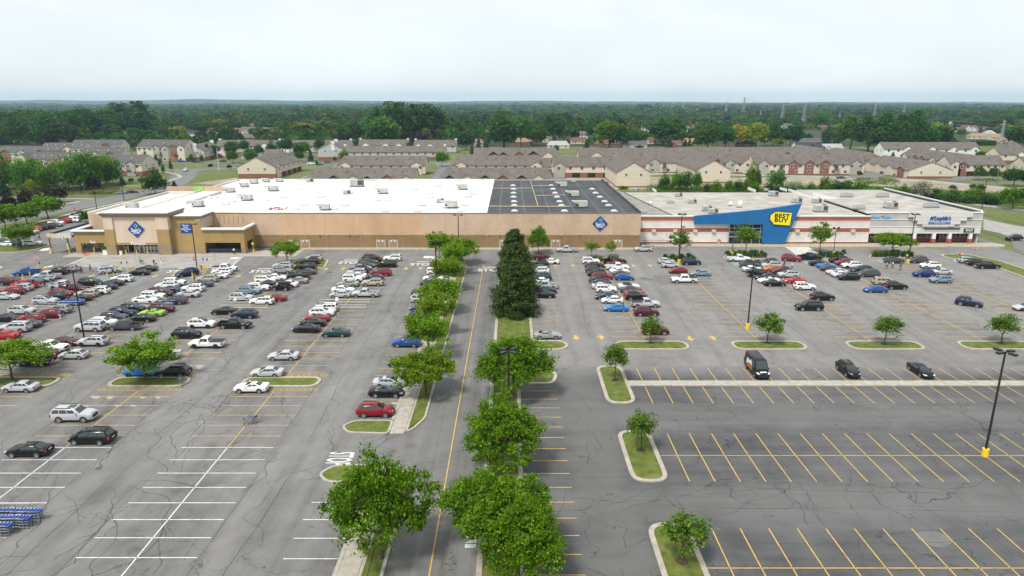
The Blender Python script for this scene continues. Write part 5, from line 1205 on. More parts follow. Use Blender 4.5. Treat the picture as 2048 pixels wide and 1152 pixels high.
# trees west of the store
gw_ = 'trees by the side lot and side road'
for px,py,wpx,hpx,k,c,l in ((41,498,56,44,'locust',GA,'leaning bright tree on the grass island of the side lot'),(97,438,50,42,'maple',GA,'tree on the grass strip by the store, behind the white side lot cars'),(55,449,44,38,'maple',GA,'tree on the grass strip between two others by the side lot'),(12,459,44,44,'maple',GA,'tree on the grass strip at the frame edge by the side lot'),
   (19,424,34,28,'round',PU,'purple leaved tree at the frame edge beyond the side road'),(57,423,32,36,'round',PU,'tall purple leaved tree beyond the side road'),(92,402,26,18,'round',PU,'small purple leaved tree on the far verge of the cross street'),(121,404,26,25,'round',PU,'round purple leaved tree at the cross street corner'),(188,388,28,30,'round',PU,'purple leaved tree in front of the thicket'),
   (311,388,44,42,'thicket',GD,'big round dark bush by the side road entrance'),(350,384,20,20,'spruce',GB,'small pine beside the tan yard wall'),(10,392,26,30,'spruce',GB,'dark spruce at the frame edge by the cross street'),(64,388,14,26,'thicket',YG,'narrow yellow green tree by the cross street'),(172,444,22,20,'thicket',GM,'leafy bush against the store corner by the side lot')):
    x,y = G(px,py); sc_ = 40.5/(py-205); R0 = {'maple':4.2,'locust':3.2,'round':3.7,'thicket':2.7,'spruce':2.6}[k]; H0 = {'maple':9.8,'locust':5.7,'round':8.3,'thicket':6.2,'spruce':9}[k]
    place_tree(k,x,y,l,c,(wpx*sc_/(2*R0),wpx*sc_/(2*R0),hpx*sc_*1.1/H0),gw_,'purple_tree' if c==PU else 'tree','tree')
# ---------------------------------------------------------------- townhouses, condos and houses
R_TAN = flat_noise('shingle_brown',(.105,.088,.076),(.155,.133,.118),.35,.9,0,9); R_GRY = flat_noise('shingle_grey',(.078,.074,.072),(.115,.11,.106),1.5,.9)
S_CRM = flat_noise('siding_cream',(.55,.485,.38),(.63,.56,.45),.4,.8,stretch=(.2,.2,4)); S_GRY = flat_noise('siding_grey',(.40,.40,.38),(.48,.48,.46),.4,.8,stretch=(.2,.2,4)); S_SAGE = flat_noise('siding_sage',(.33,.32,.27),(.39,.38,.325),.4,.8)
S_WHT = flat_noise('siding_white',(.66,.66,.65),(.74,.74,.73),.4,.8)
BRK = flat_noise('brick_brown',(.20,.085,.06),(.28,.12,.085),2,.85)
def gable_roof(mb, L, D, z0, rise, m, over=.45, hip0=0, hip1=0, th=.18):
    a, b = -L/2-over*(hip0==0)*.6-(over if hip0 else 0), L/2+over*(hip1==0)*.6+(over if hip1 else 0); d = D/2+over; zz = z0-over*rise/(D/2)
    r0, r1 = a+hip0, b-hip1; zt = z0+rise
    vs = [(a,-d,zz),(b,-d,zz),(b,d,zz),(a,d,zz),(r0,0,zt),(r1,0,zt)]
    fs = [(0,1,5,4),(2,3,4,5)]
    if hip0: fs.append((3,0,4))
    if hip1: fs.append((1,2,5))
    mb.add(vs, fs, m)
    vs2 = [(x,y,z-th) for x,y,z in vs]; mb.add(vs2,[(0,3,2,1)] if False else [(4,5,1,0),(5,4,3,2)],m)
    mb.add(vs+vs2,[(0,6,7,1),(2,8,9,3)]+([(3,9,6,0)] if hip0 else [(0,4,10,6),(4,3,9,10)])+([(1,7,8,2)] if hip1 else [(5,1,7,11),(2,5,11,8)]),FRAMEW if m is not R_TAN else m)
def window(parent, x, y, z, w, h, face=0):
    """face 0 front(-y), 1 right(+x), 2 left(-x), 3 back"""
    q = MB(); T = Matrix.Translation((x,y,z)) @ Matrix.Rotation({0:0,1:math.pi/2,2:-math.pi/2,3:math.pi}[face],4,'Z')
    q.box(-w/2-.12,w/2+.12,-.06,0,-h/2-.12,h/2+.12,FRAMEW,T); q.box(-w/2,w/2,-.075,-.061,-h/2,h/2,GLASS,T); q.box(-.05,.05,-.09,-.076,-h/2,h/2,FRAMEW,T)
    q.build('window',parent)
def block(label, cat, px0, px1, pyb, depth, hw, rise, ang=0, siding=S_CRM, roofm=R_TAN, gables=(), win=0, win2=0, garage=0, brick=1.0, hips=(0,0), group=None, chim=0, name='townhouse', at=None, balcony=0, vents=4, endwin=True):
    """px0..px1: where the front wall meets the ground in the photograph (or at=(x, y, length))"""
    if at: x,y,L = at
    else:
        (xa,ya),(xb,yb) = G(px0,pyb), G(px1,pyb); L = xb-xa; x = (xa+xb)/2; y = ya
    t = thing(name, label, cat, (x,y,0), R(ang), group); D = depth; off = D/2
    def B(mb,nm,par=None):
        o = mb.build(nm, par or t); 
        if (par or t) is t: o.location = (0,off,0)
        return o
    w = MB(); h = D/2
    vs = [(-L/2,-h,0),(L/2,-h,0),(L/2,h,0),(-L/2,h,0),(-L/2,-h,hw),(L/2,-h,hw),(L/2,h,hw),(-L/2,h,hw),(-L/2,0,hw+(0 if hips[0] else rise-.1)),(L/2,0,hw+(0 if hips[1] else rise-.1))]
    w.add(vs,[(0,1,5,4),(2,3,7,6),(1,2,6,9,5),(3,0,4,8,7)],siding); wo = B(w,'wall')
    if brick:
        b = MB(); e = .05
        for a in ((-L/2-e,L/2+e,-h-e,-h),(-L/2-e,L/2+e,h,h+e),(-L/2-e,-L/2,-h,h),(L/2,L/2+e,-h,h)): b.box(*a,0,brick,BRK)
        B(b,'brick_base')
    r = MB(); gable_roof(r,L,D,hw,rise,roofm,.45,hips[0],hips[1])
    gs_ = []
    for gx,gw,kind in gables:     # front facing gables: (fraction, width, material)
        cx = -L/2+gx*L; gh = rise*min(1,gw/D)*1.05; m_ = {'c':siding,'b':BRK,'s':S_SAGE,'w':S_WHT,'h':None}[kind]; pj = .5
        ridge_in = h*min(1,gh/rise)
        ov=.35
        r.add([(cx-gw/2-ov,-h-pj-ov,hw-ov*gh/(gw/2)),(cx,-h-pj-ov,hw+gh),(cx+gw/2+ov,-h-pj-ov,hw-ov*gh/(gw/2)),(cx-gw/2-ov,-h+.1,hw-ov*gh/(gw/2)),(cx,-h+ridge_in,hw+gh),(cx+gw/2+ov,-h+.1,hw-ov*gh/(gw/2))],[(0,1,4,3),(1,2,5,4)],roofm)
        if m_ is None:
            r.add([(cx-gw/2-ov,-h-pj-ov,hw-ov*gh/(gw/2)),(cx+gw/2+ov,-h-pj-ov,hw-ov*gh/(gw/2)),(cx,-h+ridge_in*.45,hw+gh*.98)],[(0,1,2)],roofm)
            continue
        q = MB(); q.slab([(cx-gw/2,0),(cx+gw/2,0),(cx+gw/2,hw),(cx,hw+gh-.05),(cx-gw/2,hw)],-h-pj,-h-.01,m_); go = B(q,'gable'); gs_.append((cx,gw,go,pj))
    ro = B(r,'roof')
    for k in range(vents):
        q = MB(); vx = -L/2+L*(k+.5)/vents; q.box(vx-.15,vx+.15,-D*.22-.15,-D*.22+.15,hw+rise*.5,hw+rise*.58+.55,HVACD if roofm is R_TAN else FRAMEW); q.build('roof_vent',ro)
    for k in range(chim):
        q = MB(); vx = -L/2+.6 if k==0 else L/2-.6; q.box(vx-.8,vx+.8,-1.2+D*.1,1.2+D*.1,hw*.0+.1 if False else hw-1,hw+rise+.9,S_WHT); q.build('chimney',ro)
    def wrow(n,z,hh,ww):
        for k in range(n):
            gx = -L/2+L*(k+.5)/n; pj = 0
            for cx,gw,go,p in gs_:
                if abs(gx-cx) < gw/2: pj = p
            window(t,gx,-h-pj+off,z,ww,hh)
    if win: wrow(win,hw-1.4,1.55,1.5)
    if win2: wrow(win2,1.7 if not brick or brick<1.5 else 1.9,1.5,1.5)
    for k in range(garage):
        q = MB(); gx = -L/2+L*(k+.5)/garage; q.box(gx-2.1,gx+2.1,-h-.12+off,-h-.055+off,.05,2.45,DARK if garage and brick>2 else S_CRM); q.build('garage_door',t)
    for k in range(balcony):
        q = MB(); gx = -L/2+L*(k+.5)/balcony; q.box(gx-1.6,gx+1.6,-h-1.4+off,-h+off,hw*.48,hw*.48+.15,BRK)
        for s in np.linspace(-1.55,1.55,7): q.box(gx+s-.04,gx+s+.04,-h-1.38+off,-h-1.3+off,hw*.48+.15,hw*.48+1.05,HVACD)
        q.box(gx-1.6,gx+1.6,-h-1.4+off,-h-1.28+off,hw*.48+1.05,hw*.48+1.13,HVACD); q.box(gx-.9,gx+.9,-h-.08+off,-h-.055+off,hw*.48+.2,hw*.48+2.2,WINGL); q.build('balcony',t)
    if endwin:
        for f,sx in ((1,L/2),(2,-L/2)):
            for yy in (-D*.22,D*.22): window(t,sx,off+yy,hw-1.4,1.0,1.3,f); 
    return t
gn = 'new tan townhouse blocks behind the stores'
block('long low tan block with hipped gable dormers just behind the white roof','townhouse',0,0,0,15,4.6,4.6,0,gables=((.27,5.5,'h'),(.44,5.5,'c'),(.57,4,'h'),(.75,6,'b'),(.92,5,'c')),brick=2.2,garage=6,hips=(6,0),group=gn,at=(-71.5,322,52),win=0)
block('long low tan block with brick dormer just behind the black roof','townhouse',0,0,0,15,4.6,4.6,0,gables=((.10,5.5,'h'),(.26,5.5,'c'),(.42,5.5,'h'),(.58,5.5,'b'),(.75,5.5,'h'),(.9,6,'c')),brick=2.2,garage=6,group=gn,at=(-8.5,322,52),hips=(4,0))
block('second row tan block with a line of small windows, behind the white roof','townhouse',0,0,0,16,5.6,4.5,0,gables=((.09,6,'c'),(.90,6,'c')),win=9,brick=.6,group=gn,at=(-73,385,49),hips=(3,0),vents=8)
block('second row tan block with small windows, behind the roof seam of the tan store','townhouse',0,0,0,16,5.6,4.5,0,gables=((.10,6,'c'),(.96,6,'c')),win=9,brick=.6,group=gn,at=(-9,385,49),hips=(3,0),vents=9)
block('low tan wing joined behind the second row block','townhouse',0,0,0,12,4.2,4.2,0,win2=1,brick=.6,group=gn,at=(22,392,14),vents=1)
# angled block west: long side runs away from the camera
block('lone brown roofed condo block with open garages, its cream gable facing the white roof','townhouse',0,0,0,20,6.2,5.0,90,brick=2.4,win=5,garage=5,group=gn,at=(-126,390,46),gables=((.1,6,'c'),),vents=6)
block('cream two storey block with dark garage openings behind the corner of the black roof','townhouse',0,0,0,13,6.4,4.2,0,gables=((.07,6,'s'),),win=8,brick=2.6,garage=6,group=gn,at=(47,371,50),vents=5)
block('plain cream gable end house behind the dark gravel roof','house',0,0,0,16,7.2,4.6,90,brick=.5,group=gn,at=(66,350,44),vents=3)
block('plain cream gable end house standing among bushes behind the blue wedge store','house',0,0,0,17,6.6,4.6,90,brick=.5,group=gn,at=(110,368,42),vents=3)
block('beige block with sage gable and balconies behind the gable end house','townhouse',0,0,0,13,6.2,4.6,0,gables=((.12,6,'s'),(.62,5,'c'),(.9,5,'b')),win=6,win2=5,balcony=2,brick=.6,group=gn,at=(99,396,46),vents=3)
block('beige block between two gable end houses with brick and sage gables','townhouse',0,0,0,13,6.2,4.6,0,gables=((.2,5,'s'),(.62,7,'c')),win=6,win2=4,brick=.6,group=gn,at=(132,394,26),vents=3)
block('long block with a row of brick gables and balconies at both ends','townhouse',0,0,0,13,6.2,4.8,0,gables=((.09,6,'s'),(.36,5,'b'),(.5,5,'b'),(.64,5,'b'),(.92,6,'s')),win=13,win2=9,balcony=2,brick=.5,group=gn,at=(166,386,62),vents=4)
gb2 = 'rear rows of tan roofs'
block('rear tan row with five gables before the big tree','townhouse',0,0,0,15,4.4,4.8,0,gables=((.24,8,'h'),(.36,7,'h'),(.55,8,'b'),(.72,9,'h'),(.9,7,'c')),brick=.5,group=gb2,at=(2,470,56),vents=4)
block('rear tan row with open lawn beside it','townhouse',0,0,0,15,4.4,4.8,0,gables=((.2,8,'c'),(.6,6,'b'),(.85,5,'c')),brick=.5,garage=4,group=gb2,at=(75,468,60),vents=4)
block('rear tan row behind the beige sage gabled block','townhouse',0,0,0,15,4.4,4.8,0,brick=.5,group=gb2,at=(125,470,56),vents=6,gables=((.7,5,'c'),))
block('rear tan row behind the long brick gabled block','townhouse',0,0,0,15,4.4,4.8,0,brick=.5,group=gb2,at=(183,476,60),vents=3,gables=((.2,5,'c'),(.6,6,'b'),(.95,6,'c')))
block('middle tan roofs stepped behind the cream garage block','townhouse',0,0,0,14,5,4.8,0,brick=.5,group=gb2,at=(86,420,46),vents=3,gables=((.3,6,'c'),))
ge = 'tan rows east of the brick gabled block'
block('low tan row running toward the viewer with cream end wall beside bare earth','townhouse',0,0,0,23,4.6,4.2,-90,gables=((.12,6,'c'),(.34,6,'c'),(.6,6,'c'),(.84,6,'b')),garage=7,brick=1.2,group=ge,at=(211,390,48),siding=S_CRM,vents=4)
block('low hipped tan row beyond the row with the cream end wall','townhouse',0,0,0,20,4.4,4.2,-90,hips=(4,4),garage=5,brick=1.0,group=ge,at=(218,466,56),gables=((.3,6,'h'),(.7,6,'c')),vents=3)
block('hipped tan row at the foot of the dark tree clump','townhouse',0,0,0,18,4.6,4.4,-90,hips=(4,4),brick=.8,group=ge,at=(203,500,40),vents=3)
block('two storey row with brick gables and a red pickup at its garages','townhouse',0,0,0,14,6.4,4.4,0,gables=((.08,6,'c'),(.2,4,'b'),),win=8,garage=4,brick=2.6,group=ge,at=(256,379,30),vents=2,siding=S_CRM)
block('two storey cream row with many brick gables, second from the meadow','townhouse',0,0,0,14,6.4,4.4,-90,gables=((.1,6,'c'),(.3,4,'b'),(.42,4,'b'),(.6,5,'c'),(.74,4,'b'),(.88,5,'c')),win=9,brick=2.6,group=ge,at=(252,420,60),vents=3)
block('two storey white row with cream gables below the meadow','townhouse',0,0,0,14,6.6,4.4,0,gables=((.25,6,'w'),(.5,5,'w'),(.72,5,'w'),(.94,6,'w')),win=10,brick=.6,group=ge,at=(306,506,70),siding=S_WHT,vents=3)
block('brown roofed brick row at the frame edge beyond the red pickup','townhouse',0,0,0,14,6.2,4.4,0,gables=((.3,5,'w'),(.6,5,'b')),win=6,brick=3,group=ge,at=(297,372,38),siding=S_CRM,vents=2)
block('brown roofed row at the frame edge above the brick row','townhouse',0,0,0,14,6.2,4.4,0,gables=((.3,5,'w'),(.7,5,'w')),win=6,brick=2,group=ge,at=(346,459,46),siding=S_CRM,vents=2)
gw2 = 'older cream townhouse rows by the side road'
block('cream row with tall bay gables and balconies behind the thicket','townhouse',0,0,0,13,8.2,4.2,2,gables=((.32,3.4,'c'),(.48,3.4,'c'),(.70,7,'c')),win=7,win2=5,balcony=4,brick=2.6,group=gw2,siding=S_CRM,roofm=R_GRY,at=(-251.5,379,27),vents=6)
block('cream gable end row at the frame edge behind the thicket','townhouse',0,0,0,12,7.6,4.2,90,gables=((.8,7,'c'),),win=4,brick=1,group=gw2,siding=S_CRM,roofm=R_GRY,at=(-267,402,36),vents=2)
block('cream row with brick gable, back row at the frame edge','townhouse',0,0,0,13,7.2,4.1,3,gables=((.12,6,'b'),(.42,6,'c'),(.78,6,'b')),win=8,brick=.6,group=gw2,siding=S_CRM,roofm=R_GRY,at=(-319,455,34),vents=4)
block('cream row with brick gable and white trimmed gables in the second row','townhouse',0,0,0,13,7.6,4.3,3,gables=((.35,7,'c'),(.72,6,'b'),),win=9,brick=2,group=gw2,siding=S_CRM,roofm=R_GRY,at=(-255,430,25),vents=4)
block('cream back row below the dark wood','townhouse',0,0,0,13,7.2,4.0,3,gables=((.3,6,'c'),(.62,6,'c')),win=8,brick=.6,group=gw2,siding=S_CRM,roofm=R_GRY,at=(-321,496,30),vents=5)
block('cream back row with brick gable and cream end wall below the pale blue house','townhouse',0,0,0,13,7.6,4.2,3,gables=((.33,6,'c'),(.70,6,'b')),win=7,brick=.6,group=gw2,siding=S_CRM,roofm=R_GRY,at=(-314,525,37),vents=3)
block('cream and brick block with steps and sage gables by the side road lawn','townhouse',0,0,0,15,6.6,4.4,-6,gables=((.55,4,'s'),(.8,5,'s')),win=6,win2=4,balcony=2,brick=2.4,group=gw2,siding=S_CRM,roofm=R_GRY,at=(-219,381,31),vents=2)
block('low grey roofed wing in front of the cream and brick block','townhouse',0,0,0,9,3.6,3.4,0,brick=.6,win2=3,group=gw2,siding=S_CRM,roofm=R_GRY,at=(-227,366,15),vents=1)
block('cream block with staggered gables near the grey condos','townhouse',0,0,0,16,9.6,4.8,-10,gables=((.42,5,'s'),(.6,5,'s'),(.78,6,'b'),(.93,6,'c')),win=9,win2=6,balcony=3,brick=2.6,group=gw2,siding=S_CRM,roofm=R_GRY,at=(-240,474,36),vents=3)
gg2 = 'grey condo blocks with white chimneys'
block('grey condo with tall gable end and white chimney, next to the flagpole','condo',0,0,0,15,7.0,4.0,-82,win=4,brick=2.4,group=gg2,siding=S_GRY,roofm=R_TAN,at=(-231,500,44),chim=2,vents=2)
block('long grey condo row behind the flagpole trees','condo',0,0,0,13,5.6,4.0,0,gables=((.78,6,'w'),(.93,6,'w')),win=8,brick=.5,group=gg2,siding=S_GRY,roofm=R_TAN,at=(-214,562,50),chim=2,vents=2)
block('grey condo row with white gables by the pale spruce','condo',0,0,0,13,5.6,4.0,0,gables=((.07,6,'w'),(.22,6,'w')),win=8,brick=.5,group=gg2,siding=S_GRY,roofm=R_TAN,at=(-159,562,56),chim=2,vents=2)
block('grey condo with brick base, gable end and tall white chimney in the middle','condo',0,0,0,17,8.0,4.2,-80,win=4,brick=2.6,group=gg2,siding=S_GRY,roofm=R_TAN,at=(-137,496,32),chim=2,vents=2)
block('grey condo row with a line of white bay windows','condo',0,0,0,12,5.8,3.6,0,win=13,win2=8,brick=2.4,group=gg2,siding=S_GRY,roofm=R_TAN,at=(-83,487,72),chim=2,vents=6)
block('grey condo row with white stepped gables behind the bay window row','condo',0,0,0,13,5.8,4.0,0,gables=((.15,6,'w'),(.55,5,'w'),(.82,5,'w')),win=7,brick=.5,group=gg2,siding=S_GRY,roofm=R_TAN,at=(-105,566,40),chim=2,vents=2)
block('grey condo row at the dark tree, last of the white chimney condos','condo',0,0,0,13,5.8,4.0,0,gables=((.1,5,'w'),(.38,5,'w')),win=6,brick=.5,group=gg2,siding=S_GRY,roofm=R_TAN,at=(-62,560,34),chim=2,vents=2)
block('low grey clubhouse with clerestory beside the flagpole','clubhouse',0,0,0,14,3.6,3.4,-2,gables=((.5,7,'s'),),win2=5,brick=.5,group=None,siding=S_GRY,roofm=R_TAN,at=(-177,487,27),vents=1,name='clubhouse')
# single houses beyond: pixel of the wall foot, width px, roof colour
HR = {'b':R_TAN,'g':R_GRY,'r':flat_noise('shingle_red',(.13,.065,.05),(.18,.09,.07),1.5,.9),'d':flat_noise('shingle_slate',(.03,.036,.05),(.05,.056,.07),1.5,.9),'t':flat_noise('shingle_tan',(.26,.16,.10),(.33,.21,.14),1.5,.9),'p':flat_noise('shingle_pale',(.30,.31,.31),(.38,.39,.39),1.5,.9)}
RNM = {'b':'brown','g':'grey','r':'reddish','d':'dark slate','t':'orange tan','p':'pale grey'}; SN = {'c':'cream','w':'white','b':'brick','g':'pale grey'}
SM = {'c':S_CRM,'w':S_WHT,'b':BRK,'g':S_GRY}
gh_ = 'houses among the trees'
for i,(px,py,w,rf,sd,an,l) in enumerate(((122,284,22,'b','b',10,'at the edge of the dark wood'),(190,279,26,'p','g',20,'in front of the dark wood'),(297,276,44,'r','b',0,'beside the round green tree behind the cream rows'),(352,264,20,'d','w',10,'far behind the long grey condo row'),(378,276,38,'d','w',0,'with dark roof behind the round trees'),(412,272,24,'r','w',-10,'beside the dark roofed house'),
  (432,270,26,'r','w',20,'beside the lime round tree'),(476,270,26,'r','w',-20,'white gabled, near the street lawn'),(500,267,36,'b','w',0,'behind the brown shed'),(530,268,24,'b','w',0,'with broad chimney by the white gabled house'),(497,281,30,'b','b',0,'low, just behind the long grey condo row'),(553,268,24,'b','w',0,'behind the middle green trees'),(573,256,30,'r','b',0,'beyond the middle green trees'),
  (634,248,24,'r','b',0,'high among the far trees, brick'),(644,258,28,'b','w',10,'beside the pale roofed one'),(668,248,26,'p','g',0,'among the far trees'),(694,240,24,'p','g',-5,'far off, beside the white one'),(707,246,18,'g','w',0,'tiny, white and far off'),(720,240,12,'r','w',0,'tiny, under the tall dark trees'),(930,246,26,'p','w',25,'white, in the gap past the tall dark trees'),(945,238,16,'p','w',0,'tiny, in the gap past the tall dark trees'),
  (955,292,20,'t','c',0,'behind the blue spruces'),(1043,290,46,'t','b',0,'long and low, under the big spreading tree'),(1100,285,30,'b','c',0,'below the pale spruce'),(1117,297,44,'p','c',0,'with pale roof beside the pale spruce'),(1150,288,46,'r','c',5,'with reddish roof past the pale spruce'),(1164,278,22,'b','w',0,'white, above the reddish roofed one'),(1214,293,46,'r','b',0,'under the great round tree'),
  (1270,297,48,'g','g',0,'with grey roof beside the great round tree'),(1254,264,16,'b','w',0,'white, paired with the brick chimney one'),(1264,264,14,'r','b',0,'brick, paired with the white one'),(1293,266,18,'d','w',0,'on a bank, lit and two storeyed'),(1305,264,12,'d','w',0,'small, beside the white one on the bank'),(1300,288,26,'r','c',0,'low, among purple trees'),(1268,246,22,'r','w',20,'far off on the rise'),(1352,249,22,'b','w',-10,'far off in the middle trees'),
  (1375,290,36,'t','c',0,'low, beside two columnar cedars'),(1352,296,20,'r','b',0,'brick, beside the spruce'),(1448,292,24,'d','b',0,'next to the yellow tree'),(1492,296,40,'d','b',-10,'dark, below the yellow green tree'),(1615,290,50,'g','b',-8,'with big grey gabled roof by the spruces'),(1606,306,30,'d','w',0,'white, low, in front of the big grey gabled roof'),(1640,304,22,'d','g',0,'low, next to the white low one'),(1666,304,40,'p','c',0,'with pale hipped roof by the utility pole'),
  (1608,249,16,'r','w',0,'tiny, below the distant pylon'),(1522,234,14,'p','w',0,'tiny, far off by the short pylon'),(1400,256,16,'g','w',0,'in the middle trees near the yellow tree'),(1385,258,20,'r','b',0,'low, in the middle trees'),(1960,278,36,'t','c',-5,'with tan roof behind the clipped hedge'),(1980,262,34,'r','b',0,'at the foot of the near pylon'),(1995,280,22,'t','c',0,'by the near pylon legs'),(2010,290,30,'t','b',0,'brick and tan beyond the meadow'),(1930,262,24,'r','w',10,'white gabled beyond the dark clump'),(1948,263,14,'r','w',0,'small, white, beyond the dark clump'),(2030,300,24,'b','b',0,'at the frame edge beyond the meadow'),(1898,254,12,'p','w',0,'tiny, white, above the dark clump'),(300,252,16,'b','b',-15,'small, half hidden beyond the dark wood'),(367,246,13,'b','w',-15,'small, half hidden past the second cream row'),(434,258,24,'b','w',15,'small, half hidden beyond the long grey condo row'),(501,258,24,'r','w',15,'small, half hidden over the clubhouse'),(569,252,26,'b','c',15,'small, half hidden over the white chimneys'),(636,252,14,'g','c',15,'small, half hidden behind the bay window row'),(703,240,25,'t','c',-15,'small, half hidden over the condo with brick base'),(771,252,14,'r','b',15,'small, half hidden past the tall dark trees'),(838,240,26,'t','c',0,'small, half hidden over the tan rear rows'),(905,258,21,'g','w',-15,'small, half hidden behind the blue spruces'),(973,270,21,'g','b',-15,'small, half hidden over the big spreading tree'),(1040,246,15,'g','c',0,'small, half hidden past the pale spruce'),(1107,240,12,'p','c',-15,'small, half hidden over the great round tree'),(1174,264,14,'r','w',-15,'small, half hidden beyond the columnar cedars'),(1242,252,22,'p','c',0,'small, half hidden over the yellow tree'),(1309,264,18,'t','c',0,'small, half hidden near the short pylon'),(1376,264,13,'b','w',15,'small, half hidden past the tall pylons'),(1444,252,13,'g','w',15,'small, half hidden under the hazy pylons'),(1511,276,12,'b','c',0,'small, half hidden beyond the far dark clump'),(1578,258,23,'g','w',15,'small, half hidden over the clipped hedge'),(1646,258,17,'r','b',0,'small, half hidden east of the near pylon'),(1713,258,21,'r','b',15,'small, half hidden above the meadow'),(1780,246,16,'p','w',15,'small, half hidden far over the gap'),(1847,234,17,'b','b',0,'small, half hidden behind the middle trees'),(1915,264,24,'g','c',0,'small, half hidden over the brown condo block'),(1982,276,15,'p','w',0,'small, half hidden beyond the lime trees'))):
    x,y = G(px,py); L = max(10,min(24,w*40.5/(py-205))); two = sd=='w'
    t = block(f"{SN[sd]} house with {RNM[rf]} roof {l}"[:110],'house',0,0,0,9.5,5.2 if two else 3.2,3.2,an,siding=SM[sd],roofm=HR[rf],at=(x,y,L),brick=0,win=3,win2=3 if two else 0,group=gh_,name='house',vents=0,endwin=False,gables=((.25,5,'w' if sd=='w' else 'c'),) if i%2 else (),hips=(0,0) if i%3 else (3,3))
# ---------------------------------------------------------------- lamps, signs, bollards, carts, people, pylons
def lamp(px,py,h,label,heads=2,base=True,rz=0,group='lamp posts of the parking lots',at=None):
    x,y = at or G(px,py); t = thing('lamp_post',label,'lamp post',(x,y,0),R(rz),group)
    q = MB(); q.tube((0,0,.6 if base else 0),(0,0,h),.14,.10,POLEM,8); q.build('pole',t)
    if base: q = MB(); q.tube((0,0,0),(0,0,.95),.36,.36,YELP,14); q.build('pole_base',t)
    for k in range(heads):
        a = 2*math.pi*k/heads; d = Vector((math.cos(a),math.sin(a),0)); e = Vector((-d.y,d.x,0)); q = MB()
        q.tube((0,0,h-.1),tuple(d*.55+Vector((0,0,h-.02))),.04,.04,POLEM,5)
        vs = [d*.45-e*.22,d*1.25-e*.22,d*1.25+e*.22,d*.45+e*.22]; q.prism([(v.x,v.y) for v in vs],h-.12,h+.10,POLEM); q.build('lamp_head',t)
lamp(169,679,12.2,'black lamp post between rows in the warehouse lot, its foot beside a silver SUV',2,False)
lamp(396,551,12.2,'black lamp post standing in front of the blue services sign',2,False)
lamp(874,595,11.9,'black lamp post among the sidewalk trees',2,False)
lamp(918,523.5,12.0,'dark lamp post rising in front of the plain wall beside the drive',2,False)
lamp(0,0,12.0,'dark lamp post rising through the ash tree at the head of the lower median',4,False,45,at=(-.4,72.6))
lamp(1969,912,12.7,'lamp post with four heads and a yellow foot in the empty dark lot',4,True,20)
lamp(1495,657,12.4,'tall lamp post with yellow foot in the empty double row before the blue wedge store',4,True,30)
lamp(1358,526,12.4,'tall lamp post with yellow foot by the tree before the brick stripes',4,True,30)
lamp(1816,526,12.4,'tall lamp post with yellow foot at the bed before the grey shops',4,True,30)
lamp(1962,426,12.5,'thin lamp post behind the end of the grey shops',2,False)
lamp(194,420,8.5,'lamp post with two pale heads beside the side road',2,False,10); lamp(248,401,9.5,'bare dark pole at the kerb of the side road',1,False,80)
for px,py,l in ((1464,511.5,'twin headed lamp with yellow foot before the glass entrance'),(1666,511,'twin headed lamp with yellow foot past the crosswalk')):
    x,y = G(px,py); t = thing('twin_lamp',l,'lamp post',(x,y,0),0,'twin headed lamps'); q = MB(); q.tube((0,0,.5),(0,0,7.2),.09,.07,POLEM,7); q.build('pole',t); q = MB(); q.tube((0,0,0),(0,0,1.0),.34,.34,YELP,14); q.build('pole_base',t)
    for s in (-1,1):
        q = MB(); q.tube((0,0,6.3),(s*.55,0,6.6),.04,.04,POLEM,5); q.tube((s*.55,0,6.6),(s*.6,0,7.3),.04,.04,POLEM,5); q.box(s*.6-.22,s*.6+.22,-.25,.25,7.2,7.6,POLEM); q.build('lamp_head',t)
def stop_sign(px,py,h,label,base=True):
    x,y = G(px,py); t = thing('stop_sign',label,'stop sign',(x,y,0),0,'stop signs')
    q = MB(); q.tube((0,0,0),(0,0,h),.04,.04,METAL,6); q.build('post',t)
    q = MB(); r = .5; pts = [(r*math.cos(R(22.5+45*k)),h-.15+r*math.sin(R(22.5+45*k))) for k in range(8)]; q.slab(pts,-.08,-.05,WHITEP); q.build('sign_border',t)
    q = MB(); r = .46; pts = [(r*math.cos(R(22.5+45*k)),h-.15+r*math.sin(R(22.5+45*k))) for k in range(8)]; q.slab(pts,-.09,-.081,REDP); q.build('sign_face',t)
    text('STOP',WHITEP,.36,(0,-.095,h-.15),FACE,t,ext=.002,off=.008)
    if base: q = MB(); q.tube((0,0,0),(0,0,1.0),.12,.12,YELP,10); q.build('bollard',t)
stop_sign(77,538,2.7,'stop sign on a yellow foot near the loading canopy'); stop_sign(391,540,3.0,'stop sign half hidden behind the lamp post at the ochre block',False); stop_sign(555,532,2.7,'stop sign beside the small lawn tree',False)
stop_sign(873,521,2.9,'stop sign at the store end of the sidewalk strip',False); stop_sign(1947,516,2.7,'stop sign on the far grass strip by the short row',False)
def bollard(px,py,h,label,g,r=.11):
    x,y = G(px,py); q = MB(); q.tube((0,0,0),(0,0,h),r,r,YELP,10); q.tube((0,0,h),(0,0,h+.06),r,r*.5,YELP,10); o = q.build('bollard',None,40); o.location = (x,y,0); tag(o,label,'bollard',g)
for px,py,l in ((139.5,508,'yellow bollard under the loading canopy corner'),(154,503,'yellow bollard at the outer corner of the exit vestibule'),(189.5,507.5,'yellow bollard in front of the dark exit opening')): bollard(px,py,1.75,l,'yellow bollards at the exit')
for px,py,l in ((253.5,513.5,'yellow bollard before the open entrance doorway'),(275,513.5,'yellow bollard between the two entrance door sets'),(296,513.5,'yellow bollard before the closed entrance doors')): bollard(px,py,1.7,l,'yellow bollards at the entrance')
bollard(237.5,537,2.0,'tall thick yellow post beside the silver minivan','tall yellow posts',.16); bollard(508.5,509,1.3,'yellow bollard under the yellow cart bay sign','cart bay posts')
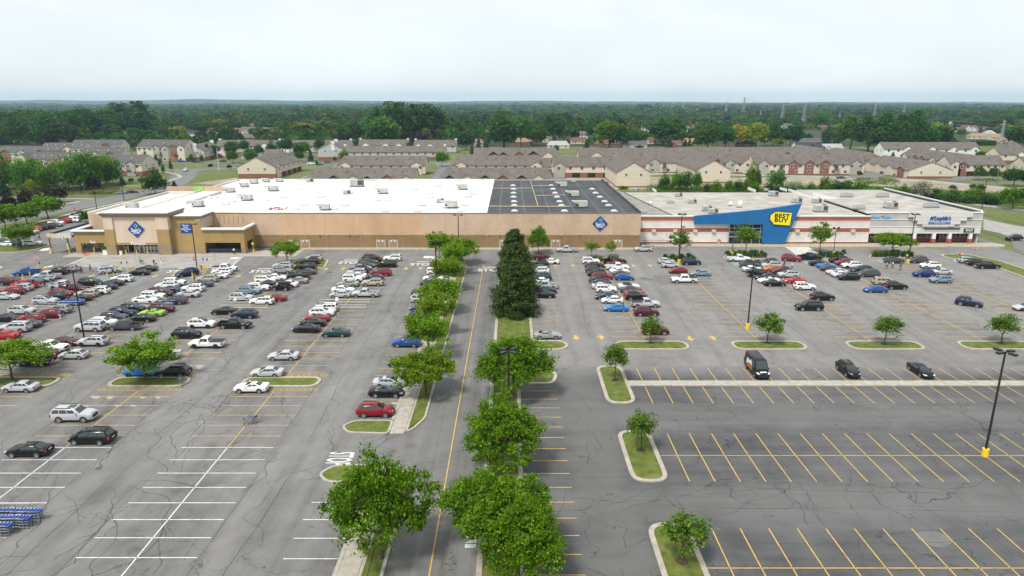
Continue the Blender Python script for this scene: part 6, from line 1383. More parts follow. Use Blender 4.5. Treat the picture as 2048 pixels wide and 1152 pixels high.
for i,(px,py) in enumerate(((90,541),(96,541),(116,534),(205.5,538),(210.5,541),(203,548),(228,555),(216,559),(247,548),(257,541),(400,538),(407,538.5),(412.5,537),(407.5,545),(413,541),(424,540),(411,549),(387,563),(272.5,532),(785,522),(431,532))): bollard(px,py,1.1,'short yellow bollard at the pale blue parking hatching','short yellow bollards at the hatching')
HB_ = mat('post_blue',(.10,.36,.55),.5)
def accessible(px,py,label,foot=True):
    x,y = G(px,py); t = thing('sign_post',label,'sign',(x,y,0),0,'accessible parking signs'); q = MB(); q.tube((0,0,0),(0,0,2.2),.035,.035,HB_,6); q.build('post',t)
    q = MB(); q.box(-.16,.16,-.06,-.035,1.65,2.2,SBLUE); q.build('sign_panel',t)
    if foot: q = MB(); q.tube((0,0,0),(0,0,.9),.13,.13,YELP,10); q.build('bollard',t)
for i,(px,py) in enumerate(((60,551),(46,557),(82,541),(215,553),(245,541),(256,540),(385,553),(408,533),(416,534),(1505,523),(1650,521),(1799,519))): accessible(px,py,'slim blue parking sign post at the hatched stalls')
def bare_post(px,py,h,label):
    x,y = G(px,py); t = thing('sign_post',label,'post',(x,y,0),0,'thin grey sign posts'); q = MB(); q.tube((0,0,0),(0,0,h),.05,.05,METAL,6); q.build('post',t); q = MB(); q.tube((0,0,0),(0,0,.85),.13,.13,YELP,8); q.build('bollard',t)
for px,py,h,l in ((116,536,3.6,'thin grey post with yellow foot below the exit'),(272.5,533,3.6,'thin grey post with yellow foot before the entrance'),(431,532,3.6,'thin grey post with yellow foot before the cart bay'),(760.5,519,3.6,'thin grey post with yellow foot at the first double row')): bare_post(px,py,h,l)
x,y = G(88,536); t = thing('warning_sign','grey diamond backed sign on a post near the loading canopy','sign',(x,y,0)); q = MB(); q.tube((0,0,0),(0,0,3.2),.045,.045,METAL,6); q.build('post',t); q = MB(); q.slab([(0,2.4),(.5,2.9),(0,3.4),(-.5,2.9)],-.07,-.05,METAL); q.build('sign_panel',t)
x,y = G(507.5,509); t = thing('warning_sign','yellow pedestrian sign on a post at the cart bay','sign',(x,y,0)); q = MB(); q.tube((0,0,0),(0,0,3.0),.05,.05,YELP,6); q.build('post',t); q = MB(); q.slab([(0,2.5),(.4,2.95),(0,3.4),(-.4,2.95)],-.07,-.05,YELP); q.build('sign_panel',t)
for i,(px,py,l) in enumerate(((168,510,'orange cone at the exit opening, on the canopy side'),(172,511.5,'orange cone at the exit opening, in front of the other two'),(176.5,509.5,'orange cone at the exit opening, on the bollard side'))):
    x,y = G(px,py); t = thing('traffic_cone',l,'traffic cone',(x,y,.05),0,'orange cones at the exit'); q = MB(); q.tube((0,0,.06),(0,0,1.0),.2,.04,mat('cone_orange',(.75,.10,.03),.6),12); q.build('cone',t); q = MB(); q.box(-.28,.28,-.28,.28,0,.06,mat('cone_orange',(.7,.1,.03),.6)); q.build('foot',t); q = MB(); q.tube((0,0,.5),(0,0,.72),.125,.085,WHITEP,12); q.build('reflective_band',t)
for px,py,l in ((1438,487.5,'round stone litter bin beside the glass entrance on the brick stripe side'),(1532,487.8,'round stone litter bin at the foot of the blue wedge')):
    x,y = G(px,py,.14); t = thing('litter_bin',l,'bin',(x,y,.14),0,'litter bins'); q = MB(); q.tube((0,0,0),(0,0,1.0),.42,.42,CONC,14); q.build('bin_body',t); q = MB(); q.tube((0,0,1.0),(0,0,1.3),.44,.2,W_RED,14); q.build('lid',t)
x,y = G(243,510); t = thing('litter_bin','pale bin at the inner corner of the entrance portal','bin',(x,y,.05)); q = MB(); q.box(-.3,.3,-.3,.3,0,1.1,COPW); q.build('bin_body',t); q = MB(); q.box(-.31,.31,-.31,.31,1.1,1.2,REDP); q.build('lid',t)
x,y = G(212,509.5); t = thing('flower_stand','small white stand of potted plants by the exit opening','stand',(x,y,.05)); q = MB(); q.box(-.6,.6,-.3,.3,0,1.3,COPW); q.build('rack',t); o = obj('plants',TP['shrub'][0],t,(0,0,1.1)); o.color = (*GL,1)
for px,py,l in ((403,537,'red hydrant among yellow bollards at the hatching'),(1919,511,'red hydrant on the far grass strip'),(149,421,'red hydrant on the verge of the side road'),(282,382,'red hydrant by the maroon sedan')):
    x,y = G(px,py); t = thing('fire_hydrant',l,'hydrant',(x,y,0),0,'fire hydrants'); q = MB(); q.tube((0,0,0),(0,0,.75),.16,.14,REDP,10); q.tube((-.3,0,.5),(.3,0,.5),.09,.09,REDP,8); q.build('barrel',t); q = MB(); q.tube((0,0,.75),(0,0,.95),.17,.05,REDP,10); q.build('cap',t)
# carts
CARTB = mat('cart_wire',(.20,.22,.25),.4,.4); CARTP = mat('cart_blue_plastic',(.012,.06,.36),.4); CARTD = mat('cart_dark_wire',(.05,.058,.075),.45,.3)
def cart_parts(wire, handle):
    b = MB(); 
    def bar(a,c,r=.012): b.tube(a,c,r*1.5,r*1.5,wire,4,False)
    z0,z1 = .42,.98
    for z,f in ((z0,0),(.70,.5),(z1,1)):
        x0,x1,w = -.40-.08*f,.42+.10*f,.23+.06*f
        c = [(x0,-w,z),(x1,-w*.85,z),(x1,w*.85,z),(x0,w,z)]
        for i in range(4): bar(c[i],c[(i+1)%4],.011)
    for k in range(7):
        t_ = k/6
        for s in (-1,1): bar((-.40+.82*t_,s*.22,z0),(-.48+1.0*t_,s*.28,z1),.007)
    for k in range(5): y = -.2+.1*k; bar((-.4,y,z0),(.42,y,z0),.007); bar((.42,y,z0),(.52,y*1.2,z1),.007); bar((-.4,y,z0),(-.48,y*1.2,z1),.007)
    m1 = b.mesh('basket')
    c = MB()
    for s in (-1,1): c.tube((-.42,s*.24,.42),(-.45,s*.26,.12),.018,.018,wire,4); c.tube((-.45,s*.26,.14),(.48,s*.2,.14),.018,.018,wire,4); c.tube((.3,s*.2,.14),(-.2,s*.23,.44),.018,.018,wire,4)
    m2 = c.mesh('chassis')
    d = MB(); d.tube((-.60,-.27,1.02),(-.60,.27,1.02),.025,.025,handle,6); d.box(-.56,-.36,-.24,.24,.80,.98,handle); d.tube((-.60,-.2,1.02),(-.5,-.2,.9),.02,.02,handle,4); d.tube((-.60,.2,1.02),(-.5,.2,.9),.02,.02,handle,4); m3 = d.mesh('handle')
    w = MB(); w.tube((0,-.015,0),(0,.015,0),.06,.06,TYRE,10); return m1,m2,m3,w.mesh('caster')
CM = {'l':cart_parts(CARTB,mat('cart_grey_plastic',(.10,.13,.20),.5)),'g':cart_parts(CARTB,CARTP),'d':cart_parts(CARTD,CARTP)}
def cart(x,y,rz,label,group,kind='g',s=1.1):
    t = thing('shopping_cart',label,'shopping cart',(x,y,.0),rz,group); t.scale = (s,s,s); a,b,c,w = CM[kind]
    obj('basket',a,t); obj('chassis',b,t); obj('handle',c,t)
    for p in ((.46,.2),(.46,-.2),(-.44,.26),(-.44,-.26)): obj('wheel',w,t,(p[0],p[1],.06))
# corrals
def corral(x0,x1,y0,y1,label,group='cart corrals',sign=None):
    t = thing('cart_corral',label,'cart corral',((x0+x1)/2,(y0+y1)/2,0),0,group); L = (x1-x0)/2; W2 = (y1-y0)/2
    for s in (-1,1):
        q = MB()
        for z in (.55,1.05): q.tube((-L,s*W2,z),(L,s*W2,z),.045,.045,METAL,6)
        for k in range(5): x = -L+2*L*k/4; q.tube((x,s*W2,0),(x,s*W2,1.08),.045,.045,METAL,6)
        q.build('side_rail',t)
    q = MB()
    for z in (.55,1.05): q.tube((-L,-W2,z),(-L,W2,z),.045,.045,METAL,6)
    q.build('end_rail',t)
    if sign is not None: q = MB(); q.tube((sign,-W2,0),(sign,-W2,2.6),.04,.04,METAL,6); q.box(sign-.3,sign+.3,-W2-.06,-W2-.03,1.9,2.6,WHITEP); q.build('corral_sign',t)
def cor(px0,px1,py0,py1,label,sign=None):
    xa,ya = G(px0,py1); xb,_ = G(px1,py1); _,yb = G(px1,py0); corral(xa,xb,ya,yb,label,sign=sign); return xa,xb,ya,yb
c1 = cor(441,537,609,620.5,'empty cart corral behind the white SUV in the second double row',-1.6); c2 = cor(630,733,609,620,'empty cart corral below the silver pickup in the first double row',-.6)
c3 = cor(252,345,606,616,'cart corral with a few carts beside the dark SUV in the third double row'); c4 = cor(58,138,613,622,'cart corral behind the silver SUV in the fourth double row')
for k in range(5): cart(c3[1]-.8-.55*k,(c3[2]+c3[3])/2+random.uniform(-.2,.2),math.pi,'loose blue handled cart in the corral beside the dark SUV','carts in the third row corral')
for k in range(3): cart(c4[1]-.8-.6*k,(c4[2]+c4[3])/2,math.pi,'cart in the corral behind the silver SUV','carts in the fourth row corral')
cart(c2[0]+.6,(c2[2]+c2[3])/2,0,'single cart forgotten at the end of the corral in the first double row',None)
x,y = G(497,849); cart(x,y,.5,'abandoned cart on a yellow line in the empty stalls, leaning pair, nearer one',None,'l'); x,y = G(507,845); cart(x,y,2.6,'abandoned cart on a yellow line, behind its neighbour',None,'l')
x,y = G(1458,891); cart(x,y,.6,'lone cart in the empty lot before the middle long island',None,'l')
x,y = G(367,769); cart(x,y,1.2,'lone cart at the tip of the island with the spreading tree',None,'l')
xa,ya = G(-40,1079); xb,_ = G(5,1079); corral(-53.2,-47.4,ya+.1,ya+4.2,'cart corral packed with blue carts at the near edge of the warehouse lot')
for r in range(3):
    for k in range(14): cart(-46.4-.34*k-(1.0 if r==0 else 0)+(.3 if r==2 else 0),ya+.8+1.15*r+random.uniform(-.08,.08),math.pi+random.gauss(0,.06),'blue cart nested in the packed corral at the near edge of the warehouse lot','carts in the packed near corral')
bx0,bx1 = X_(413,505,YO),X_(481,505,YO)
for r in range(2):
    for k in range(22): cart(bx0+.5+k*(bx1-bx0-1)/22,YO+1.0+1.0*r,0,'dark cart nested in the long row inside the cart bay','carts inside the cart bay','d')
for k in range(20): cart(X_(512,503,182.5)+k*.58,183.6-.03*k,math.pi,'dark cart in the long nested row outside the cart bay','carts outside the cart bay','d')
# people
def person_meshes(pose):
    """one skinned body, clothing as children; feet at z=0, facing +x"""
    hip = .92; a = {'walk':.34,'stand':.06,'push':.28}[pose]
    J = {'pel':(0,0,hip),'ab':(0.01,0,1.12),'ch':(.02,0,1.34),'nk':(.02,0,1.50),'hd':(.05,0,1.64),'tp':(.05,0,1.74)}
    def leg(s,f): return [(0,s*.09,hip-.04),(f*.5+.05,s*.10,.50),(f*.85-.03,s*.10,.09),(f*.85+.12,s*.11,.035)]
    def arm(s,f):
        if pose == 'push': return [(.02,s*.19,1.42),(.06,s*.23,1.16),(.34,s*.20,1.06),(.42,s*.19,1.06)]
        return [(.02,s*.19,1.42),(-.02+f*.3,s*.24,1.14),(.06+f*.7,s*.25,.90),(.08+f*.75,s*.25,.80)]
    def skin(name, chains, mater):
        V=[];E=[];Rr=[]
        for ch in chains:
            last=None
            for p,r in ch:
                if isinstance(p,int): last=p; continue
                V.append(p); Rr.append(r); i=len(V)-1
                if last is not None: E.append((last,i))
                last=i
        me = bpy.data.meshes.new(name); me.from_pydata(V,E,[]); o = bpy.data.objects.new(name,me); C.objects.link(o)
        md = o.modifiers.new('skin','SKIN'); lay = me.skin_vertices[0].data
        for i,r in enumerate(Rr): lay[i].radius=(r,r)
        lay[0].use_root=True
        o.modifiers.new('sub','SUBSURF').levels=1; o.modifiers['sub'].render_levels=1
        dg = bpy.context.evaluated_depsgraph_get(); m2 = bpy.data.meshes.new_from_object(o.evaluated_get(dg)); m2.name=name; m2.materials.clear(); m2.materials.append(mater)
        bpy.data.objects.remove(o); return m2
    z = lambda L,rs: list(zip(L,rs))
    tor = [(J['pel'],.145),(J['ab'],.135),(J['ch'],.155),(J['nk'],.055),(J['hd'],.10),(J['tp'],.075)]
    body = skin('body',[tor,[(2,0)]+z(arm(1,-a),(.065,.048,.036,.04)),[(2,0)]+z(arm(-1,a),(.065,.048,.036,.04)),[(0,0)]+z(leg(1,a),(.095,.065,.045,.04)),[(0,0)]+z(leg(-1,-a),(.095,.065,.045,.04))],SKINM)
    top = skin('shirt',[[(J['pel'],.155),(J['ab'],.15),(J['ch'],.17)],[(2,0)]+z(arm(1,-a)[:2],(.085,.07)),[(2,0)]+z(arm(-1,a)[:2],(.085,.07))],OBJM)
    pant = skin('trousers',[[(J['pel'],.16)],[(0,0)]+z(leg(1,a)[:3],(.11,.085,.062)),[(0,0)]+z(leg(-1,-a)[:3],(.11,.085,.062))],OBJM)
    hm = MB(); 
    for i in range(4):
        z_=1.64+.05*i; r=(.108,.106,.085,.04)[i]; hm.tube((.035-.004*i,0,z_),(.03,0,z_+.055),r,(.106,.085,.04,.005)[i],OBJM,10)
    return body,top,pant,hm.mesh('hair',80)
PM = {p:person_meshes(p) for p in ('walk','stand','push')}
def person(px,py,deg,pose,shirt,pant,hair,label,group=None,s=1.04):
    x,y = G(px,py); t = thing('person',label,'person',(x,y,.01),R(deg),group); t.scale=(s,)*3; b,a,p,h = PM[pose]
    obj('body',b,t)
    for nm,me,c in (('shirt',a,shirt),('trousers',p,pant),('hair',h,hair)): o = obj(nm,me,t); o.color=(*c,1)
K=(.015,.013,.012); BR=(.06,.035,.02); NV=(.015,.02,.06); WH=(.7,.7,.7); JN=(.10,.15,.26); HI=(.55,.85,.05)
person(80,479.5,200,'push',NV,(.35,.05,.12),K,'person in dark top and red shorts pushing a cart in the side lot lane'); x,y = G(81,479.8); cart(x-.8,y-.2,math.pi,'cart pushed by the person in red shorts in the side lot lane',None,'g',1)
person(164,546.5,190,'push',(.03,.05,.14),(.06,.06,.07),BR,'person in navy shirt pushing a white cart past the dark SUVs'); x,y = G(158,547); cart(x,y,math.pi,'pale cart pushed past the dark SUVs by a person in navy',None,'g',1)
person(181.5,543.5,-20,'walk',(.62,.03,.12),K,K,'person in pink top and black trousers walking below the exit')
person(281,528,-60,'push',(.55,.36,.28),(.02,.30,.26),BR,'person in green shorts pushing a cart out of the entrance'); x,y = G(285,528.5); cart(x,y,-.9,'cart pushed out of the entrance by a person in green shorts',None,'g',1)
person(309,533,-70,'push',NV,(.45,.25,.2),K,'person in navy shirt pushing a full cart before the entrance'); x,y = G(313,535); cart(x,y,-1.1,'cart full of goods before the entrance',None,'g',1)
person(323,530.5,-90,'walk',(.55,.55,.66),WH,BR,'person in white clothes walking behind the full cart')
person(468.5,509,90,'stand',HI,K,K,'worker in a yellow safety vest standing at the cart bay'); person(548.5,497.5,180,'stand',HI,K,BR,'worker in a yellow safety vest at the end of the nested cart row')
person(170,497,0,'stand',HI,K,K,'worker in a yellow safety vest inside the exit opening')
person(121.5,639.5,80,'walk',(.02,.07,.30),(.50,.48,.44),(.12,.07,.04),'person in blue shirt and pale shorts walking away between rows')
person(90,574,150,'stand',K,K,K,'person in black leaning at the tail of the bright red pickup'); person(103,571,-40,'walk',NV,(.33,.25,.15),BR,'person in navy and tan shorts beside the bright red pickup')
person(227,551,90,'stand',K,K,K,'person in black at the silver minivan'); person(270,549,-120,'stand',(.60,.36,.12),(.5,.3,.1),BR,'person in orange top at the open door of a black sedan')
person(1568,534.5,100,'walk',(.20,.01,.02),NV,K,'person in dark red shirt in front of the crimson SUV'); person(1584,539.3,80,'walk',(.5,.5,.5),JN,(.3,.2,.1),'person in grey shirt and jeans near the silver SUV before the crimson SUV')
person(1773,538,-75,'walk',(.32,.34,.38),(.03,.03,.05),BR,'person in grey shirt, first of three walking before the grey shops'); person(1784.5,537.3,-60,'walk',WH,NV,BR,'person in white shirt and dark shorts, middle of three walking before the grey shops'); person(1800,541.5,-90,'walk',K,JN,BR,'person in black shirt and jeans, last of three walking before the grey shops')
person(1813,520.5,180,'walk',HI,K,BR,'person in yellow safety shirt and black shorts by the lamp foot'); person(388.5,562.5,60,'stand',(.30,.02,.10),NV,BR,'person in red top at the pale gold SUV')
# flagpole
x,y = G(438,342); t = thing('flagpole','white flagpole with a striped flag on the lawn before the grey condos','flagpole',(x,y,0)); q = MB(); q.tube((0,0,0),(0,0,13.2),.13,.08,WHITEP,8); q.build('pole',t)
FR = mat('flag_red',(.45,.02,.03),.7); FB = mat('flag_blue',(.02,.03,.16),.7); q = MB(); nx = 10
def fp(u,v): return (.12+u*4.4, .35*math.sin(u*5)+.12*math.sin(u*9+v), 13.0-v*2.9-u*u*2.0)
for r in range(13):
    for k in range(nx):
        u0,u1 = k/nx,(k+1)/nx; v0,v1 = r/13,(r+1)/13; q.add([fp(u0,v1),fp(u1,v1),fp(u1,v0),fp(u0,v0)],[(0,1,2,3)],FB if r<7 and k<4 else (FR if r%2==0 else WHITEP))
q.build('flag',t,60)
# pylons and poles
PYM = mat('pylon_steel',(.34,.36,.37),.5,.3)
def pylon(px,py,ptop,label,group='transmission pylons'):
    x,y = G(px,py); h = P(px,ptop,y)[1]; t = thing('transmission_pylon',label,'pylon',(x,y,0),R(25),group); q = MB(); k_ = h/45; b = 4.2*k_; r = .17*max(1,y/900)
    def leg(sx,sy,z): f = 1-z/h; w = .55*k_+(b-.55*k_)*f**1.5; return Vector((sx*w,sy*w,z))
    zs = [0,.12*h,.24*h,.36*h,.48*h,.6*h,.7*h,.8*h,.9*h,h]
    for i in range(len(zs)-1):
        for sx,sy in ((1,1),(1,-1),(-1,-1),(-1,1)):
            q.tube(leg(sx,sy,zs[i]),leg(sx,sy,zs[i+1]),r,r,PYM,4,False)
            ox,oy = -sy,sx; q.tube(leg(sx,sy,zs[i]),leg(ox,oy,zs[i+1]),r*.6,r*.6,PYM,3,False); q.tube(leg(ox,oy,zs[i]),leg(sx,sy,zs[i+1]),r*.6,r*.6,PYM,3,False)
    q.build('lattice',t)
    for f in (.72,.84,.96):
        q = MB()
        for s in (-1,1): q.tube((0,0,h*f+.4*k_),(s*5.5*k_,0,h*f),r*.8,r*.5,PYM,4,False); q.tube((0,0,h*f-1.2*k_),(s*5.5*k_,0,h*f),r*.8,r*.5,PYM,4,False)
        q.build('crossarm',t)
    return x,y,h
PY = []
for px,py,tp,l in ((1998,302,240,'largest looking lattice pylon, standing on the meadow'),(1805,243,204,'lattice pylon behind the dark tree clump, above the pale blue words'),(1747,243,205,'lattice pylon behind the dark tree clump, above the red stripes'),(1606,252,205,'lattice pylon above the yellow tag sign, taller of a pair'),(1563,249,204,'lattice pylon above the blue wedge, beside the taller one'),(1678,243,225,'short pylon between the two far pairs'),(1486,236,194,'tallest pylon, breaking the skyline'),(1451,233,203,'pylon just beside the tallest one'),
   (1520,240,220,'short pylon beyond the tallest one'),(1423,226,206,'pylon third in line past the tallest one'),(1394,229,204,'pylon fourth in line past the tallest one'),(1365,226,206,'pylon fifth in line past the tallest one'),(1343,223,206,'pylon sixth in line past the tallest one'),(1327,221,206,'pylon seventh in line past the tallest one'),(1306,219,206,'pylon eighth in line past the tallest one'),(1297,219,206,'pylon last in the hazy line')): PY.append(pylon(px,py,tp,l))
wr = MB()
def wire(a,b,sag,r):
    pts = [a.lerp(b,k/10)-Vector((0,0,sag*4*(k/10)*(1-k/10))) for k in range(11)]
    for i in range(10): wr.tube(pts[i],pts[i+1],r,r,SBLK,3,False)
for i,j in ((0,2),(2,4),(4,7),(1,3),(3,6)):
    a,b = PY[i],PY[j]
    for f in (.72,.84,.96):
        for s in (-1,1): wire(Vector((a[0]+s*5*a[2]/45,a[1],a[2]*f)),Vector((b[0]+s*5*b[2]/45,b[1],b[2]*f)),6,.05*max(1,b[1]/900))
o = wr.build('power_line'); tag(o,'black sagging power lines strung between the lattice pylons','power line')
for px,py,tp,l in ((1709,305,283,'wooden utility pole beside the pale hipped roof'),(1700,303,262,'leaning bare trunk like pole by the utility pole'),(1993,366,318,'utility pole by the red pickup row')):
    x,y = G(px,py); h = P(px,tp,y)[1]; t = thing('utility_pole',l,'utility pole',(x,y,0),0,'utility poles'); q = MB(); q.tube((0,0,0),(0,0,h),.2,.13,flat_noise('pole_wood',(.16,.13,.10),(.24,.2,.16),2),7); q.build('pole',t); q = MB(); q.box(-1.3,1.3,-.08,.08,h-.8,h-.6,flat_noise('pole_wood',(.16,.13,.10),(.24,.2,.16),2)); q.build('crossarm',t)
# clutter behind the stores: banner, containers
x,y = G(397,384.5,0); t = thing('green_banner','lime green banner on the tan yard wall behind the white roof','banner',(X_(397,380,236),235.9,0)); q = MB(); a = X_(386,380,236)-t.location.x; b = X_(407,380,236)-t.location.x; q.box(a,b,-.05,0,Z_(383.5,235.9),Z_(373.5,235.9),mat('lime_banner',(.30,.62,.08),.7)); q.build('banner_sheet',t); q = MB(); q.tube((a,-.02,0),(a,-.02,Z_(373,235.9)),.06,.06,METAL,5); q.tube((b,-.02,0),(b,-.02,Z_(373,235.9)),.06,.06,METAL,5); q.build('post',t)
# ---------------------------------------------------------------- background trees, woods, undergrowth
FOOT = []
for o in list(C.objects):
    if o.type == 'EMPTY' and o.get('category') in ('townhouse','condo','house','clubhouse'): FOOT.append((o.location.x,o.location.y,o.get('category')))
BANDS = [(-1e9,150,'above the loading canopy'),(150,235,'above the exit opening'),(235,340,'above the entrance portal'),(340,430,'above the blue services sign'),(430,520,'above the cart bay'),(520,620,'above the satellite dish on bricks'),(620,700,'above the paired brown service doors'),(700,800,'above the middle of the plain wall'),(800,900,'above the top sidewalk trees'),(900,990,'above the white and black roof seam'),(990,1100,'above the pine clump'),(1100,1180,'above the middle of the black roof'),(1180,1250,'above the second diamond sign'),(1250,1350,'above the dark gravel roof'),(1350,1450,'above the thin end of the blue wedge'),(1450,1530,'above the glass entrance'),(1530,1610,'above the yellow tag sign'),(1610,1740,'above the brick stripes past the wedge'),(1740,1830,'above the pale blue words'),(1830,1930,'above the blue script sign'),(1930,1e9,'above the end of the grey shops')]
BT = []
def bt(px,py,wpx,hpx,k,c,cn,free=True):
    x,y = G(px,py); BT.append((px,py,x,y,wpx*40.5/(py-205),hpx*40.5/(py-205)*1.03,k,c,cn))
KIND_R = {'maple':(4.4,9.8),'round':(3.8,8.3),'tall':(3.7,14.2),'thicket':(2.8,6.2),'spruce':(2.7,9.0)}
rg = random.Random(11)
# the dark wood to the west
for i in range(34):
    px = -50+330*rg.random(); py = 296-14*rg.random()-(6 if px>150 else 0)-(9*max(0,(px-120)/160)); bt(px,py,rg.uniform(40,60),rg.uniform(44,64),rg.choice(('maple','tall','maple')),rg.choice((GD,GD,GB,(.036,.095,.022),GM)),'dark green')
for px,py,w,h,k,c,cn in ((226,286,42,34,'round',GD,'dense round green'),(270,283,30,26,'maple',GM,'green'),(300,279,22,18,'round',GM,'green'),(330,281,26,22,'round',GM,'green'),(357,278,30,24,'maple',YG,'yellow green'),(400,272,28,26,'maple',GM,'green'),(345,268,30,26,'maple',GD,'dark green'),(458,270,17,17,'round',YG,'lime'),(440,262,22,22,'maple',YG,'yellow green'),
  (760,292,60,70,'tall',GD,'very tall dark'),(795,295,60,82,'tall',GD,'very tall dark'),(828,290,66,74,'tall',GD,'very tall dark'),(858,286,52,72,'tall',GB,'very tall dark'),(775,285,56,62,'maple',GD,'dark green'),(770,300,62,62,'maple',GM,'broad green'),(875,276,44,50,'maple',GD,'dark green'),(838,298,28,26,'round',GM,'green'),(870,293,18,16,'spruce',SP,'blue spruce'),(890,272,26,28,'maple',YG,'yellow green'),
  (575,282,20,22,'spruce',SP,'blue spruce'),(590,288,40,34,'maple',GD,'dark green'),(625,284,34,26,'maple',GM,'green'),(545,286,40,28,'maple',GM,'green'),(607,276,48,28,'maple',YG,'yellow green'),(650,283,26,20,'maple',YG,'yellow green'),(700,290,42,36,'maple',GD,'dark green'),(725,288,18,20,'thicket',OL,'silvery'),(648,287,24,22,'maple',GM,'green'),(678,284,34,26,'maple',GM,'green'),
  (910,283,40,26,'maple',YG,'yellow green'),(940,286,36,22,'maple',YG,'yellow green'),(930,262,16,18,'round',YG,'lime'),(932,300,34,32,'maple',GB,'dark green'),(957,304,14,34,'spruce',SP,'blue spruce'),(972,302,14,26,'spruce',SP,'blue spruce'),(945,308,12,22,'spruce',SP,'blue spruce'),(952,255,26,22,'round',PU,'purple leaved'),
  (1008,298,56,70,'tall',GM,'broad spreading'),(1042,296,40,56,'maple',GM,'dense green'),(1072,292,38,38,'maple',GM,'green'),(1105,288,48,52,'maple',GD,'dark green'),(1108,295,20,30,'spruce',SP,'pale spruce'),(1135,293,12,14,'round',GD,'small dark'),(1173,298,14,20,'spruce',SP,'blue spruce'),(1150,281,18,18,'round',PU,'purple leaved'),(1152,270,18,14,'round',GM,'green'),
  (1218,296,56,48,'maple',GA,'great round green'),(1190,285,36,44,'maple',GD,'dark green'),(1260,292,44,32,'maple',GM,'green'),(1278,308,16,16,'round',PU,'plum coloured'),(1112,305,12,14,'round',GD,'small dark'),(1325,290,60,50,'maple',GD,'dark green'),(1345,285,44,44,'maple',GD,'dark green'),(1370,292,10,14,'spruce',GD,'columnar cedar'),(1379,292,10,16,'spruce',GD,'columnar cedar'),(1339,296,16,20,'spruce',SP,'blue spruce'),
  (1415,302,46,48,'maple',GM,'tall green'),(1450,300,40,44,'maple',GD,'dark green'),(1473,296,36,42,'maple',(.34,.33,.02),'bright yellow'),(1511,297,44,46,'maple',YG,'yellow green'),(1545,292,34,40,'maple',GD,'dark green'),(1580,297,42,44,'maple',GB,'dense dark'),(1650,296,28,34,'spruce',SP,'blue spruce'),(1672,296,22,30,'spruce',SP,'blue spruce'),(1623,304,12,16,'spruce',SP,'blue spruce'),(1640,260,26,30,'maple',GM,'green'),
  (1700,300,50,62,'tall',GM,'tall light trunked'),(1735,304,54,66,'tall',GD,'tall dark'),(1768,306,60,74,'tall',GD,'tall dark'),(1800,306,56,70,'tall',GD,'tall dark'),(1826,304,50,76,'tall',GD,'tall dark'),(1752,308,44,48,'maple',GD,'dark green'),(1790,308,44,46,'maple',GB,'dark green'),(1850,303,44,46,'maple',GD,'dark green'),(1878,300,44,44,'maple',GD,'dark green'),(1895,300,30,34,'spruce',GB,'dark spruce'),(1905,293,22,14,'round',GD,'dark round'),(1875,272,40,24,'maple',YG,'lime green'),
  (2035,298,50,44,'maple',GD,'dark green'),(2010,288,12,20,'spruce',SP,'blue spruce'),(2000,262,44,30,'maple',GM,'green'),(2045,252,40,30,'maple',GM,'green')): bt(px,py,w,h,k,c,cn)
# street trees by the condos and the new blocks
for px,py,w,h,k,c,cn in ((305,322,8,18,'thicket',GM,'slim young'),(313,326,7,17,'thicket',GM,'slim young'),(320,333,7,16,'thicket',GM,'slim young'),(342,342,8,20,'thicket',GM,'slim young'),(327,348,8,18,'thicket',GM,'slim young'),(350,318,12,16,'round',GM,'round'),(383,325,9,16,'thicket',GM,'slim young'),(404,327,9,18,'thicket',GM,'slim young'),(416,318,22,30,'spruce',GB,'dark spruce'),(463,314,26,28,'maple',GM,'green'),(490,308,18,26,'maple',GD,'green'),(450,300,12,14,'round',GM,'green'),
  (466,326,22,22,'round',GM,'green'),(505,326,26,22,'round',GM,'green'),(422,336,10,8,'round',PU,'purple leaved'),(459,338,10,8,'round',PU,'purple leaved'),(560,318,12,20,'spruce',SP,'blue spruce'),(598,316,22,28,'maple',GD,'green'),(607,304,12,18,'maple',GM,'green'),(622,322,14,22,'spruce',SP,'blue spruce'),(632,300,8,18,'thicket',GM,'slim young'),(688,326,18,24,'maple',GL,'bright green'),(884,333,24,28,'maple',GA,'bright green'),(735,301,10,8,'round',GM,'green'),(670,323,8,10,'thicket',GM,'slim young'),(634,332,6,12,'thicket',GM,'slim young'),
  (265,348,14,14,'round',GM,'green'),(263,366,10,10,'round',GM,'small green'),(281,365,8,8,'round',GM,'small green'),(245,370,14,18,'spruce',GB,'dark spruce'),(1330,342,8,12,'spruce',GD,'small spruce'),(1343,345,8,9,'spruce',GD,'small spruce'),(1489,346,10,14,'spruce',GD,'small spruce'),(1312,303,10,8,'round',PU,'purple leaved'),(1785,316,10,12,'spruce',SP,'blue spruce'),(1900,312,24,18,'round',YG,'bright round'),(1925,311,24,16,'round',YG,'bright round'),(1960,318,20,14,'maple',GM,'green'),(1990,322,28,20,'maple',GM,'green'),(1957,360,20,26,'round',GM,'round'),(1985,360,22,24,'round',GM,'round'),(2027,372,42,32,'maple',GD,'dark'),(2025,418,48,42,'round',GA,'round')): bt(px,py,w,h,k,c,cn)
for px,py,w,h in ((500,323,16,18),(520,319,14,20),(545,312,18,20),(572,309,20,22),(586,303,18,22),(612,313,14,20),(640,305,18,22),(657,301,16,20),(470,308,16,18),(431,316,14,18),(700,319,12,14),(680,317,12,16),(298,312,12,16),(290,330,12,14),(335,322,10,14),(600,323,12,14),(930,330,10,14),(1100,322,10,14),(760,303,12,16),(820,304,12,14),(232,345,18,20),(252,338,12,16)): bt(px,py,w*1.35,h*1.35,rg.choice(('round','thicket','maple')),rg.choice((GM,GD,GA)),'small green')
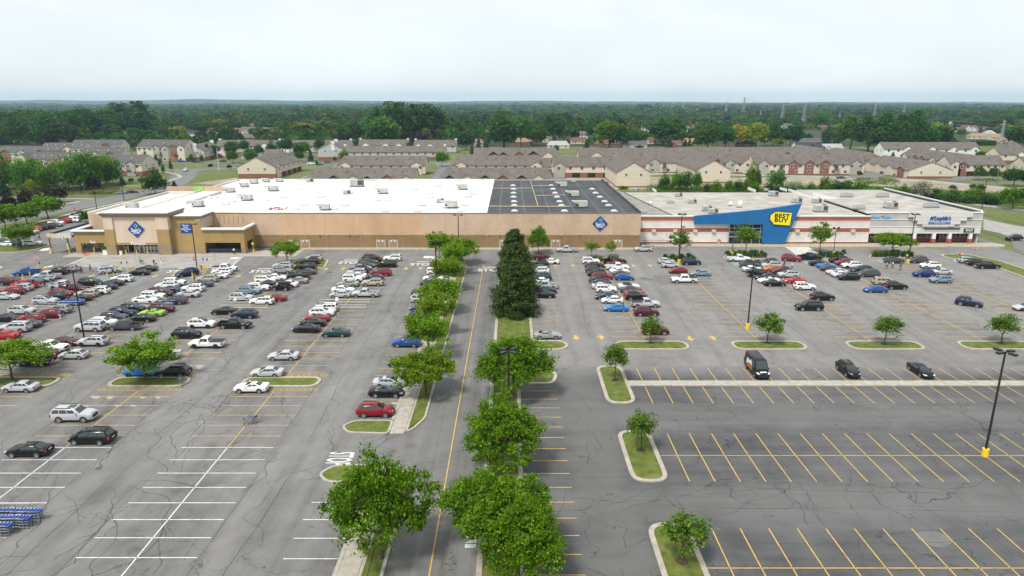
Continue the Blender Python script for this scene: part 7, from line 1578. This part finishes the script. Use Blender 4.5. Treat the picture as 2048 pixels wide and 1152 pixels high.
# thickets close behind the stores and by the side road
for i in range(19):
    px = -6+13*i+rg.uniform(-3,3); bt(px,386-rg.uniform(0,14)-(6 if px>200 else 0),rg.uniform(34,50),rg.uniform(46,64)*(1.1 if 130<px<190 else .85 if px>200 else .95),'thicket',rg.choice((GM,(.085,.17,.02),GA,(.08,.18,.02))),'bushy green')
for i in range(26):
    px = 1690+14.5*i+rg.uniform(-4,4); bt(px,391+(px-1690)*.053-rg.uniform(-2,5),rg.uniform(18,34),rg.uniform(13,24),'thicket',rg.choice((GM,GA,GD,(.10,.19,.03))),'leafy')
for i in range(10):
    px = 1435+26*i+rg.uniform(-5,5); bt(px,386+rg.uniform(-2,2),rg.uniform(18,28),rg.uniform(14,24),'thicket',rg.choice((GM,GA,GD)),'leafy')
bt(5,352,24,44,'thicket',GM,'bushy green'); bt(22,360,24,38,'thicket',GM,'bushy green')
for px,py,w,h,c,cn in ((1328,381,26,30,GM,'bushy'),(1352,382,26,36,GA,'bushy'),(1372,383,30,38,GM,'bushy'),(1393,382,22,38,GA,'bushy'),(1413,385,14,18,GM,'low leafy'),(1437,383,14,18,GM,'low leafy'),(1475,383,24,22,GD,'low dark'),(1490,384,18,20,GA,'low leafy'),(1502,380,24,48,GA,'tall feathery'),(1512,380,18,40,GM,'tall feathery'),(1552,380,32,38,(.09,.19,.03),'light green'),(1588,388,42,24,OL,'silvery'),(1622,388,14,12,GM,'low leafy'),(1648,385,20,30,GA,'feathery'),(1656,388,20,22,GA,'bushy'),(1682,388,48,26,GD,'broad dark'),(1725,386,18,16,OL,'silvery'),(1773,388,14,12,GM,'low leafy'),(1808,392,22,18,GD,'low dark'),(1840,400,40,36,OL,'big silvery'),(1868,398,22,20,GD,'dark'),(1900,404,30,16,GD,'low dark'),(1938,406,40,16,GM,'low leafy'),(1975,408,36,18,GD,'low dark'),(1960,385,18,16,GD,'dark round'),(1945,378,14,10,GD,'low dark'),(1720,350,8,8,GD,'tiny dark'),(1246,378,22,6,GA,'low leafy'),(1905,378,16,8,GM,'low leafy'),(2045,362,18,14,GD,'dark')): bt(px,py,w,h,'thicket',c,cn)
NB = len(BT)
# fillers among the far houses, kept off the roofs
tries = 0
def clear(x,y,r,deep=75):
    for fx,fy,cat in FOOT:
        rx,ry = (34,16) if cat!='house' else (10,12)
        if abs(x-fx) < rx+r*.5 and -10 < y-fy < ry+r*.5: return False
        if cat=='house' and abs(x-fx*y/fy) < 5.5+r*.6 and -deep < y-fy < 0: return False     # keep the view of the wall open
    return True
while len(BT) < NB+98 and tries < 9000:
    tries += 1; px = rg.uniform(-40,2090); py = 252+44*rg.random()**.8; x,y = G(px,py)
    if not clear(x,y,5) or (500<y<640 and -330<x<330 and px<1500 and py>291): continue
    if any((x-b[2])**2+(y-b[3])**2 < 64 for b in BT): continue
    c,cn = rg.choice(((GD,'dark green'),(GM,'green'),(GM,'green'),(GD,'dark green'),(GB,'dark green'),(GA,'fresh green'),(YG,'yellow green'),(PU,'purple leaved'),(SP,'blue spruce')))
    k = 'spruce' if cn=='blue spruce' else rg.choice(('maple','maple','round','maple'))
    w = rg.uniform(7,13) if k!='spruce' else rg.uniform(4.5,6); h = w*rg.uniform(.85,1.15) if k!='spruce' else rg.uniform(8,12)
    BT.append((px,py,x,y,w,h,k,c,cn))
by = {}
for b in BT: by.setdefault(next(n for a,z,n in BANDS if a<=b[0]<z),[]).append(b)
for nm,lst in by.items():
    lst.sort(key=lambda b:-b[1])
    for i,(px,py,x,y,w,h,k,c,cn) in enumerate(lst):
        R0,H0 = KIND_R[k]; cc = tuple(v*rg.uniform(.85,1.15) for v in c)
        o_ = ORD[i+1] if i < 20 else (ORD[i-19].replace('zeroth','twentieth') and 'twenty '+ORD[i-19] if i < 39 else f'{ORD[i-38] if i<58 else ORD[1]} after the fortieth')
        bush = k=='thicket' and h < 5.0
        lab = f"{cn} {'bush' if bush else 'tree' if 'spruce' not in cn and 'cedar' not in cn else 'conifer'}, {o_} back from the roofs, {nm}"
        lab = lab.replace('conifer,', ',') if 'spruce' in cn or 'cedar' in cn else lab
        place_tree(k,x,y,lab.replace(' ,',','),cc,(w/(2*R0),w/(2*R0),h/H0),'trees and bushes behind the stores','bush' if bush else 'conifer' if k=='spruce' else 'tree','bush' if bush else 'tree',z=-.08)
# the woods: beyond the trees that can be told apart, one mass to the skyline
cen=[]; col=[]; rn = np.random.default_rng(5)
base = np.array([GD,GM,GD,GB,(.045,.105,.022),(.06,.125,.026),GM,GD,(.03,.075,.022),(.05,.11,.03),(.034,.085,.026),(.10,.15,.02),(.085,.145,.03),(.12,.16,.03),(.03,.02,.03),(.026,.066,.03)])
def clump(xs,ys,rad,ht,nl,cols):
    for x,y,r,h,c in zip(xs,ys,rad,ht,cols):
        d = rn.normal(size=(nl,3)); d /= np.linalg.norm(d,axis=1)[:,None]; d[:,2] = np.abs(d[:,2])*.95-.25
        rr = r*(.72+.3*rn.random(nl)); p = d*rr[:,None]; p[:,2] = h*.52+d[:,2]*h*.50; p[:,0]+=x; p[:,1]+=y
        cen.append(p); col.append(np.tile(c,(nl,1))); siz.append(np.full(nl,r*(.40 if nl > 60 else .55)))
siz=[]
Ys = 590.0
while Ys < 7600:
    sp = max(12.5,Ys*.0145); half = Ys*.86+60; n = int(2*half/sp)
    xs = np.linspace(-half,half,n)+rn.normal(size=n)*sp*.35; ys = Ys+rn.normal(size=n)*sp*.4
    gap = np.sin(xs*.006+Ys*.003)+np.sin(xs*.0023-Ys*.0051+1.3)+.5*np.sin(xs*.017+Ys*.011)
    dens = .5 if Ys < 850 else .72 if Ys < 1400 else .95
    keep = (rn.random(n) < dens) & ((gap > -1.1) | (Ys > 2200))
    for i in range(n):
        if keep[i] and Ys < 1500 and not clear(xs[i],ys[i],6,170): keep[i] = False
    xs,ys = xs[keep],ys[keep]; m = len(xs)
    big = 1+.35*np.sin(xs*.004+Ys*.002)
    clump(xs,ys,sp*.60*rn.uniform(.65,1.35,m),rn.uniform(7,17,m)*np.clip(big,.75,1.35)*np.where(rn.random(m)<.06,1.45,1),110 if Ys<1700 else 36 if Ys<3200 else 22,base[rn.integers(0,len(base),m)]*rn.uniform(.6,1.05,(m,1)))
    Ys += sp*.95
cen=np.concatenate(cen); col=np.concatenate(col).astype(np.float32); siz=np.concatenate(siz)
ff = MB(); ff.poly([(-700,640),(700,640),(13000,9000),(-13000,9000)],-.06,flat_noise('forest_floor',(.018,.03,.012),(.05,.07,.025),.01,.95)); struct('forest_floor',ff)
me = leaf_mesh('distant_woods',cen,siz,WOODS,.2,.75,col); o = obj('distant_woods',me); tag(o,'mass of green woods reaching the hazy skyline','woods',None,'stuff')
# undergrowth and reeds behind the eastern stores and by the side road
cen=[]; col=[]; siz=[]
def under(poly,n,h0,h1,cols,r):
    P4 = [Vector(q) for q in pxp(*poly)]
    for _ in range(n):
        u,v = rn.random(2); a = P4[0].lerp(P4[1],u); b = P4[3].lerp(P4[2],u); q = a.lerp(b,v); h = rn.uniform(h0,h1); c = np.array(cols[rn.integers(len(cols))])*rn.uniform(.8,1.2); k = 16
        d = rn.normal(size=(k,3))*np.array([.5,.5,.3])*r; d[:,2] = np.abs(d[:,2])*h/r*.9; d[:,0]+=q.x; d[:,1]+=q.y; cen.append(d); col.append(np.tile(c,(k,1))); siz.append(np.full(k,.55))
under([(1300,384),(1700,393),(1700,381),(1300,374)],900,.9,3.2,((.09,.16,.03),GM,(.12,.18,.04),GA),2.8)
under([(1690,395),(2075,414),(2075,390),(1690,375)],1500,.9,3.2,((.10,.16,.035),(.07,.14,.025),(.15,.18,.06),GA),2.8)
under([(1690,368),(1800,372),(1790,358),(1720,356)],160,.8,2.0,((.10,.17,.04),),2.2)
under([(12,391),(240,388),(240,378),(12,378)],260,.6,1.8,((.17,.15,.08),(.10,.14,.04)),2)
cen=np.concatenate(cen); me = leaf_mesh('undergrowth',cen,np.concatenate(siz),WOODS,.2,.6,np.concatenate(col).astype(np.float32)); o = obj('undergrowth',me); tag(o,'weedy bushes and reeds in the rough ground behind the stores','undergrowth',None,'stuff')
x0,y0 = G(1941,291); x1,_ = G(1990,291); hp=[]; n=2600
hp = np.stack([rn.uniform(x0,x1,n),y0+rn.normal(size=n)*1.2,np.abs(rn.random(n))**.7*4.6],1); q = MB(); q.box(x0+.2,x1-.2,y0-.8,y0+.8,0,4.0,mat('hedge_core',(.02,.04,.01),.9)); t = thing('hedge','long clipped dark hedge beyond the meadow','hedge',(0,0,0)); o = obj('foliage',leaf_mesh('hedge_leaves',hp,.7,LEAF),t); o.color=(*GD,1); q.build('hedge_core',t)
# ---------------------------------------------------------------- camera, daylight, air
cam = bpy.data.cameras.new('camera'); co = bpy.data.objects.new('camera',cam); C.objects.link(co); sc.camera = co
cam.sensor_width = 36; cam.lens = 36*F/2048; cam.clip_end = 60000; cam.clip_start = .5
co.location = (0,0,HC); co.rotation_euler = (math.pi/2-PT,0,0)
SEL, SAZ = R(58), R(215)       # sun behind the camera's left shoulder; azimuth clockwise from +Y
w = bpy.data.worlds.new('World'); sc.world = w; w.use_nodes = True; t = w.node_tree; bg = t.nodes['Background']
sky = t.nodes.new('ShaderNodeTexSky'); sky.sky_type = 'NISHITA'; sky.sun_disc = False; sky.sun_elevation = SEL; sky.sun_rotation = SAZ; sky.altitude = 200; sky.air_density = 1.0; sky.dust_density = 2.0; sky.ozone_density = 1.0
tc = t.nodes.new('ShaderNodeTexCoord'); mp = t.nodes.new('ShaderNodeMapping'); mp.inputs['Scale'].default_value = (1.6,1.2,4.5); t.links.new(tc.outputs['Generated'],mp.inputs['Vector'])
nz = t.nodes.new('ShaderNodeTexNoise'); nz.inputs['Scale'].default_value = 2.2; nz.inputs['Detail'].default_value = 7; nz.inputs['Roughness'].default_value = .55; nz.inputs['Distortion'].default_value = .5; t.links.new(mp.outputs[0],nz.inputs['Vector'])
rp = t.nodes.new('ShaderNodeValToRGB'); rp.color_ramp.elements[0].position = .36; rp.color_ramp.elements[0].color = (.80,.80,.80,1); rp.color_ramp.elements[1].position = .66; rp.color_ramp.elements[1].color = (.97,.97,.97,1); t.links.new(nz.outputs['Fac'],rp.inputs['Fac'])
mx = t.nodes.new('ShaderNodeMix'); mx.data_type = 'RGBA'; t.links.new(rp.outputs['Color'],mx.inputs[0]); t.links.new(sky.outputs[0],mx.inputs[6]); mx.inputs[7].default_value = (CLOUD[0],CLOUD[1],CLOUD[2],1)
t.links.new(mx.outputs[2],bg.inputs['Color']); bg.inputs['Strength'].default_value = .1
sl = bpy.data.lights.new('sun','SUN'); sl.energy = SUNE; sl.angle = R(10); sl.color = (1,.96,.90); so = bpy.data.objects.new('sun',sl); C.objects.link(so)
d = Vector((math.sin(SAZ)*math.cos(SEL), math.cos(SAZ)*math.cos(SEL), math.sin(SEL))); so.rotation_euler = d.to_track_quat('Z','Y').to_euler(); so.location = (0,0,300)
if HAZE > 0:
    q = MB(); q.box(-11500,11500,-400,9950,-3,150,mat('haze_air',(.8,.85,.9))); hm = MATS['haze_air']; nt = hm.node_tree; nt.nodes.remove(nt.nodes['Principled BSDF']); pv = nt.nodes.new('ShaderNodeVolumePrincipled'); pv.inputs['Color'].default_value = (.55,.80,1.0,1); pv.inputs['Density'].default_value = HAZE; pv.inputs['Anisotropy'].default_value = .3; nt.links.new(pv.outputs[0],nt.nodes['Material Output'].inputs['Volume'])
    o = q.build('haze'); tag(o,'thin blue summer haze over the whole plain','haze',None,'stuff')
vs = sc.view_settings; vs.view_transform = 'Standard'; vs.look = 'None'; vs.exposure = EXPO; vs.gamma = 1; vs.use_curve_mapping = False
sc.cycles.max_bounces = 6; sc.cycles.diffuse_bounces = 3; sc.cycles.glossy_bounces = 2; sc.cycles.transparent_max_bounces = 8; sc.cycles.transmission_bounces = 3; sc.cycles.volume_bounces = 1
sc.cycles.use_denoising = True

# lettering becomes plain mesh, so that every word is an object of its own
bpy.context.view_layer.update(); dg = bpy.context.evaluated_depsgraph_get()
NEWM = [(o, bpy.data.meshes.new_from_object(o.evaluated_get(dg))) for o in TEXTS]
for o, me in NEWM:
    m = bpy.data.objects.new('tmp', me); C.objects.link(m); m.parent = o.parent; m.location = o.location; m.rotation_euler = o.rotation_euler; m.scale = o.scale
    for k in ('kind','label'):
        if k in o: m[k] = o[k]
    nm = o.name; bpy.data.objects.remove(o); m.name = nm
